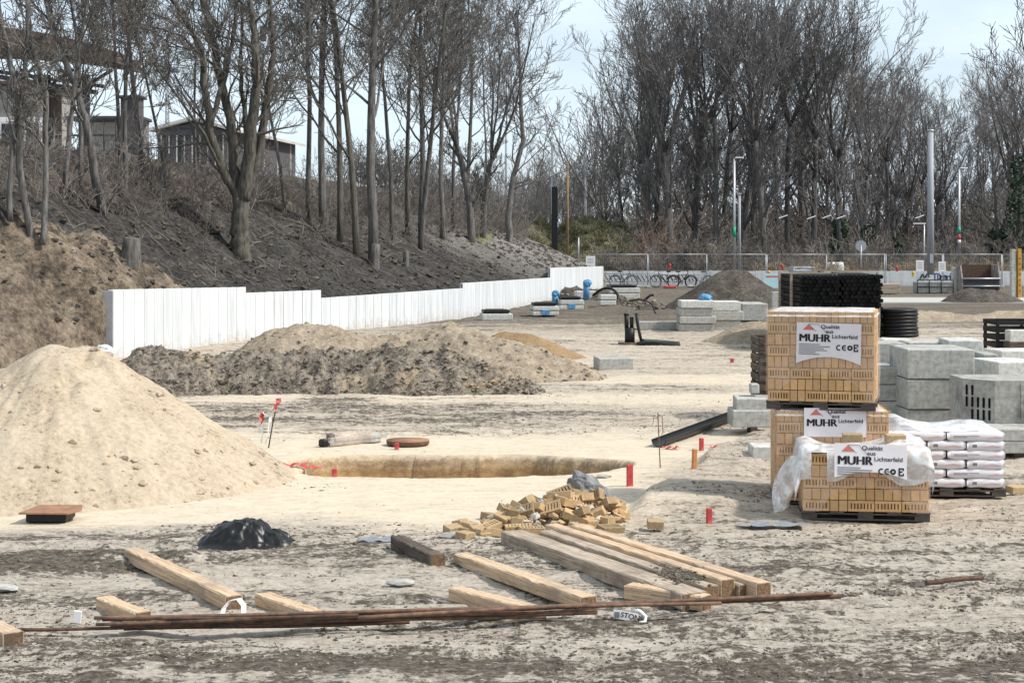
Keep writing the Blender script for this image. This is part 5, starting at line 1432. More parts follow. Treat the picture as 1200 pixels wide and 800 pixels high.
# middle stack (three hollow blocks)
dM = 22.0; zt = EYE - (409 - HZ) * dM / F; hM = zt / 3
for i, lab in enumerate(('lowest large grey concrete block of the tall stack behind the bags', 'middle large grey concrete block of the tall stack behind the bags', 'topmost large grey concrete block of the tall stack behind the bags')):
    z_ = i * hM
    o = MB().bbox((0, .55, hM / 2), (.885 - .01 * (i == 1), 1.1, hM - .012), .012).build('concrete_block', M['concrete'], None, ((1101.5 - 600) * dM / F + .006 * i, dM + .01 * (1 - i), z_), math.radians((-1, .8, -.5)[i])); tag(o, lab, 'concrete block')
# left lower stack
hS = (EYE - (431 - HZ) * 22.6 / F) / 4
for i, lab in enumerate(('lowest', 'second', 'third', 'topmost')):
    o = MB().bbox((0, .5, hS / 2), (.62, 1.0, hS - .008), .01).build('concrete_block', M['concrete'], None, ((1033 - 600) * 22.6 / F + .008 * (i % 2), 22.6, i * hS), math.radians(.6 * i)); tag(o, '%s flat concrete block in the low stack right behind the brick pallets' % lab, 'concrete block')
# row behind
blockpx('concrete_block', 1027, 1062, 402, 24.2, .5, .8, 'pale topped concrete block standing behind the low flat stack', z=0, m='concrete')
blockpx('concrete_block', 1036, 1070, 398, 25.8, .08, .5, 'white concrete slab lying on the row of blocks behind', m='concrete_pale', z=None)
blockpx('concrete_block', 1064, 1110, 401, 25.2, .4, .8, 'grey concrete block in the row behind the tall stack, its left end', z=0)
blockpx('concrete_block', 1112, 1152, 399, 24.6, .4, .8, 'whitish stained concrete block at the right end of the row behind', z=0, m='concrete_pale', rz=math.radians(-4))
blockpx('concrete_block', 1030, 1060, 404, 25.9, .4, .6, 'plain concrete block supporting a white slab behind the low stack', z=0)
# blocks at the right behind the slotted box
blockpx('concrete_block', 1140, 1158, 432, 23.3, .4, .7, 'small pale concrete block directly behind the slotted concrete box', z=0, m='concrete_pale', rz=math.radians(-6))
blockpx('concrete_block', 1152, 1169, 415, 23.9, .4, .7, 'narrow grey concrete block behind the slotted box', z=0, rz=math.radians(-3))
blockpx('concrete_block', 1168, 1225, 424, 22.8, .4, .9, 'white faced concrete block above the slotted box at the right edge', z=0, m='concrete_pale', rz=math.radians(9))
blockpx('concrete_block', 1172, 1230, 411, 24.6, .4, .7, 'pale concrete block furthest back at the right edge', z=0, m='concrete_pale', rz=math.radians(6))
# slabs at the bottom right and the slotted box on them
dS = 20.0
zS1 = EYE - (520 - HZ) * dS / F; zS2 = EYE - (500 - HZ) * dS / F
sl_m = M['concrete']
for z0, z1, lab in ((.075, .215, 'lower thick concrete slab under the slotted box on dark feet'), (.22, .37, 'upper thick concrete slab under the slotted concrete box')):
    o = MB().bbox((0, .55, (z1 - z0) / 2), (.95, 1.1, z1 - z0), .012).build('concrete_slab', sl_m, None, ((1206 - 600) * dS / F, dS, z0), math.radians(1 if z0 < .1 else 0)); tag(o, lab, 'concrete slab')
for i, (px, lab) in enumerate(((1183, 'dark timber foot under the concrete slabs, inner one'), (1206, 'dark timber foot under the concrete slabs, at the right edge'))):
    o = MB().bbox((0, .4, .0375), (.15, .8, .073), .006).build('timber_foot', M['wood_dark'], None, ((px - 600) * dS / F + .15, dS + .06, 0)); tag(o, lab, 'timber foot')
BX = thing('slotted_box', 'grey concrete cable pit box with rows of oval slots and two round openings', 'concrete box', ((1135 - 600) * 20.7 / F, 20.6, .375), 0)
zh = EYE - (446 - HZ) * 20.6 / F - .375
# body: left bevelled face with slots, front face
def slot_face(A, B, z0, z1, cols, rows, parent, name, rnd_=False):
    pass
A, B, Cc, Dd = Vector((0, .35, 0)), Vector((.30, 0, 0)), Vector((1.15, .0, 0)), Vector((1.15, 1.0, 0))
E_ = Vector((0, 1.0, 0))
mb = MB(); poly = [A, B, Cc, Dd, E_]; n = len(poly)
mb.add([(p_.x, p_.y, 0) for p_ in poly] + [(p_.x, p_.y, zh) for p_ in poly], [tuple(range(n))[::-1], tuple(range(n, 2 * n))] + [(i, (i + 1) % n, (i + 1) % n + n, i + n) for i in range(n)])
body = mb.build('box_body', M['concrete'], BX)
dv = (B - A); Ls = dv.length; dn = dv.normalized(); nn = Vector((dn.y, -dn.x, 0))
for rI, (zc, cols) in enumerate(((zh * .74, (0, 1)), (zh * .46, (0, 1, 2, 3, 4)), (zh * .17, (1, 2, 3, 4)))):
    for cI in cols:
        p_ = A + dn * (.055 + .082 * cI); mb = MB(); a_ = []
        R = .018; hh = .048
        for k in range(16):
            an = 2 * math.pi * k / 16; x_ = R * math.cos(an); z_ = R * math.sin(an) + (hh if math.sin(an) >= 0 else -hh)
            a_.append(p_ + dn * x_ + nn * .003 + Vector((0, 0, zc + z_)))
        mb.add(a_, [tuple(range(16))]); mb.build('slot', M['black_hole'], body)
pan = MB().bbox((.82, -.008, zh / 2), (.40, .012, zh * .86), .004).build('front_panel', M['concrete'], BX)
for zc in (zh * .60, zh * .28):
    mb = MB(); mb.ring((.74, -.02, zc), .045, .010, 'Y', 20, 6); mb.build('opening_rim', M['dark_metal'], pan)
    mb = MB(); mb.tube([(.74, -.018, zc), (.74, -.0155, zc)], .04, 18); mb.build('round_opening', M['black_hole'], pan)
# stack of kerbs left of the brick pallets, dark crate behind
blockpx('kerb_stone', 863, 905, 467, 22.6, .2, .6, 'upper of two grey kerb stones left of the brick pallets', z=None, rz=math.radians(-3))
blockpx('kerb_stone', 859, 905, 481, 22.5, .2, .6, 'lower of two grey kerb stones left of the brick pallets', z=.11)
o = MB().bbox((0, .2, .06), (.09, .4, .11), .006).build('timber_foot', M['wood_dark'], None, ((884 - 600) * 22.5 / F, 22.5, 0)); tag(o, 'reddish brown timber foot under the two grey kerb stones', 'timber foot')
blockpx('concrete_block', 880, 890, 450, 22.9, .2, .2, 'small grey block standing on the two kerb stones', z=.53)
blockpx('concrete_block', 882, 915, 523, 19.4, .25, .4, 'pale square concrete block on the ground left of the lower brick pallet', z=0, m='concrete_pale')
def crate(px0, px1, pyt, d, dp, label, slats=6, m='black_plastic', rz=0):
    w = (px1 - px0) * d / F; h = EYE - (pyt - HZ) * d / F; c_ = at((px0 + px1) / 2, d, HZ)
    t = thing('crate', label, 'crate', (c_.x, d, 0), rz)
    for x in (-w / 2 + .03, w / 2 - .03):
        for y in (.03, dp - .03): MB().box((x, y, h / 2), (.06, .06, h)).build('post', M[m], t)
    mb = MB()
    for i in range(slats):
        z = .06 + (h - .1) * i / (slats - 1)
        for y in (-.005, dp + .005): mb.box((0, y, z), (w, .02, h / slats * .62))
        for x in (-w / 2 - .005, w / 2 + .005): mb.box((x, dp / 2, z), (.02, dp, h / slats * .62))
    mb.box((0, dp / 2, .03), (w - .02, dp - .02, .04)); mb.build('slats', M[m], t); return t
crate(890, 930, 396, 24.5, .8, 'dark slatted crate behind the brick pallets', 9, 'wood_dark')
crate(1168, 1215, 376, 36, 1.0, 'black slatted crate at the right edge behind the concrete blocks', 6, 'black_plastic')
blockpx('concrete_block', 1184, 1215, 387, 35.5, .25, .4, 'white concrete block in front of the black slatted crate', m='concrete_pale', z=None)
o = MB().bbox((0, .2, .2), (.5, .4, .24), .01).build('timber_foot', M['wood_dark'], None, ((1196 - 600) * 35.5 / F, 35.5, 0)); tag(o, 'dark timber block carrying a white concrete block at the right edge', 'timber foot'); o.scale = (1, 1, (EYE - (387 - HZ) * 35.5 / F - .25) / .32)

# grey stacks in the middle distance
dQ = 49.0
for k, (x0, x1, rows, d, nm) in enumerate(((797, 837, 4, dQ, 'left'), (836, 869, 3, dQ + .8, 'right'))):
    yt = 352 if k == 0 else 353; zt = EYE - (yt - HZ) * d / F
    for i in range(rows):
        w = (x1 - x0) * d / F; h = zt / rows
        off = .05 * ((i % 2) - .5)
        o = MB().bbox((0, .5, h / 2), (w + (.06 if i == 1 else 0), 1.0, h - .015), .015).build('concrete_block', M['concrete_pale' if i == rows - 1 else 'concrete'], None, (((x0 + x1) / 2 - 600) * d / F + off, d - off, i * h))
        tag(o, '%s block of the %s small grey stack beside the dark earth heap' % (('lowest', 'second', 'third', 'topmost')[i if rows == 4 or i < 2 else 3], nm), 'concrete block')
blockpx('kerb_stone', 749, 797, 377, 50, .2, .5, 'long low grey kerb stone lying left of the small grey stacks', z=0)
blockpx('kerb_stone', 870, 900, 356, 56, .2, 2.0, 'long grey kerb running behind the small grey stacks', z=0)
blockpx('kerb_stone', 905, 917, 342, 58, .2, .4, 'upright grey kerb stone left of the black pipe bundles', z=0)
o = link(bpy.data.objects.new('foil_bag', rough_chunk(.22, 77, M['blue_foil'], .6, 3))); o.location = at(827, 49.6, 350); o.location.z += .02; tag(o, 'bluish plastic bag lying on top of the left small grey stack', 'plastic bag')

# manhole boxes with black lids by the wall
def manhole(px0, px1, pyb, pyt, label, blue=False, lid=True, rings=2):
    d = gd(pyb); w = (px1 - px0) * d / F; h = (pyb - pyt) * d / F; c_ = at((px0 + px1) / 2, d, HZ)
    t = thing('manhole_box', label, 'manhole box', (c_.x, d, 0), math.radians(6))
    hh = h - (.12 if lid else 0); n = rings
    for i in range(n):
        MB().bbox((.02 * (i % 2), w / 2, (i + .5) * hh / n), (w, w, hh / n - .03), .02).build('concrete_ring', M['concrete_pale'], t)
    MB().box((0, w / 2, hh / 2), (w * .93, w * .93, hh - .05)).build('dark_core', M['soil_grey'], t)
    if lid:
        l = MB().bbox((-.02, w / 2, hh + .055), (w * .86, w * .86, .11), .02).build('lid', M['black_plastic'], t)
        MB().bbox((-.02, w / 2, hh + .118), (w * .6, w * .6, .02), .008).build('cover', M['dark_metal'], l)
    if blue:
        MB().bbox((.0, -.012, hh * .35), (w * .3, .03, hh * .5), .01).build('spray_mark', M['blue_foil'], t)
    return t
manhole(565, 601, 376, 363, 'concrete manhole box with black lid nearest, at the white wall', rings=1)
manhole(624, 655, 370, 354.5, 'concrete manhole box with black lid and blue mark, second along the white wall', True)
manhole(656, 684, 363, 347.5, 'concrete manhole box with black lid and blue mark, beside the blue wrapped pipe', True)
manhole(714, 750, 350, 334, 'wide concrete manhole box with black lid at the end of the white wall')
manhole(703, 722, 358, 345, 'small grey concrete box half buried below the last black lid', lid=False)
manhole(676, 700, 351, 341, 'low concrete box between two blue wrapped pipes', lid=False, rings=1)
blockpx('concrete_ring', 702, 743, 420, gd(434), .3, .8, 'pale concrete slab half sunk in the sand right of the light brown heap', z=-.1, m='concrete', rz=.1)
def wrapped_pipe(px, pyb, pyt, label, w=10):
    d = gd(pyb); h = (pyb - pyt) * d / F; r = w * d / F / 2; c_ = at(px, d, HZ)
    t = thing('wrapped_pipe', label, 'wrapped pipe', (c_.x, d, 0)); mb = MB()
    mb.tube([(0, 0, 0), (0, 0, h * .5), (.02, 0, h * .72)], [r * .75, r * .75, r * .8], 12); mb.build('pipe', M['blue_foil'], t)
    mb = MB(); 
    me = rough_chunk(r * 1.0, int(px), M['blue_foil'], 1.0, 3); o = link(bpy.data.objects.new('foil_hood', me), t); o.location = (.03, 0, h * .8)
wrapped_pipe(650, 362, 340, 'blue foil wrapped pipe end standing before the white wall, nearer one', 9)
wrapped_pipe(687, 352, 327, 'blue foil wrapped pipe end near the far end of the white wall', 10)
# thick black hoses lying in arcs
def hose(pts, r, label, m='black_plastic'):
    P = [Vector(p) for p in pts]; org = P[0].copy(); Q = []
    for i in range(len(P) - 1):
        p0 = P[max(i - 1, 0)]; p1 = P[i]; p2 = P[i + 1]; p3 = P[min(i + 2, len(P) - 1)]
        for k in range(6):
            t_ = k / 6; Q.append(.5 * ((2 * p1) + (p2 - p0) * t_ + (2 * p0 - 5 * p1 + 4 * p2 - p3) * t_ ** 2 + (3 * p1 - 3 * p2 + p3 - p0) * t_ ** 3) - org)
    Q.append(P[-1] - org); mb = MB().tube(Q, r, 8); return tag(mb.build('hose', M[m], None, org), label, 'hose')
hose([at(695, 76, 346), at(705, 75.5, 339), at(715, 75, 338), at(723, 74.5, 344), at(725, 74, 356)], .06, 'thick black hose arching out of the earth beside the manhole boxes')
hose([at(755, 66, 352), at(762, 65, 346), at(765, 64.5, 346)], .05, 'short black hose end sticking out of the ground')
hose([at(738, 62, 352), at(752, 61, 351), at(763, 60, 356), at(768, 59.5, 367)], .03, 'thin black hose curving over the dark earth')

# black pipe fitting
dF_ = gd(403); u = dF_ / F
t = thing('pipe_fitting', 'black plastic Y-shaped pipe fitting standing on a dark board in the middle distance', 'pipe fitting', at(738, dF_, 403))
mb = MB(); mb.tube([(0, 0, .03), (0, 0, .42)], .13, 16); mb.tube([(-.08, 0, .40), (-.09, .0, .76)], .055, 12); mb.tube([(.05, 0, .40), (.05, 0, .70)], .05, 12); mb.build('fitting_body', M['black_plastic'], t)
MB().tube([(.17, -.05, .80), (.20, -.06, .5), (.24, -.1, .3), (.30, -.15, .02)], .04, 10).build('bent_pipe', M['black_plastic'], t)
MB().tube([(-.09, 0, .74), (-.09, 0, .79)], .065, 12).build('collar', M['black_plastic'], t)
MB().bbox((.02, 0, .02), (.62, .4, .05), .01).build('base_board', M['wood_dark'], t)
hose([at(747, dF_ - .4, 403), at(765, dF_ - .5, 402), at(782, dF_ - .6, 404.5), at(797, dF_ - .6, 405.5)], .06, 'black pipe lying on the sand right of the Y-shaped fitting')
hose([at(752, dF_, 399.5), at(775, dF_ + .2, 401), at(796, dF_ + .3, 403)], .06, 'second black pipe lying behind another beside the Y-shaped fitting')

# ------------------------------------------------------------------ black pipe bundles
def pipe_bundle(px0, px1, pyt, d, label, dz=0.0, L=3.2, cols=9, rows=0):
    w = (px1 - px0) * d / F; zt = EYE - (pyt - HZ) * d / F; D_ = w / cols; z0 = .12
    rows = int((zt - z0) / (D_ * .88)); rows_h = (zt - z0) / rows; c_ = at((px0 + px1) / 2, d, HZ)
    t = thing('pipe_bundle', label, 'pipe bundle', (c_.x, d, 0))
    R = D_ * .5; mb = MB(); n = 12; prof = []
    vs = []
    for yy, rr in ((0, R * .97), (0, R * .8), (L, R * .8), (L, R * .97)):
        for k in range(n): vs.append((rr * math.cos(6.2832 * k / n), yy, rr * math.sin(6.2832 * k / n)))
    fs = []
    for a, b in ((0, 1), (2, 3), (3, 0)):
        for k in range(n): fs.append((a * n + k, b * n + k, b * n + (k + 1) % n, a * n + (k + 1) % n))
    fs.append(tuple(range(n, 2 * n)))
    mb.add(vs[:], fs[:]); me = mb.mesh('pipe', M['pipe_black'])
    # dark bottom of each pipe some way inside
    for r in range(rows):
        for c2 in range(cols):
            o = link(bpy.data.objects.new('pipe', me), t); o.location = (-w / 2 + R + D_ * c2 + (D_ * .25 if r % 2 else -D_ * .25), RND.uniform(-.05, .05), z0 + rows_h * (r + .5))
    for yy in (.9, L - .5):
        f = MB()
        f.box((-w / 2 - .07, yy, zt / 2), (.05, .09, zt + .06)); f.box((w / 2 + .08, yy, zt / 2), (.05, .09, zt + .06)); f.box((0, yy, zt + .045), (w + .2, .09, .03)); f.box((0, yy, .06), (w + .2, .09, .08))
        f.build('wooden_frame', M['wood_old'], t)
    return t
pipe_bundle(938, 985, 323, 40.0, 'left bundle of black pipes in wooden frames behind the stacked brick pallets')
pipe_bundle(987, 1034, 322, 40.0, 'right bundle of black pipes in wooden frames behind the stacked brick pallets')
# coil of black drain pipe
dC = 41; t = thing('pipe_coil', 'flat coil of black ribbed drain pipe right of the pipe bundles', 'pipe coil', at(1057, dC, HZ)); t.location.z = 0
mb = MB()
for r in range(8): mb.ring((RND.uniform(-.03, .03), .5, .35 + r * .095), .46, .055, 'Z', 28, 8)
zt = EYE - (362 - HZ) * dC / F; mb.build('coil', M['black_plastic'], t); t.scale = (1, 1, zt / 1.07)
mb = MB(); mb.ring((0, .5, .15), .47, .06, 'Z', 28, 8); mb.ring((.05, .5, .05), .5, .06, 'Z', 28, 8); mb.tube([(.2, .0, .06), (.5, -.1, .06), (.8, -.05, .06)], .05, 8); mb.build('loose_coil', M['black_plastic'], t)
M['coil_core'] = M['black_hole']
MB().lathe([(.36, .3), (.36, 1.05), (.001, 1.05)], 20, (0, .5, 0)).build('dark_core', M['black_plastic'], t)
# ------------------------------------------------------------------ markers, stakes, small things on the sand
def stake(name, px, pyb, pyt, w, m, label, cat, rz=0.0, lean=(0, 0), thick=None, tip=True):
    d = gd(pyb); h = (pyb - pyt) * d / F; ww = w * d / F; q = gp(px, pyb)
    mb = MB(); mb.bbox((0, 0, h / 2 - .03), (ww, thick or ww, h + .06), .004)
    o = mb.build(name, M[m], None, q); o.rotation_euler = (lean[0], lean[1], rz); return tag(o, label, cat)
stake('marker_stake', 738, 569, 544, 7.5, 'red', 'tall red painted marker stake at the right end of the pit', 'marker stake', .3, thick=.03)
stake('marker_stake', 822, 527, 513, 4.5, 'red', 'short red marker stake beside the black gutter', 'marker stake', .3)
stake('marker_stake', 864, 536, 524, 4.5, 'red', 'short red marker stake left of the pale square block', 'marker stake', .3)
stake('marker_stake', 831, 612, 595, 6, 'red', 'red marker stake alone on the ground in front of the open pallet', 'marker stake', .2)
stake('marker_stake', 392, 557, 549, 6, 'red', 'small red marker at the near left edge of the pit', 'marker stake')
stake('marker_stake', 465, 526, 519, 5, 'red', 'tiny red marker in front of the round rusty plate', 'marker stake')
stake('marker_stake', 292, 534, 530, 5, 'red', 'tiny red marker at the right foot of the sand heap', 'marker stake')
stake('wooden_stake', 813, 564, 526, 5, 'orange_wood', 'tall orange brown wooden stake left of the brick pallets', 'wooden stake', .3, (0, .03))
stake('marker_stake', 858, 425, 420, 4, 'red', 'small red marker far off on the sand left of the brick pallets', 'marker stake')
# red tape scraps
def scrap(px, py, w, rz, label, m='red'):
    q = gp(px, py); mb = MB(); vs = []
    for i in range(9):
        x = -w / 2 + w * i / 8; zc = .012 + .016 * math.sin(i * 1.9 + px)
        vs += [(x, -.03 + .01 * math.sin(i), zc), (x, .03, zc + .012), (x, -.03 + .01 * math.sin(i), zc + .004), (x, .03, zc + .016)]
    fs = []
    for i in range(8):
        a, b = 4 * i, 4 * i + 4; fs += [(a, a + 1, b + 1, b), (a + 2, b + 2, b + 3, a + 3), (a, b, b + 2, a + 2), (a + 1, a + 3, b + 3, b + 1)]
    mb.add(vs, fs); o = mb.build('tape_scrap', M[m], None, q, rz); return tag(o, label, 'tape scrap')
scrap(786, 526, .22, .1, 'red tape scrap lying beside the near end of the black gutter'); scrap(845, 525, .28, .02, 'red tape scrap on the sand between two short red stakes')
scrap(876, 531, .2, .3, 'red tape scrap lying against the pale square block'); scrap(855, 534, .22, -.5, 'red tape scrap at the foot of the short stake by the pale block')
scrap(345, 546, .32, .4, 'crumpled red tape at the left end of the pit'); scrap(365, 549, .3, -.6, 'red and white tape scrap hanging over the left pit edge'); scrap(905, 585, .28, .2, 'orange red scrap lying left of the open brick pallet', 'orange_wood')
# barrier tape on a thin rod
d = gd(524); q = gp(314, 524)
t = thing('tape_stake', 'thin leaning rod with red and white barrier tape fluttering on it', 'barrier tape', q)
u = d / F
MB().tube([(0, 0, -.05), (6 * u, 0, 30 * u), (12 * u, 0, 57 * u)], .009, 6).build('rod', M['dark_metal'], t)
def ribbon(pts, w, m, name):
    mb = MB(); vs = []
    for i, p_ in enumerate(pts):
        a = i * .9; dx, dy = w / 2 * math.cos(a * .6), w / 2 * math.sin(a * .6)
        vs += [(p_[0] - dx, p_[1] - dy, p_[2]), (p_[0] + dx, p_[1] + dy, p_[2] + .01)]
    mb.add(vs, [(2 * i, 2 * i + 1, 2 * i + 3, 2 * i + 2) for i in range(len(pts) - 1)]); return mb.build(name, M[m], t)
U = lambda x, y, dy=0: (x * u, dy, y * u)
ribbon([U(12, 57), U(13, 52, -.03), U(9, 47, -.05), U(10, 43, -.03)], .07, 'red', 'red_tape'); ribbon([U(10, 44, -.03), U(5, 40, -.04), U(0, 37), U(-6, 40, .02)], .06, 'white_tape', 'white_tape')
ribbon([U(-6, 40, .02), U(-8, 35), U(-6, 31, -.03), U(-8, 26, -.03)], .07, 'red', 'red_tape'); ribbon([U(3, 38), U(3, 30, -.03), U(1, 22), U(0, 12, -.02), U(-3, 4)], .04, 'white_tape', 'white_tape')
ribbon([U(-8, 26), U(-7, 15), U(-8, 4, .02)], .03, 'white_tape', 'white_tape')
# wire stake with hooks
q = gp(774, 549); d = q.y; u = d / F
mb = MB(); mb.tube([(0, 0, -.05), (-2 * u, 0, 40 * u), (-3 * u, 0, 66 * u)], .007, 6); mb.tube([(-3 * u, 0, 60 * u), (-8 * u, 0, 60 * u), (-9 * u, 0, 52 * u)], .005, 5); mb.tube([(-3 * u, 0, 63 * u), (2 * u, 0, 62 * u), (3 * u, 0, 42 * u), (1 * u, 0, 40 * u)], .005, 5)
tag(mb.build('wire_stake', M['rust'], None, q), 'thin rusty wire stake with bent hooks standing right of the pit', 'wire stake')
# black gutter channel
a, b = gp(772, 524), gp(861, 492); dv = b - a; L = dv.length; rz = math.atan2(dv.y, dv.x)
mb = MB(); n = 10; prof = [(.10 * math.cos(math.pi + math.pi * k / n), .11 + .10 * math.sin(math.pi + math.pi * k / n)) for k in range(n + 1)]; prof2 = [(x * .9, .11 + (z - .11) * .9) for x, z in prof]
ring_ = prof + prof2[::-1]; m2 = len(ring_); vs = [(0, x, z) for x, z in ring_] + [(L, x, z + .02) for x, z in ring_]
mb.add(vs, [(i, (i + 1) % m2, (i + 1) % m2 + m2, i + m2) for i in range(m2)] + [tuple(range(m2)), tuple(range(2 * m2 - 1, m2 - 1, -1))], False)
o = mb.build('gutter', M['black_plastic'], None, (a.x, a.y, -.01), rz); tag(o, 'long black half-round gutter lying obliquely between the pit and the pallets', 'gutter')
# bundle of film-wrapped laths and the round rusty plate
a, b = gp(380, 523), gp(445, 517); dv = b - a; L = dv.length
t = thing('wrapped_laths', 'bundle of laths in clear film lying behind the pit, black caps at its left end', 'bundle', a, math.atan2(dv.y, dv.x))
mb = MB()
for i in range(4): mb.bbox((L / 2 + .03 * i, -.06 + .05 * (i % 3), .03 + .05 * (i // 2)), (L * .92, .045, .045), .004)
mb.build('lath_bundle', M['concrete'], t); MB().bbox((-.03, -.03, .05), (.10, .12, .10), .02).build('black_cap', M['black_plastic'], t); MB().bbox((.15, .08, .11), (.10, .09, .07), .02).build('black_cap', M['black_plastic'], t)
mb = MB(); mb.tube([(.05, 0, .06), (L * .4, 0, .075), (L * .8, 0, .07)], [.10, .115, .09], 10); mb.build('film_sleeve', M['film'], t)
def plate(px0, px1, pyb, label, rim='rust', dpt=.9, h=.07, tilt=0.0):
    d = gd(pyb); w = (px1 - px0) * d / F; c_ = at((px0 + px1) / 2, d, HZ)
    t = thing('steel_plate', label, 'steel plate', (c_.x, d + dpt / 2, 0)); t.rotation_euler = (tilt, 0, 0)
    mb = MB(); mb.lathe([(.001, 0), (w * .47, 0), (w * .5, h * .5), (w * .5, h)], 28); o = mb.build('rim', M[rim], t); o.scale = (1, dpt / w, 1)
    mb = MB(); mb.lathe([(w * .5, h), (w * .5, h + .01), (.001, h + .014)], 28); o = mb.build('plate_top', M['rust_pale'], t); o.scale = (1, dpt / w, 1)
plate(451, 502, 524, 'round rusty manhole plate on dark rim lying behind the pit', dpt=.5, h=.06)
d = gd(613); w = 66 * d / F
t = thing('steel_plate', 'thin rusty brown steel plate with a black block as shade under it at the left edge', 'steel plate', gp(60, 610))
mb = MB(); pl = [(-w * .5, -.15), (w * .38, -.17), (w * .52, .05), (w * .4, .33), (-w * .38, .33)]; n = len(pl)
mb.add([(x, y, .085) for x, y in pl] + [(x, y, .10) for x, y in pl], [tuple(range(n))[::-1], tuple(range(n, 2 * n))] + [(i, (i + 1) % n, (i + 1) % n + n, i + n) for i in range(n)]); mb.build('plate_top', M['rust_pale'], t)
MB().bbox((-.02, .06, .042), (w * .72, .34, .08), .01).build('shade_block', M['black_plastic'], t)  # black block added as the shadow under the plate
# blue-grey plastic sheets flat on the ground
for px, py, w, lab in ((445, 634, .36, 'flat bluish plastic sheet end beside the dark timber'), (905, 616, .6, 'flat bluish plastic strip on the ground before the open pallet')):
    q = gp(px, py); mb = MB(); vs = []
    for i in range(9):
        for j in range(4): vs.append((-w / 2 + w * i / 8, -.1 + .07 * j, .02 + .012 * math.sin(i * 2 + j)))
    mb.add(vs, [(i * 4 + j, (i + 1) * 4 + j, (i + 1) * 4 + j + 1, i * 4 + j + 1) for i in range(8) for j in range(3)], True)
    tag(mb.build('plastic_sheet', M['sheet_blue'] if 'sheet_blue' in M else M.setdefault('sheet_blue', mat('sheet_blue', (.26, .28, .31), rough=.5)), None, q), lab, 'plastic sheet')
# black crumpled sheeting
cx0, cy0 = gp(286, 640).x, gp(286, 636).y
nx_, ny_ = 230, 170; X, Y = np.meshgrid(np.linspace(-.50, .50, nx_), np.linspace(-.30, .42, ny_))
def bell(x, y, px, py, sx, sy, h, e=2.4): return h * np.exp(-(np.abs((x - px) / sx) ** e) - np.abs((y - py) / sy) ** e)
wx_, wy_ = X + .05 * fbm(X * 5, Y * 5, 3, 3), Y + .05 * fbm(X * 5 + 9, Y * 5, 3, 4)
Zb = np.maximum.reduce([bell(wx_, wy_, .02, .10, .17, .24, .20, 4), bell(wx_, wy_, -.13, .06, .20, .2, .20, 4), bell(wx_, wy_, .20, .04, .18, .17, .13, 4), bell(wx_, wy_, -.28, 0, .13, .15, .11), bell(wx_, wy_, .36, 0, .13, .10, .04), bell(wx_, wy_, -.02, -.10, .30, .12, .09)])
fold = .5 - np.abs(fbm(X * 4 + Y * 3, Y * 6 - X * 3, 3, 11)) * 3.0 + .35 * (.5 - np.abs(fbm(X * 9 - Y * 5, Y * 12 + X * 4, 2, 15)) * 3)
Zb = Zb + .05 * fold * sst(.0, .08, Zb) - .045 + .015 * fbm(X * 16, Y * 16, 3, 12) * sst(.02, .1, Zb)
o = np_obj('black_sheeting', np.stack([X, Y, Zb], -1).reshape(-1, 3), grid_faces(nx_, ny_), M['tarp'], smooth=True); o.location = (cx0, cy0, 0.01)
tag(o, 'crumpled heap of black plastic sheeting on the sand', 'plastic sheeting')
# white bag at the end of the wall
o = link(bpy.data.objects.new('white_bag', rough_chunk(.22, 21, M['white_tape'], .6, 3))); o.location = at(121, 37, 411); tag(o, 'white plastic bag lying at the near end of the white wall', 'plastic bag')

# ------------------------------------------------------------------ far side: fence, barrier, bicycles, poles
DFE = 97.0; FH = 1.95
M['mesh_wire'] = mat('fence_wire', (.42, .43, .45), rough=.5, metallic=.4)
def fence_panel_proto(W):
    t = thing('fence_panel', 'x', 'fence panel', (0, 0, 0))
    mb = MB()
    for x in (-W / 2, W / 2): mb.tube([(x, 0, .05), (x, 0, FH)], .021, 6)
    mb.tube([(-W / 2, 0, FH), (W / 2, 0, FH)], .021, 6); mb.tube([(-W / 2, 0, .12), (W / 2, 0, .12)], .021, 6); mb.build('tube_frame', M['galv'], t)
    mb = MB()
    n = int(W / .12)
    for i in range(1, n): x = -W / 2 + W * i / n; mb.tube([(x, 0, .12), (x, 0, FH)], .003, 3, cap=False)
    for j in range(1, 8): z = .12 + (FH - .12) * j / 8; mb.tube([(-W / 2, .003, z), (W / 2, .003, z)], .003, 3, cap=False)
    mb.build('wire_mesh', M['mesh_wire'], t)
    MB().bbox((W / 2, 0, .06), (.22, .6, .13), .02).build('foot', M['concrete'], t)
    return t
FW = 3.45; fp = fence_panel_proto(FW)
xs_f = [(690 - 600) * DFE / F + FW / 2 + i * FW for i in range(9)]
for i, x in enumerate(xs_f):
    o = fp if i == 0 else copy_thing(fp)
    o.location = (x, DFE + .35 * math.sin(i * 1.3), 0); o['label'] = 'galvanised mesh construction fence panel closing off the site'; o['group'] = 'construction fence panels'
def sign(px, py0, py1, w, d, label, words=None):
    u = d / F; t = thing('notice_sign', label, 'sign', at(px, d, py1)); h = (py1 - py0) * u
    MB().bbox((0, 0, h / 2), (w * u, .02, h), .005).build('board', M['paper'], t)
    mb = MB()
    for k in range(4): mb.box((0, -.0115, h * (.75 - .15 * k)), (w * u * (.7 - .1 * (k % 2)), .002, h * .04))
    mb.build('print_lines', M['ink_grey'], t); return t
sign(692, 300, 312, 11, 96, 'small white notice board above the far end of the white wall')
sign(1078, 305, 318, 9, 96.5, 'white notice sheet on the fence just left of the tall grey mast')
sign(1104, 306.5, 318.5, 8.5, 96.5, 'white notice sheet on the fence just right of the tall grey mast')
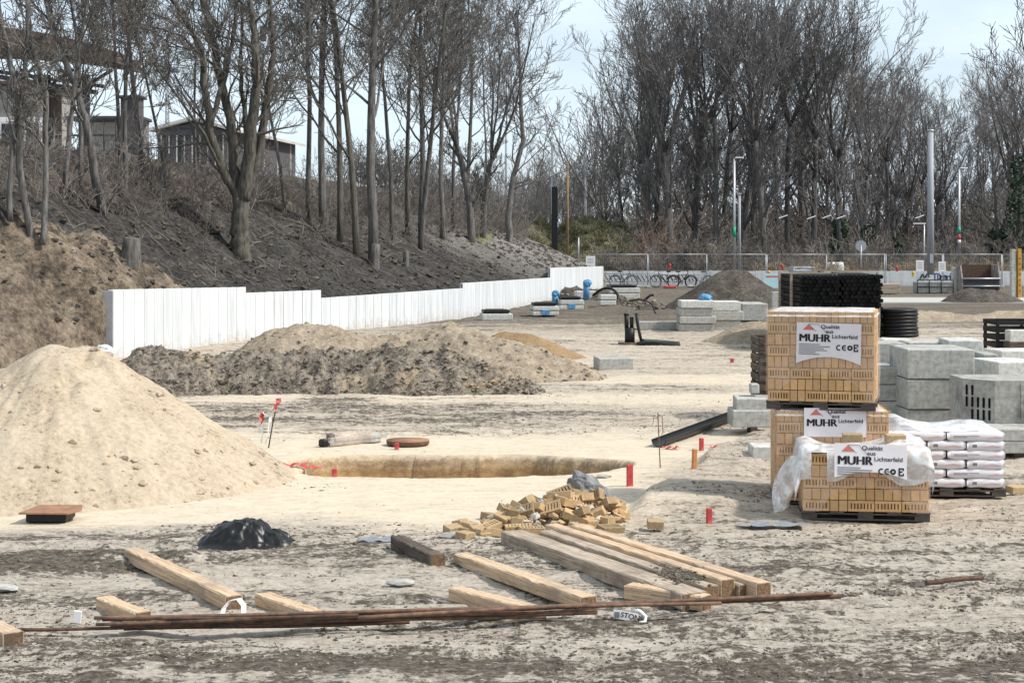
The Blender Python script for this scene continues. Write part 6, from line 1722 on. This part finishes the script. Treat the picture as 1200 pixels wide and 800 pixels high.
# warning lamps on the fence
def lamp(px, py, label, m):
    t = thing('warning_lamp', label, 'warning lamp', at(px, 96.75, py + 2)); mb = MB(); mb.lathe([(.001, -.02), (.07, 0), (.085, .07), (.07, .14), (.001, .16)], 10); mb.build('lens', M[m], t); MB().bbox((0, 0, -.09), (.13, .08, .13), .02).build('battery_box', M['yellow' if m == 'yellow' else 'red'], t); return t
lamp(785, 310, 'red warning lamp on the fence above the bicycles', 'red'); lamp(917, 311, 'red warning lamp on the fence left of the white tanks', 'red'); lamp(1051, 313, 'red warning lamp on the fence left of the left notice sheet', 'red')
lamp(901, 318, 'yellow warning lamp at the fence above the bright blue sheet', 'yellow'); lamp(1070, 319, 'yellow warning lamp below the left notice sheet', 'yellow')
# low white barrier wall with graffiti, behind the fence
DBW = 100.5; u = DBW / F
t = thing('barrier_wall', 'long low white barrier along the fence with dark graffiti scrawl', 'barrier', (0, DBW, 0))
X0, X1 = (688 - 600) * u, (1240 - 600) * u; n = 14
for i in range(n):
    x0, x1 = X0 + (X1 - X0) * i / n, X0 + (X1 - X0) * (i + 1) / n
    MB().bbox(((x0 + x1) / 2, .05, .47 - .03), (x1 - x0 - .02, .1, .94 + .03 * (i % 2)), .01).build('barrier_board', M['wall_white'], t)
def stroke(pts, w=.05, m='ink_blue'):
    mb = MB()
    P = [Vector((p_[0], 0, p_[1])) for p_ in pts]
    for a, b in zip(P[:-1], P[1:]):
        mb.tube([a + Vector((0, -.008, 0)), b + Vector((0, -.008, 0))], w / 2, 5)
    return mb.build('graffiti', M[m], t)
gx0 = (1094 - 600) * u
k = 0
for ch in ('D', 'u', 'm', 'a', 'n', 'i', 'd'):
    text_obj(ch, .62, M['ink_blue'], t, (gx0 + k * .19, -.006, .36 + .03 * (k % 2)), (math.pi / 2, 0, 0), 'graffiti', bold=.01); k += 1
stroke([((1078 - 600) * u, .45), ((1081 - 600) * u, .75), ((1084 - 600) * u, .5), ((1087 - 600) * u, .8), ((1089 - 600) * u, .55)], .08, 'ink')
# bicycle rack hoops and bicycles
t2 = thing('bicycle_rack', 'row of slanted dark bicycle rack bars before the low white barrier', 'bicycle rack', ((750 - 600) * 98.5 / F, 98.6, 0))
mb = MB(); mb.tube([(-3.0, 0, .80), (3.6, 0, .80)], .025, 6); mb.tube([(-3.0, 0, .32), (3.6, 0, .32)], .025, 6)
for x in (-3.0, -.9, 1.2, 3.3): mb.tube([(x, 0, 0), (x, 0, .82)], .03, 6)
mb.build('rack_frame', M['galv'], t2)
for i in range(26):
    x = -2.8 + 6.0 * i / 25
    if 8 <= i <= 9: continue
    MB().tube([(x, -.02, .72), (x + .22, -.02, .36)], .032, 6).build('wheel_holder', M['dark_metal'], t2)
def bicycle(px, d, label, col, flip=1, rz=0.0):
    t = thing('bicycle', label, 'bicycle', ((px - 600) * d / F, d, 0), rz); R = .33
    for x in (-.52, .52):
        mb = MB(); mb.ring((x, 0, R + .02), R, .026, 'Y', 24, 6); w = mb.build('wheel', M['black_plastic'], t)
        mb = MB()
        for k in range(8): a = 6.2832 * k / 8; mb.tube([(x, 0, R + .02), (x + R * math.cos(a), 0, R + .02 + R * math.sin(a))], .006, 3)
        mb.ring((x, 0, R + .02), .05, .02, 'Y', 8, 5); mb.build('spokes', M['galv'], w)
        mb = MB(); mb.ring((x, 0, R + .02), R + .06, .02, 'Y', 12, 5, math.radians(20), math.radians(160)); mb.build('mudguard', M[col], t)
    f = flip; bb = (-.05 * f, 0, .30); st_ = (-.20 * f, 0, .85); hd = (.36 * f, 0, .84); rear = (-.52 * f, 0, .35); fr = (.52 * f, 0, .35)
    mb = MB(); mb.tube([bb, st_], .022, 6); mb.tube([bb, hd], .024, 6); mb.tube([(-.18 * f, 0, .72), (.37 * f, 0, .78)], .02, 6); mb.tube([rear, bb], .016, 5); mb.tube([rear, (-.17 * f, 0, .68)], .014, 5); mb.build('bicycle_frame', M[col], t)
    MB().tube([(.34 * f, 0, .98), hd, (.42 * f, 0, .62), fr], .018, 6).build('fork', M[col], t)
    mb = MB(); mb.tube([(.26 * f, -.28, 1.04), (.33 * f, -.12, 1.03), (.34 * f, 0, 1.0), (.33 * f, .12, 1.03), (.26 * f, .28, 1.04)], .014, 6); mb.build('handlebar', M['dark_metal'], t)
    MB().bbox((-.22 * f, 0, .93), (.26, .14, .06), .02).build('saddle', M['black_plastic'], t)
    mb = MB(); mb.ring((bb[0], -.04, .30), .09, .012, 'Y', 14, 4); mb.tube([(bb[0], -.06, .30), (bb[0] + .08, -.07, .16)], .012, 4); mb.build('crank', M['dark_metal'], t)
    mb = MB(); mb.tube([(-.25 * f, 0, .70), (-.75 * f, 0, .70)], .016, 4); mb.tube([rear, (-.62 * f, 0, .70)], .01, 4); mb.build('luggage_rack', M['dark_metal'], t); return t
bicycle(731, 97.9, 'dark bicycle leaning at the left end of the rack by the white wall', 'dark_metal', 1, .15)
bicycle(779, 97.6, 'black bicycle in the middle of the rack above a red kerb piece', 'black_plastic', -1, -.1)
bicycle(799, 97.3, 'black bicycle with big round wheels right beside the middle one', 'black_plastic', 1, .1)
bicycle(820, 97.7, 'grey bicycle at the right end beside the pointed earth heap', 'pole', -1, .2)
for px, lab in ((714, 'red kerb piece on the ground left of the bicycles'), (776, 'red kerb piece on the ground under the middle bicycle')):
    q = gp(px, 335); o = MB().bbox((0, 0, .08), (.75, .3, .16), .03).build('kerb_piece', M['red'], None, (q.x, 96.3, 0)); tag(o, lab, 'kerb piece')

# masts, lamps and posts
def pole(name, px, pyb, pyt, w, d, m, label, cat, cap=True):
    u = d / F; q = at(px, d, pyb); h = (pyb - pyt) * u
    t = thing(name, label, cat, (q.x, d, max(q.z, 0) if q.z < .3 else q.z)); z0 = t.location.z; h = EYE - (pyt - HZ) * u - z0
    mb = MB(); mb.tube([(0, 0, 0), (0, 0, h)], [w * u / 2, w * u / 2 * .82], 16); mb.build('shaft', M[m], t)
    return t, h, u
t, h, u = pole('mast', 1090.5, 322, 152, 8.2, 92, 'pole', 'tall thick plain grey steel mast in front of the wood', 'mast')
MB().lathe([(.17, h - .12), (.185, h - .12), (.185, h), (.001, h + .01)], 16).build('cap', M['galv'], t)
MB().bbox((0, -.19, .9), (.18, .02, .5), .01).build('service_hatch', M['galv'], t)
def lamp_post(px, pyt, d, label, w=3.0, side=1, stickers=()):
    t, h, u = pole('street_lamp', px, 320, pyt, w, d, 'galv', label, 'street lamp')
    MB().tube([(0, 0, h), (side * .12, 0, h + .04), (side * .3, 0, h + .05)], .03, 8).build('arm', M['galv'], t)
    MB().bbox((side * .30, 0, h + .06), (.5, .18, .06), .02).build('lamp_head', M['paper'], t)
    for (py, hh, m) in stickers: MB().tube([(0, 0, EYE - (py + hh / 2 - HZ) * u), (0, 0, EYE - (py - hh / 2 - HZ) * u)], w * u / 2 + .008, 14).build('sticker', M[m], t)
M['green_paint'] = mat('green_paint', (.02, .42, .22), rough=.5)
lamp_post(1124, 198, 108, 'slim street lamp with green and red stickers, right of the tall thick mast', 3.2, 1, ((282, 8, 'green_paint'), (290, 6, 'red'), (295, 4, 'paper')))
lamp_post(860.5, 186, 99, 'slim grey street lamp post with a green sticker in front of the wood', 3.0, 1, ((288, 12, 'green_paint'),))
t, h, u = pole('lattice_post', 866.5, 320, 228, 3.6, 100, 'pole', 'short grey post beside the slim street lamp with a green sticker', 'post')
MB().bbox((0, 0, h + .04), (.24, .24, .08), .02).build('cap', M['galv'], t)
t, h, u = pole('mast', 1083, 320, 262, 2.0, 105, 'galv', 'thin pale post directly left of the tall thick mast', 'post'); MB().bbox((-.3, 0, h), (.8, .12, .06), .02).build('lamp_head', M['paper'], t)
# distant low street lamps in a row: flat white heads
for px, py, lab in ((916, 254, 'leftmost of the five slanted white lamp heads against the wood'), (949, 255, 'second from left of the five slanted white lamp heads against the wood'), (967, 254, 'middle one of the five slanted white lamp heads against the wood'), (984, 254.5, 'fourth from left of the five slanted white lamp heads against the wood'), (1076, 254, 'rightmost of the five slanted white lamp heads against the wood')):
    d = 112; u = d / F; t = thing('street_lamp', lab, 'street lamp', ((px - 600) * u, d, 0)); h = EYE - (py - HZ) * u
    MB().tube([(0, 0, 0), (0, 0, h - .05)], .035, 6).build('shaft', M['dark_metal'], t); MB().bbox((.1, 0, h), (.62, .2, .06), .02, (0, -.35, 0)).build('lamp_head', M['paper'], t)
# round sign seen from behind
t, h, u = pole('road_sign', 1009, 318, 287, 1.6, 101, 'galv', 'round road sign seen from behind on a thin post', 'road sign')
mb = MB(); mb.tube([(0, -.02, h - .05), (0, .02, h - .05)], .33, 24); mb.build('disc', M['pole'], t)
# rusty pole and black post at the end of the embankment
def post(px, pyb, pyt, w, d, m, label, cat='post', square=False):
    u = d / F; q = at(px, d, pyb); h = (pyb - pyt) * u; zb = min(q.z, surf(q.x, d)) if surf(q.x, d) > 0 else 0
    t = thing('post', label, cat, (q.x, d, zb)); h = q.z + h - zb
    if square: MB().bbox((0, 0, h / 2), (w * u, w * u * .8, h), .02).build('shaft', M[m], t)
    else: MB().tube([(0, 0, 0), (0, 0, h)], w * u / 2, 12).build('shaft', M[m], t)
    return t, h
t, h = post(650, 286, 219, 7, 103, 'black_plastic', 'thick black tarred post at the end of the embankment', square=True)
t, h = post(665, 296, 190, 2.8, 104, 'rust_pole', 'thin rust orange steel pole just right of the thick black post') if 'rust_pole' in M else post(665, 296, 190, 2.8, 104, 'orange_wood', 'thin rust orange steel pole just right of the thick black post')
post(678, 312, 278, 1.6, 100, 'galv', 'thin grey post before the grassy hillock')
post(647, 250, 168, 2.6, 140, 'pole', 'distant grey railway mast above the thick black post'); post(593, 270, 142, 2.2, 140, 'pole', 'distant grey railway mast behind the S-bent tree'); post(686, 280, 180, 3, 150, 'pole', 'distant grey mast beside the left edge of the wood')

# skip, trough, tanks, car, orange post at the right
dK = gd(343); u = dK / F
t = thing('skip', 'open rusty steel skip with sloping ends standing before the fence', 'skip', at(1150, dK, HZ)); t.location.z = 0
W, H = 44 * u, 29 * u
mb = MB(); zc = H * .44; yb = 1.6
mb.box((0, .03, .15 + zc / 2), (W, .05, zc)); mb.box((0, yb, .15 + H / 2), (W, .05, H)); mb.box((0, yb / 2, .17), (W, yb, .05))
mb.build('skip_body', M['dark_metal'], t)
for sx in (-1, 1):
    mb = MB(); n = 5; pl = [(0, .15), (yb, .15), (yb, .15 + H), (.35, .15 + H), (0, .15 + zc)]
    mb.add([(sx * (W / 2 - .03), y, z) for y, z in pl] + [(sx * (W / 2 + .04), y, z) for y, z in pl], [tuple(range(5)), tuple(range(9, 4, -1))] + [(i, i + 5, (i + 1) % 5 + 5, (i + 1) % 5) for i in range(5)]); mb.build('end_wall', M['rust_grey'] if 'rust_grey' in M else M.setdefault('rust_grey', mat('rust_grey', (.36, .32, .30), (.20, .15, .13), 3, rough=.8)), t)
MB().box((0, yb - .04, .15 + H * .72), (W - .08, .03, H * .5)).build('inner_face', M['rust'], t)
mb = MB(); mb.tube([(-W / 2 - .02, 0, .17 + zc), (W / 2 + .02, 0, .17 + zc)], .05, 6); mb.tube([(-W / 2, 0, .35), (W / 2, 0, .35)], .04, 6); mb.build('rim_tube', M['galv'], t)
for x in (-W / 2 + .2, W / 2 - .2): MB().tube([(x, 0, .1), (x, .25, .1)], .1, 10).build('roller', M['dark_metal'], t)
blockpx('concrete_block', 1117, 1127, 313, dK + 1, 1, .3, 'upright pale grey concrete panel leaning left of the steel skip', z=0, m='concrete_pale', rz=.15)
# grey trough with pipe frame
dT = gd(344); u = dT / F; t = thing('trough', 'grey steel trough with tube frame left of the skip', 'trough', at(1096, dT, HZ)); t.location.z = 0; W = 42 * u; H = 16 * u
mb = MB(); mb.bbox((0, .5, H * .45), (W, 1.0, H * .8), .03); mb.build('tank_body', M['concrete'], t)
mb = MB()
for x in (-W / 2, -W / 6, W / 6, W / 2): mb.tube([(x, -.03, 0), (x, -.03, H)], .03, 6)
mb.tube([(-W / 2, -.03, H), (W / 2, -.03, H)], .03, 6); mb.tube([(-W / 2, -.03, H * .5), (W / 2, -.03, H * .5)], .03, 6); mb.build('tube_frame', M['dark_metal'], t)
# stack of pale boards
dT2 = gd(345); u = dT2 / F
for i, lab in enumerate(('lower pale board pack beside the grey trough', 'upper pale board pack beside the grey trough')):
    o = MB().bbox((0, .6, .12), (20 * u * 1.1, 1.2, .24), .02).build('board_pack', M['wood_old'], None, ((1044 - 600) * u, dT2, .05 + .25 * i)); tag(o, lab, 'board pack')
# white tanks and car behind the fence
for px, w, lab in ((974, 13, 'round white tank behind the fence, left of two'), (986, 12, 'round white tank behind the fence, right of two')):
    d = 106; u = d / F; t = thing('water_tank', lab, 'tank', ((px - 600) * u, d + (px - 974) * .06, 0)); R = w * u / 2; zt = EYE - (306 - HZ) * u
    MB().lathe([(R * .9, 0), (R, .1), (R, zt - .35), (R * .8, zt - .08), (.001, zt)], 20).build('tank_body', M['concrete_pale'], t); MB().lathe([(.18, zt - .06), (.18, zt + .06), (.001, zt + .07)], 12).build('tank_cap', M['black_plastic'], t)
def car(px, pyt, d, label):
    u = d / F; t = thing('parked_car', label, 'car', ((px - 600) * u, d, 0)); H = EYE - (pyt - HZ) * u
    mb = MB(); pr = [(-.85, .25), (.85, .25), (.88, .6), (.84, .92), (-.84, .92), (-.88, .6)]
    mb.prism([(x, z) for x, z in pr], -.0, 4.1); mb.build('body', M['pole'], t)
    mb = MB(); b0 = [(-.80, .92), (.80, .92), (.62, H), (-.62, H)]
    vs = [(x, .9, z) if z < 1 else (x, 1.5, z) for x, z in b0] + [(x, 3.9, z) if z < 1 else (x, 3.3, z) for x, z in b0]
    mb.add(vs, [(0, 1, 2, 3), (7, 6, 5, 4), (0, 4, 5, 1), (1, 5, 6, 2), (2, 6, 7, 3), (3, 7, 4, 0)]); cb = mb.build('cabin', M['pole'], t)
    mb = MB(); sh = .012; q = [(-.70, .98), (.70, .98), (.56, H - .07), (-.56, H - .07)]
    def yy(z): return .9 + (z - .92) / (H - .92) * .6 - sh
    mb.add([(x, yy(z), z) for x, z in q], [(0, 1, 2, 3)]); mb.build('windscreen', mat('car_glass', (.10, .12, .14), rough=.1, spec=.8), cb)
    for x in (-.62, .62): MB().bbox((x, -.01, .68), (.3, .05, .14), .02).build('headlight', M['paper'], t)
    for x in (-.78, .78):
        for y in (.75, 3.3): mb = MB(); mb.tube([(x - .1, y, .31), (x + .1, y, .31)], .31, 16); mb.build('wheel', M['black_plastic'], t)
car(947.5, 313, 103, 'silver grey car parked behind the fence, mostly hidden by the pipe bundles')
# bright blue sheet / banner leaning on the barrier
d = 96; u = d / F; t = thing('banner', 'light blue and white banner hanging on the fence beside the earth heap', 'banner', at(906, d, 338)); t.location.y = 95.9
MB().bbox((0, 0, 9 * u), (22 * u, .02, 17 * u), .005).build('banner_cloth', mat('cyan_cloth', (.38, .66, .76), (.62, .76, .80), 1.2, rough=.6), t)
MB().box((0, -.013, 14 * u), (18 * u, .003, 2 * u)).build('printed_line', M['ink_red'], t)
# orange steel sheet pile post at the right edge
dO = gd(349); u = dO / F; t = thing('steel_post', 'tall yellow and orange painted steel section standing at the right edge', 'steel post', at(1190, dO, HZ)); t.location.z = 0; H = 57 * u
MB().bbox((-.10, .1, H / 2), (5 * u, .3, H), .015).build('web', M['concrete'], t); MB().bbox((.18, .08, H / 2 + .02), (4 * u, .34, H), .015).build('flange', M['orange_paint'] if 'orange_paint' in M else M.setdefault('orange_paint', mat('orange_paint', (.62, .34, .05), (.40, .20, .04), 6, rough=.6)), t)
mb = MB()
for k in range(7): mb.box((.18, -.094, H * (.15 + .11 * k)), (.05, .004, .06))
mb.build('punched_holes', M['ink'], t)

# ------------------------------------------------------------------ station on the embankment
t = thing('platform', 'long pale concrete station platform edge along the top of the embankment', 'platform', (-20, 65, 0)); 
A, B = Vector((-27, 40, 0)), Vector((-9.5, 118, 0)); dv = (B - A); L = dv.length; rz = math.atan2(dv.y, dv.x)
t.location = (A.x, A.y, 5.2); t.rotation_euler = (0, 0, rz)
MB().box((L / 2, 2.5, .55), (L, 5, 1.3)).build('platform_wall', M['concrete'], t); MB().bbox((L / 2, 2.45, 1.27), (L, 5.3, .14), .03).build('platform_edge', M['concrete_pale'], t)
PZ = 6.54
M['roof_brown'] = mat('brown_roof', (.17, .12, .095), (.09, .065, .055), 2, rough=.9)
M['pale_roof'] = mat('pale_roofing', (.55, .53, .50), (.44, .42, .40), 1, rough=.8)
M['brickwork'] = mat('old_brickwork', (.20, .15, .12), (.13, .095, .08), 5, rough=.9)
M['plaster'] = mat('grey_plaster', (.33, .31, .29), (.22, .205, .19), 3, rough=.9)
M['slate_wood'] = mat('grey_boards', (.13, .12, .125), (.065, .06, .065), 6, stretch=(6, 6, .4), rough=.8)
M['steel_dark'] = mat('painted_steel', (.10, .10, .11), (.06, .06, .065), 5, rough=.7)
d = 70; u = d / F
t = thing('platform_canopy', 'old curved brown platform canopy on branching iron columns at the left edge', 'platform canopy', (-25, d, PZ))
def cx(px, dd=d): return (px - 600) * dd / F + 25
def cz(py, dd=d): return EYE - (py - HZ) * dd / F - PZ
mb = MB(); n = 16; top = []; bot = []
for i in range(n + 1):
    px = -60 + 212 * i / n; k = max(0, (px + 60) / 212); yt = 36 + 32 * k ** 2.2; top.append((cx(px), cz(yt))); bot.append((cx(px), cz(yt + 26 - 14 * k ** 2)))
poly = top + bot[::-1]; mb.prism(poly, -2.2, 2.2); mb.build('roof', M['roof_brown'], t)
for px in (55, 101):
    mb = MB(); mb.tube([(cx(px), 0, -.1), (cx(px), 0, cz(88))], .16, 10)
    for s_ in (-1, 1): mb.tube([(cx(px), 0, cz(112)), (cx(px) + s_ * .35, 0, cz(95)), (cx(px) + s_ * 1.1, 0, cz(82))], .08, 8)
    mb.build('column', M['steel_dark'], t)
mb = MB(); mb.tube([(cx(-40), -.5, cz(85)), (cx(118), -.5, cz(110))], .11, 6); mb.tube([(cx(-40), .6, cz(78)), (cx(118), .6, cz(100))], .09, 6); mb.build('tie_beam', M['steel_dark'], t)
t = thing('station_pillar', 'brick pillar of the old station at the left edge', 'pillar', (at(59, 70, HZ).x, 70.6, PZ)); MB().bbox((0, 0, 1.2), (.52, .5, 2.6), .03).build('pillar_shaft', M['brickwork'], t); MB().bbox((0, 0, 2.54), (.62, .6, .14), .02).build('pillar_cap', M['concrete'], t)
# old building behind the canopy
d = 80; u = d / F; bx0, bx1 = (-60 - 600) * u, (52 - 600) * u; t = thing('station_building', 'old grey station building with pale doors behind the canopy at the left edge', 'building', ((bx0 + bx1) / 2, d, PZ)); W = bx1 - bx0; H = EYE - (100 - HZ) * u - PZ
MB().bbox((0, 2.5, H / 2), (W, 5, H), .03).build('building_wall', M['plaster'], t); MB().bbox((0, 2.5, H + .1), (W + .6, 5.6, .2), .04).build('roof', M['roof_brown'], t)
for x in (-.28, .12, .38):
    w = MB().bbox((W * x, -.02, 1.1), (.9, .05, 2.0), .02).build('door', M['paper' if x > .1 else 'dark_metal'], t); MB().bbox((W * x, -.05, 1.3), (.6, .03, 1.0), .01).build('pane', M['dark_metal'], w)
# shelter with rails between the canopy and the shed
d = 78; u = d / F; t = thing('platform_shelter', 'flat roofed glass shelter on the platform behind the slender trees', 'shelter', (at(122, d, HZ).x, d, PZ)); W = 90 * u; H = EYE - (136 - HZ) * u - PZ
MB().bbox((0, 1, H - .08), (W, 2.2, .16), .03).build('roof', M['steel_dark'], t); mb = MB()
for i in range(7): mb.tube([(-W / 2 + .1 + (W - .2) * i / 6, 0, 0), (-W / 2 + .1 + (W - .2) * i / 6, 0, H)], .05, 6)
mb.build('posts', M['steel_dark'], t); MB().box((0, 1.9, H / 2), (W - .2, .04, H - .3)).build('rear_panel', M['concrete_pale'], t)
MB().box((0, .02, H * .55), (W - .2, .05, .10)).build('rail', M['steel_dark'], t)
d = 76; u = d / F; t = thing('stair_housing', 'dark narrow box house on the platform between shelter and shed', 'small building', (at(152, d, HZ).x, d, PZ)); MB().bbox((0, .5, 1.4), (.85, 1, (EYE - (118 - HZ) * u - PZ)), .03).build('house_wall', M['slate_wood'], t); MB().bbox((0, .5, 1.4 + (EYE - (118 - HZ) * u - PZ) / 2 + .06), (1.1, 1.3, .12), .02).build('roof', M['steel_dark'], t)
# shed with pale gabled roof
d = 92; u = d / F; bx0, bx1 = (185 - 600) * u, (266 - 600) * u; W = bx1 - bx0; zr = EYE - (141 - HZ) * u - PZ; ze = EYE - (152 - HZ) * u - PZ
t = thing('station_shed', 'dark boarded station shed with pale shallow gabled roof behind the big forked tree', 'shed', ((bx0 + bx1) / 2, d, PZ), 0)
Ls = 14.0; skew = (346 - 266) / F      # long side runs away to the right
def sk(y): return .14 * y
mb = MB(); pr = [(-W / 2, 0), (W / 2, 0), (W / 2, ze), (0.0, zr - .15), (-W / 2, ze)]
f0 = [(x, 0, z) for x, z in pr]; f1 = [(x + sk(Ls), Ls, z) for x, z in pr]
mb.add(f0 + f1, [(0, 1, 2, 3, 4), (9, 8, 7, 6, 5)] + [(i, i + 5, (i + 1) % 5 + 5, (i + 1) % 5) for i in range(5)]); wl = mb.build('shed_wall', M['slate_wood'], t)
mb = MB()
for s_ in (-1, 1):
    A0, A1 = Vector((0, -.5, zr)), Vector((s_ * (W / 2 + .45), -.5, ze - .12)); off = Vector((sk(Ls + 1), Ls + 1, 0)); up_ = Vector((0, 0, .16))
    mb.add([A0, A1, A1 + off, A0 + off, A0 + up_, A1 + up_, A1 + off + up_, A0 + off + up_], [(0, 1, 2, 3), (4, 7, 6, 5), (0, 4, 5, 1), (1, 5, 6, 2), (2, 6, 7, 3), (0, 3, 7, 4)])
mb.build('roof', M['pale_roof'], t)
for i in range(9):
    x = -W / 2 + .2 + (W - .4) * i / 8; MB().box((x, -.03, ze * .5), (.07, .05, ze * .95)).build('front_post', M['concrete_pale'], t)
for i in range(4):
    x = -W / 2 + W * (i + .5) / 4 - .05; MB().box((x, -.012, ze * .52), (W / 4 * .55, .02, ze * .7)).build('window', M['dark_metal'], t)
MB().box((0, -.045, ze * .93), (W, .05, .32)).build('fascia', M['steel_dark'], t)
for i in range(5):
    y = 1.2 + i * 2.9; MB().box((W / 2 + sk(y) + .02, y, ze * .5), (.06, .14, ze * .95)).build('side_post', M['concrete_pale'], t)
# catenary masts and wires
def lattice_mast(px, pyt, d, w, label, m='galv'):
    u = d / F; t = thing('railway_mast', label, 'railway mast', (at(px, d, HZ).x, d, 5.0)); h = EYE - (pyt - HZ) * u - 5.0; ww = w * u / 2
    mb = MB()
    for sx in (-1, 1):
        for sy in (-1, 1): mb.tube([(sx * ww, sy * ww, 0), (sx * ww * .6, sy * ww * .6, h)], .035, 5)
    k = 0; z = 0
    while z < h - .4:
        a = ww * (1 - .4 * z / h)
        mb.tube([((1 if k % 2 else -1) * a, -a, z), ((-1 if k % 2 else 1) * a, -a, z + .4)], .02, 4); mb.tube([(-a, -a, z), (a, -a, z)], .015, 4); z += .4; k += 1
    mb.build('lattice', M[m], t); return t, h
t, h = lattice_mast(314, 18, 108, 4.5, 'tall lattice railway mast behind the big forked tree'); MB().tube([(0, 0, h - 2.6), (-1.0, 0, h - 2.2)], .05, 6).build('bracket', M['galv'], t); MB().bbox((-.3, 0, h - 1.2), (.4, .3, 1.0), .03).build('counterweight', M['steel_dark'], t)
t, h = lattice_mast(196, 56, 100, 4, 'lattice mast with two drooping lamps behind the slender trees', 'pole')
for s_ in (-1, 1): mb = MB(); mb.lathe([(.02, .18), (.3, .02), (.34, -.08)], 12, (s_ * .45, 0, h - 1.4)); mb.build('lamp_shade', M['steel_dark'], t)
t, h, u = pole('railway_mast', 362.5, 210, 122, 4, 110, 'red_white' if 'red_white' in M else 'pole', 'plain red-brown railway mast right of the shed roof', 'railway mast')
MB().tube([(0, 0, h * .45), (0, 0, h)], .13, 10).build('painted_top', mat('faded_red', (.30, .16, .15), rough=.8), t)
mb = MB()
P0 = at(314, 108, 80); org = P0.copy()
def wires(name, pairs, label):
    mb = MB(); org = None
    for a, b, sag in pairs:
        if org is None: org = a.copy()
        mb.tube([a.lerp(b, k / 10) - org + Vector((0, 0, -sag * 4 * (k / 10) * (1 - k / 10))) for k in range(11)], .022, 4)
    return tag(mb.build(name, M['steel_dark'], None, org), label, 'wires')
wires('overhead_wires', [(at(314, 108, 82), at(560, 150, 96), .5), (at(314, 108, 86), at(560, 150, 100), .3), (at(314, 108, 82), at(-40, 85, 40), .4), (at(314, 108, 86), at(-40, 85, 46), .3), (at(314, 108, 60), at(-40, 85, 10), .6)], 'thin overhead railway wires strung past the lattice mast')
wires('overhead_wires', [(at(314, 108, 140), at(480, 130, 30), .2), (at(314, 108, 144), at(480, 130, 36), .2), (at(314, 108, 88), at(520, 150, 84), .3)], 'slanting overhead wires right of the lattice mast')
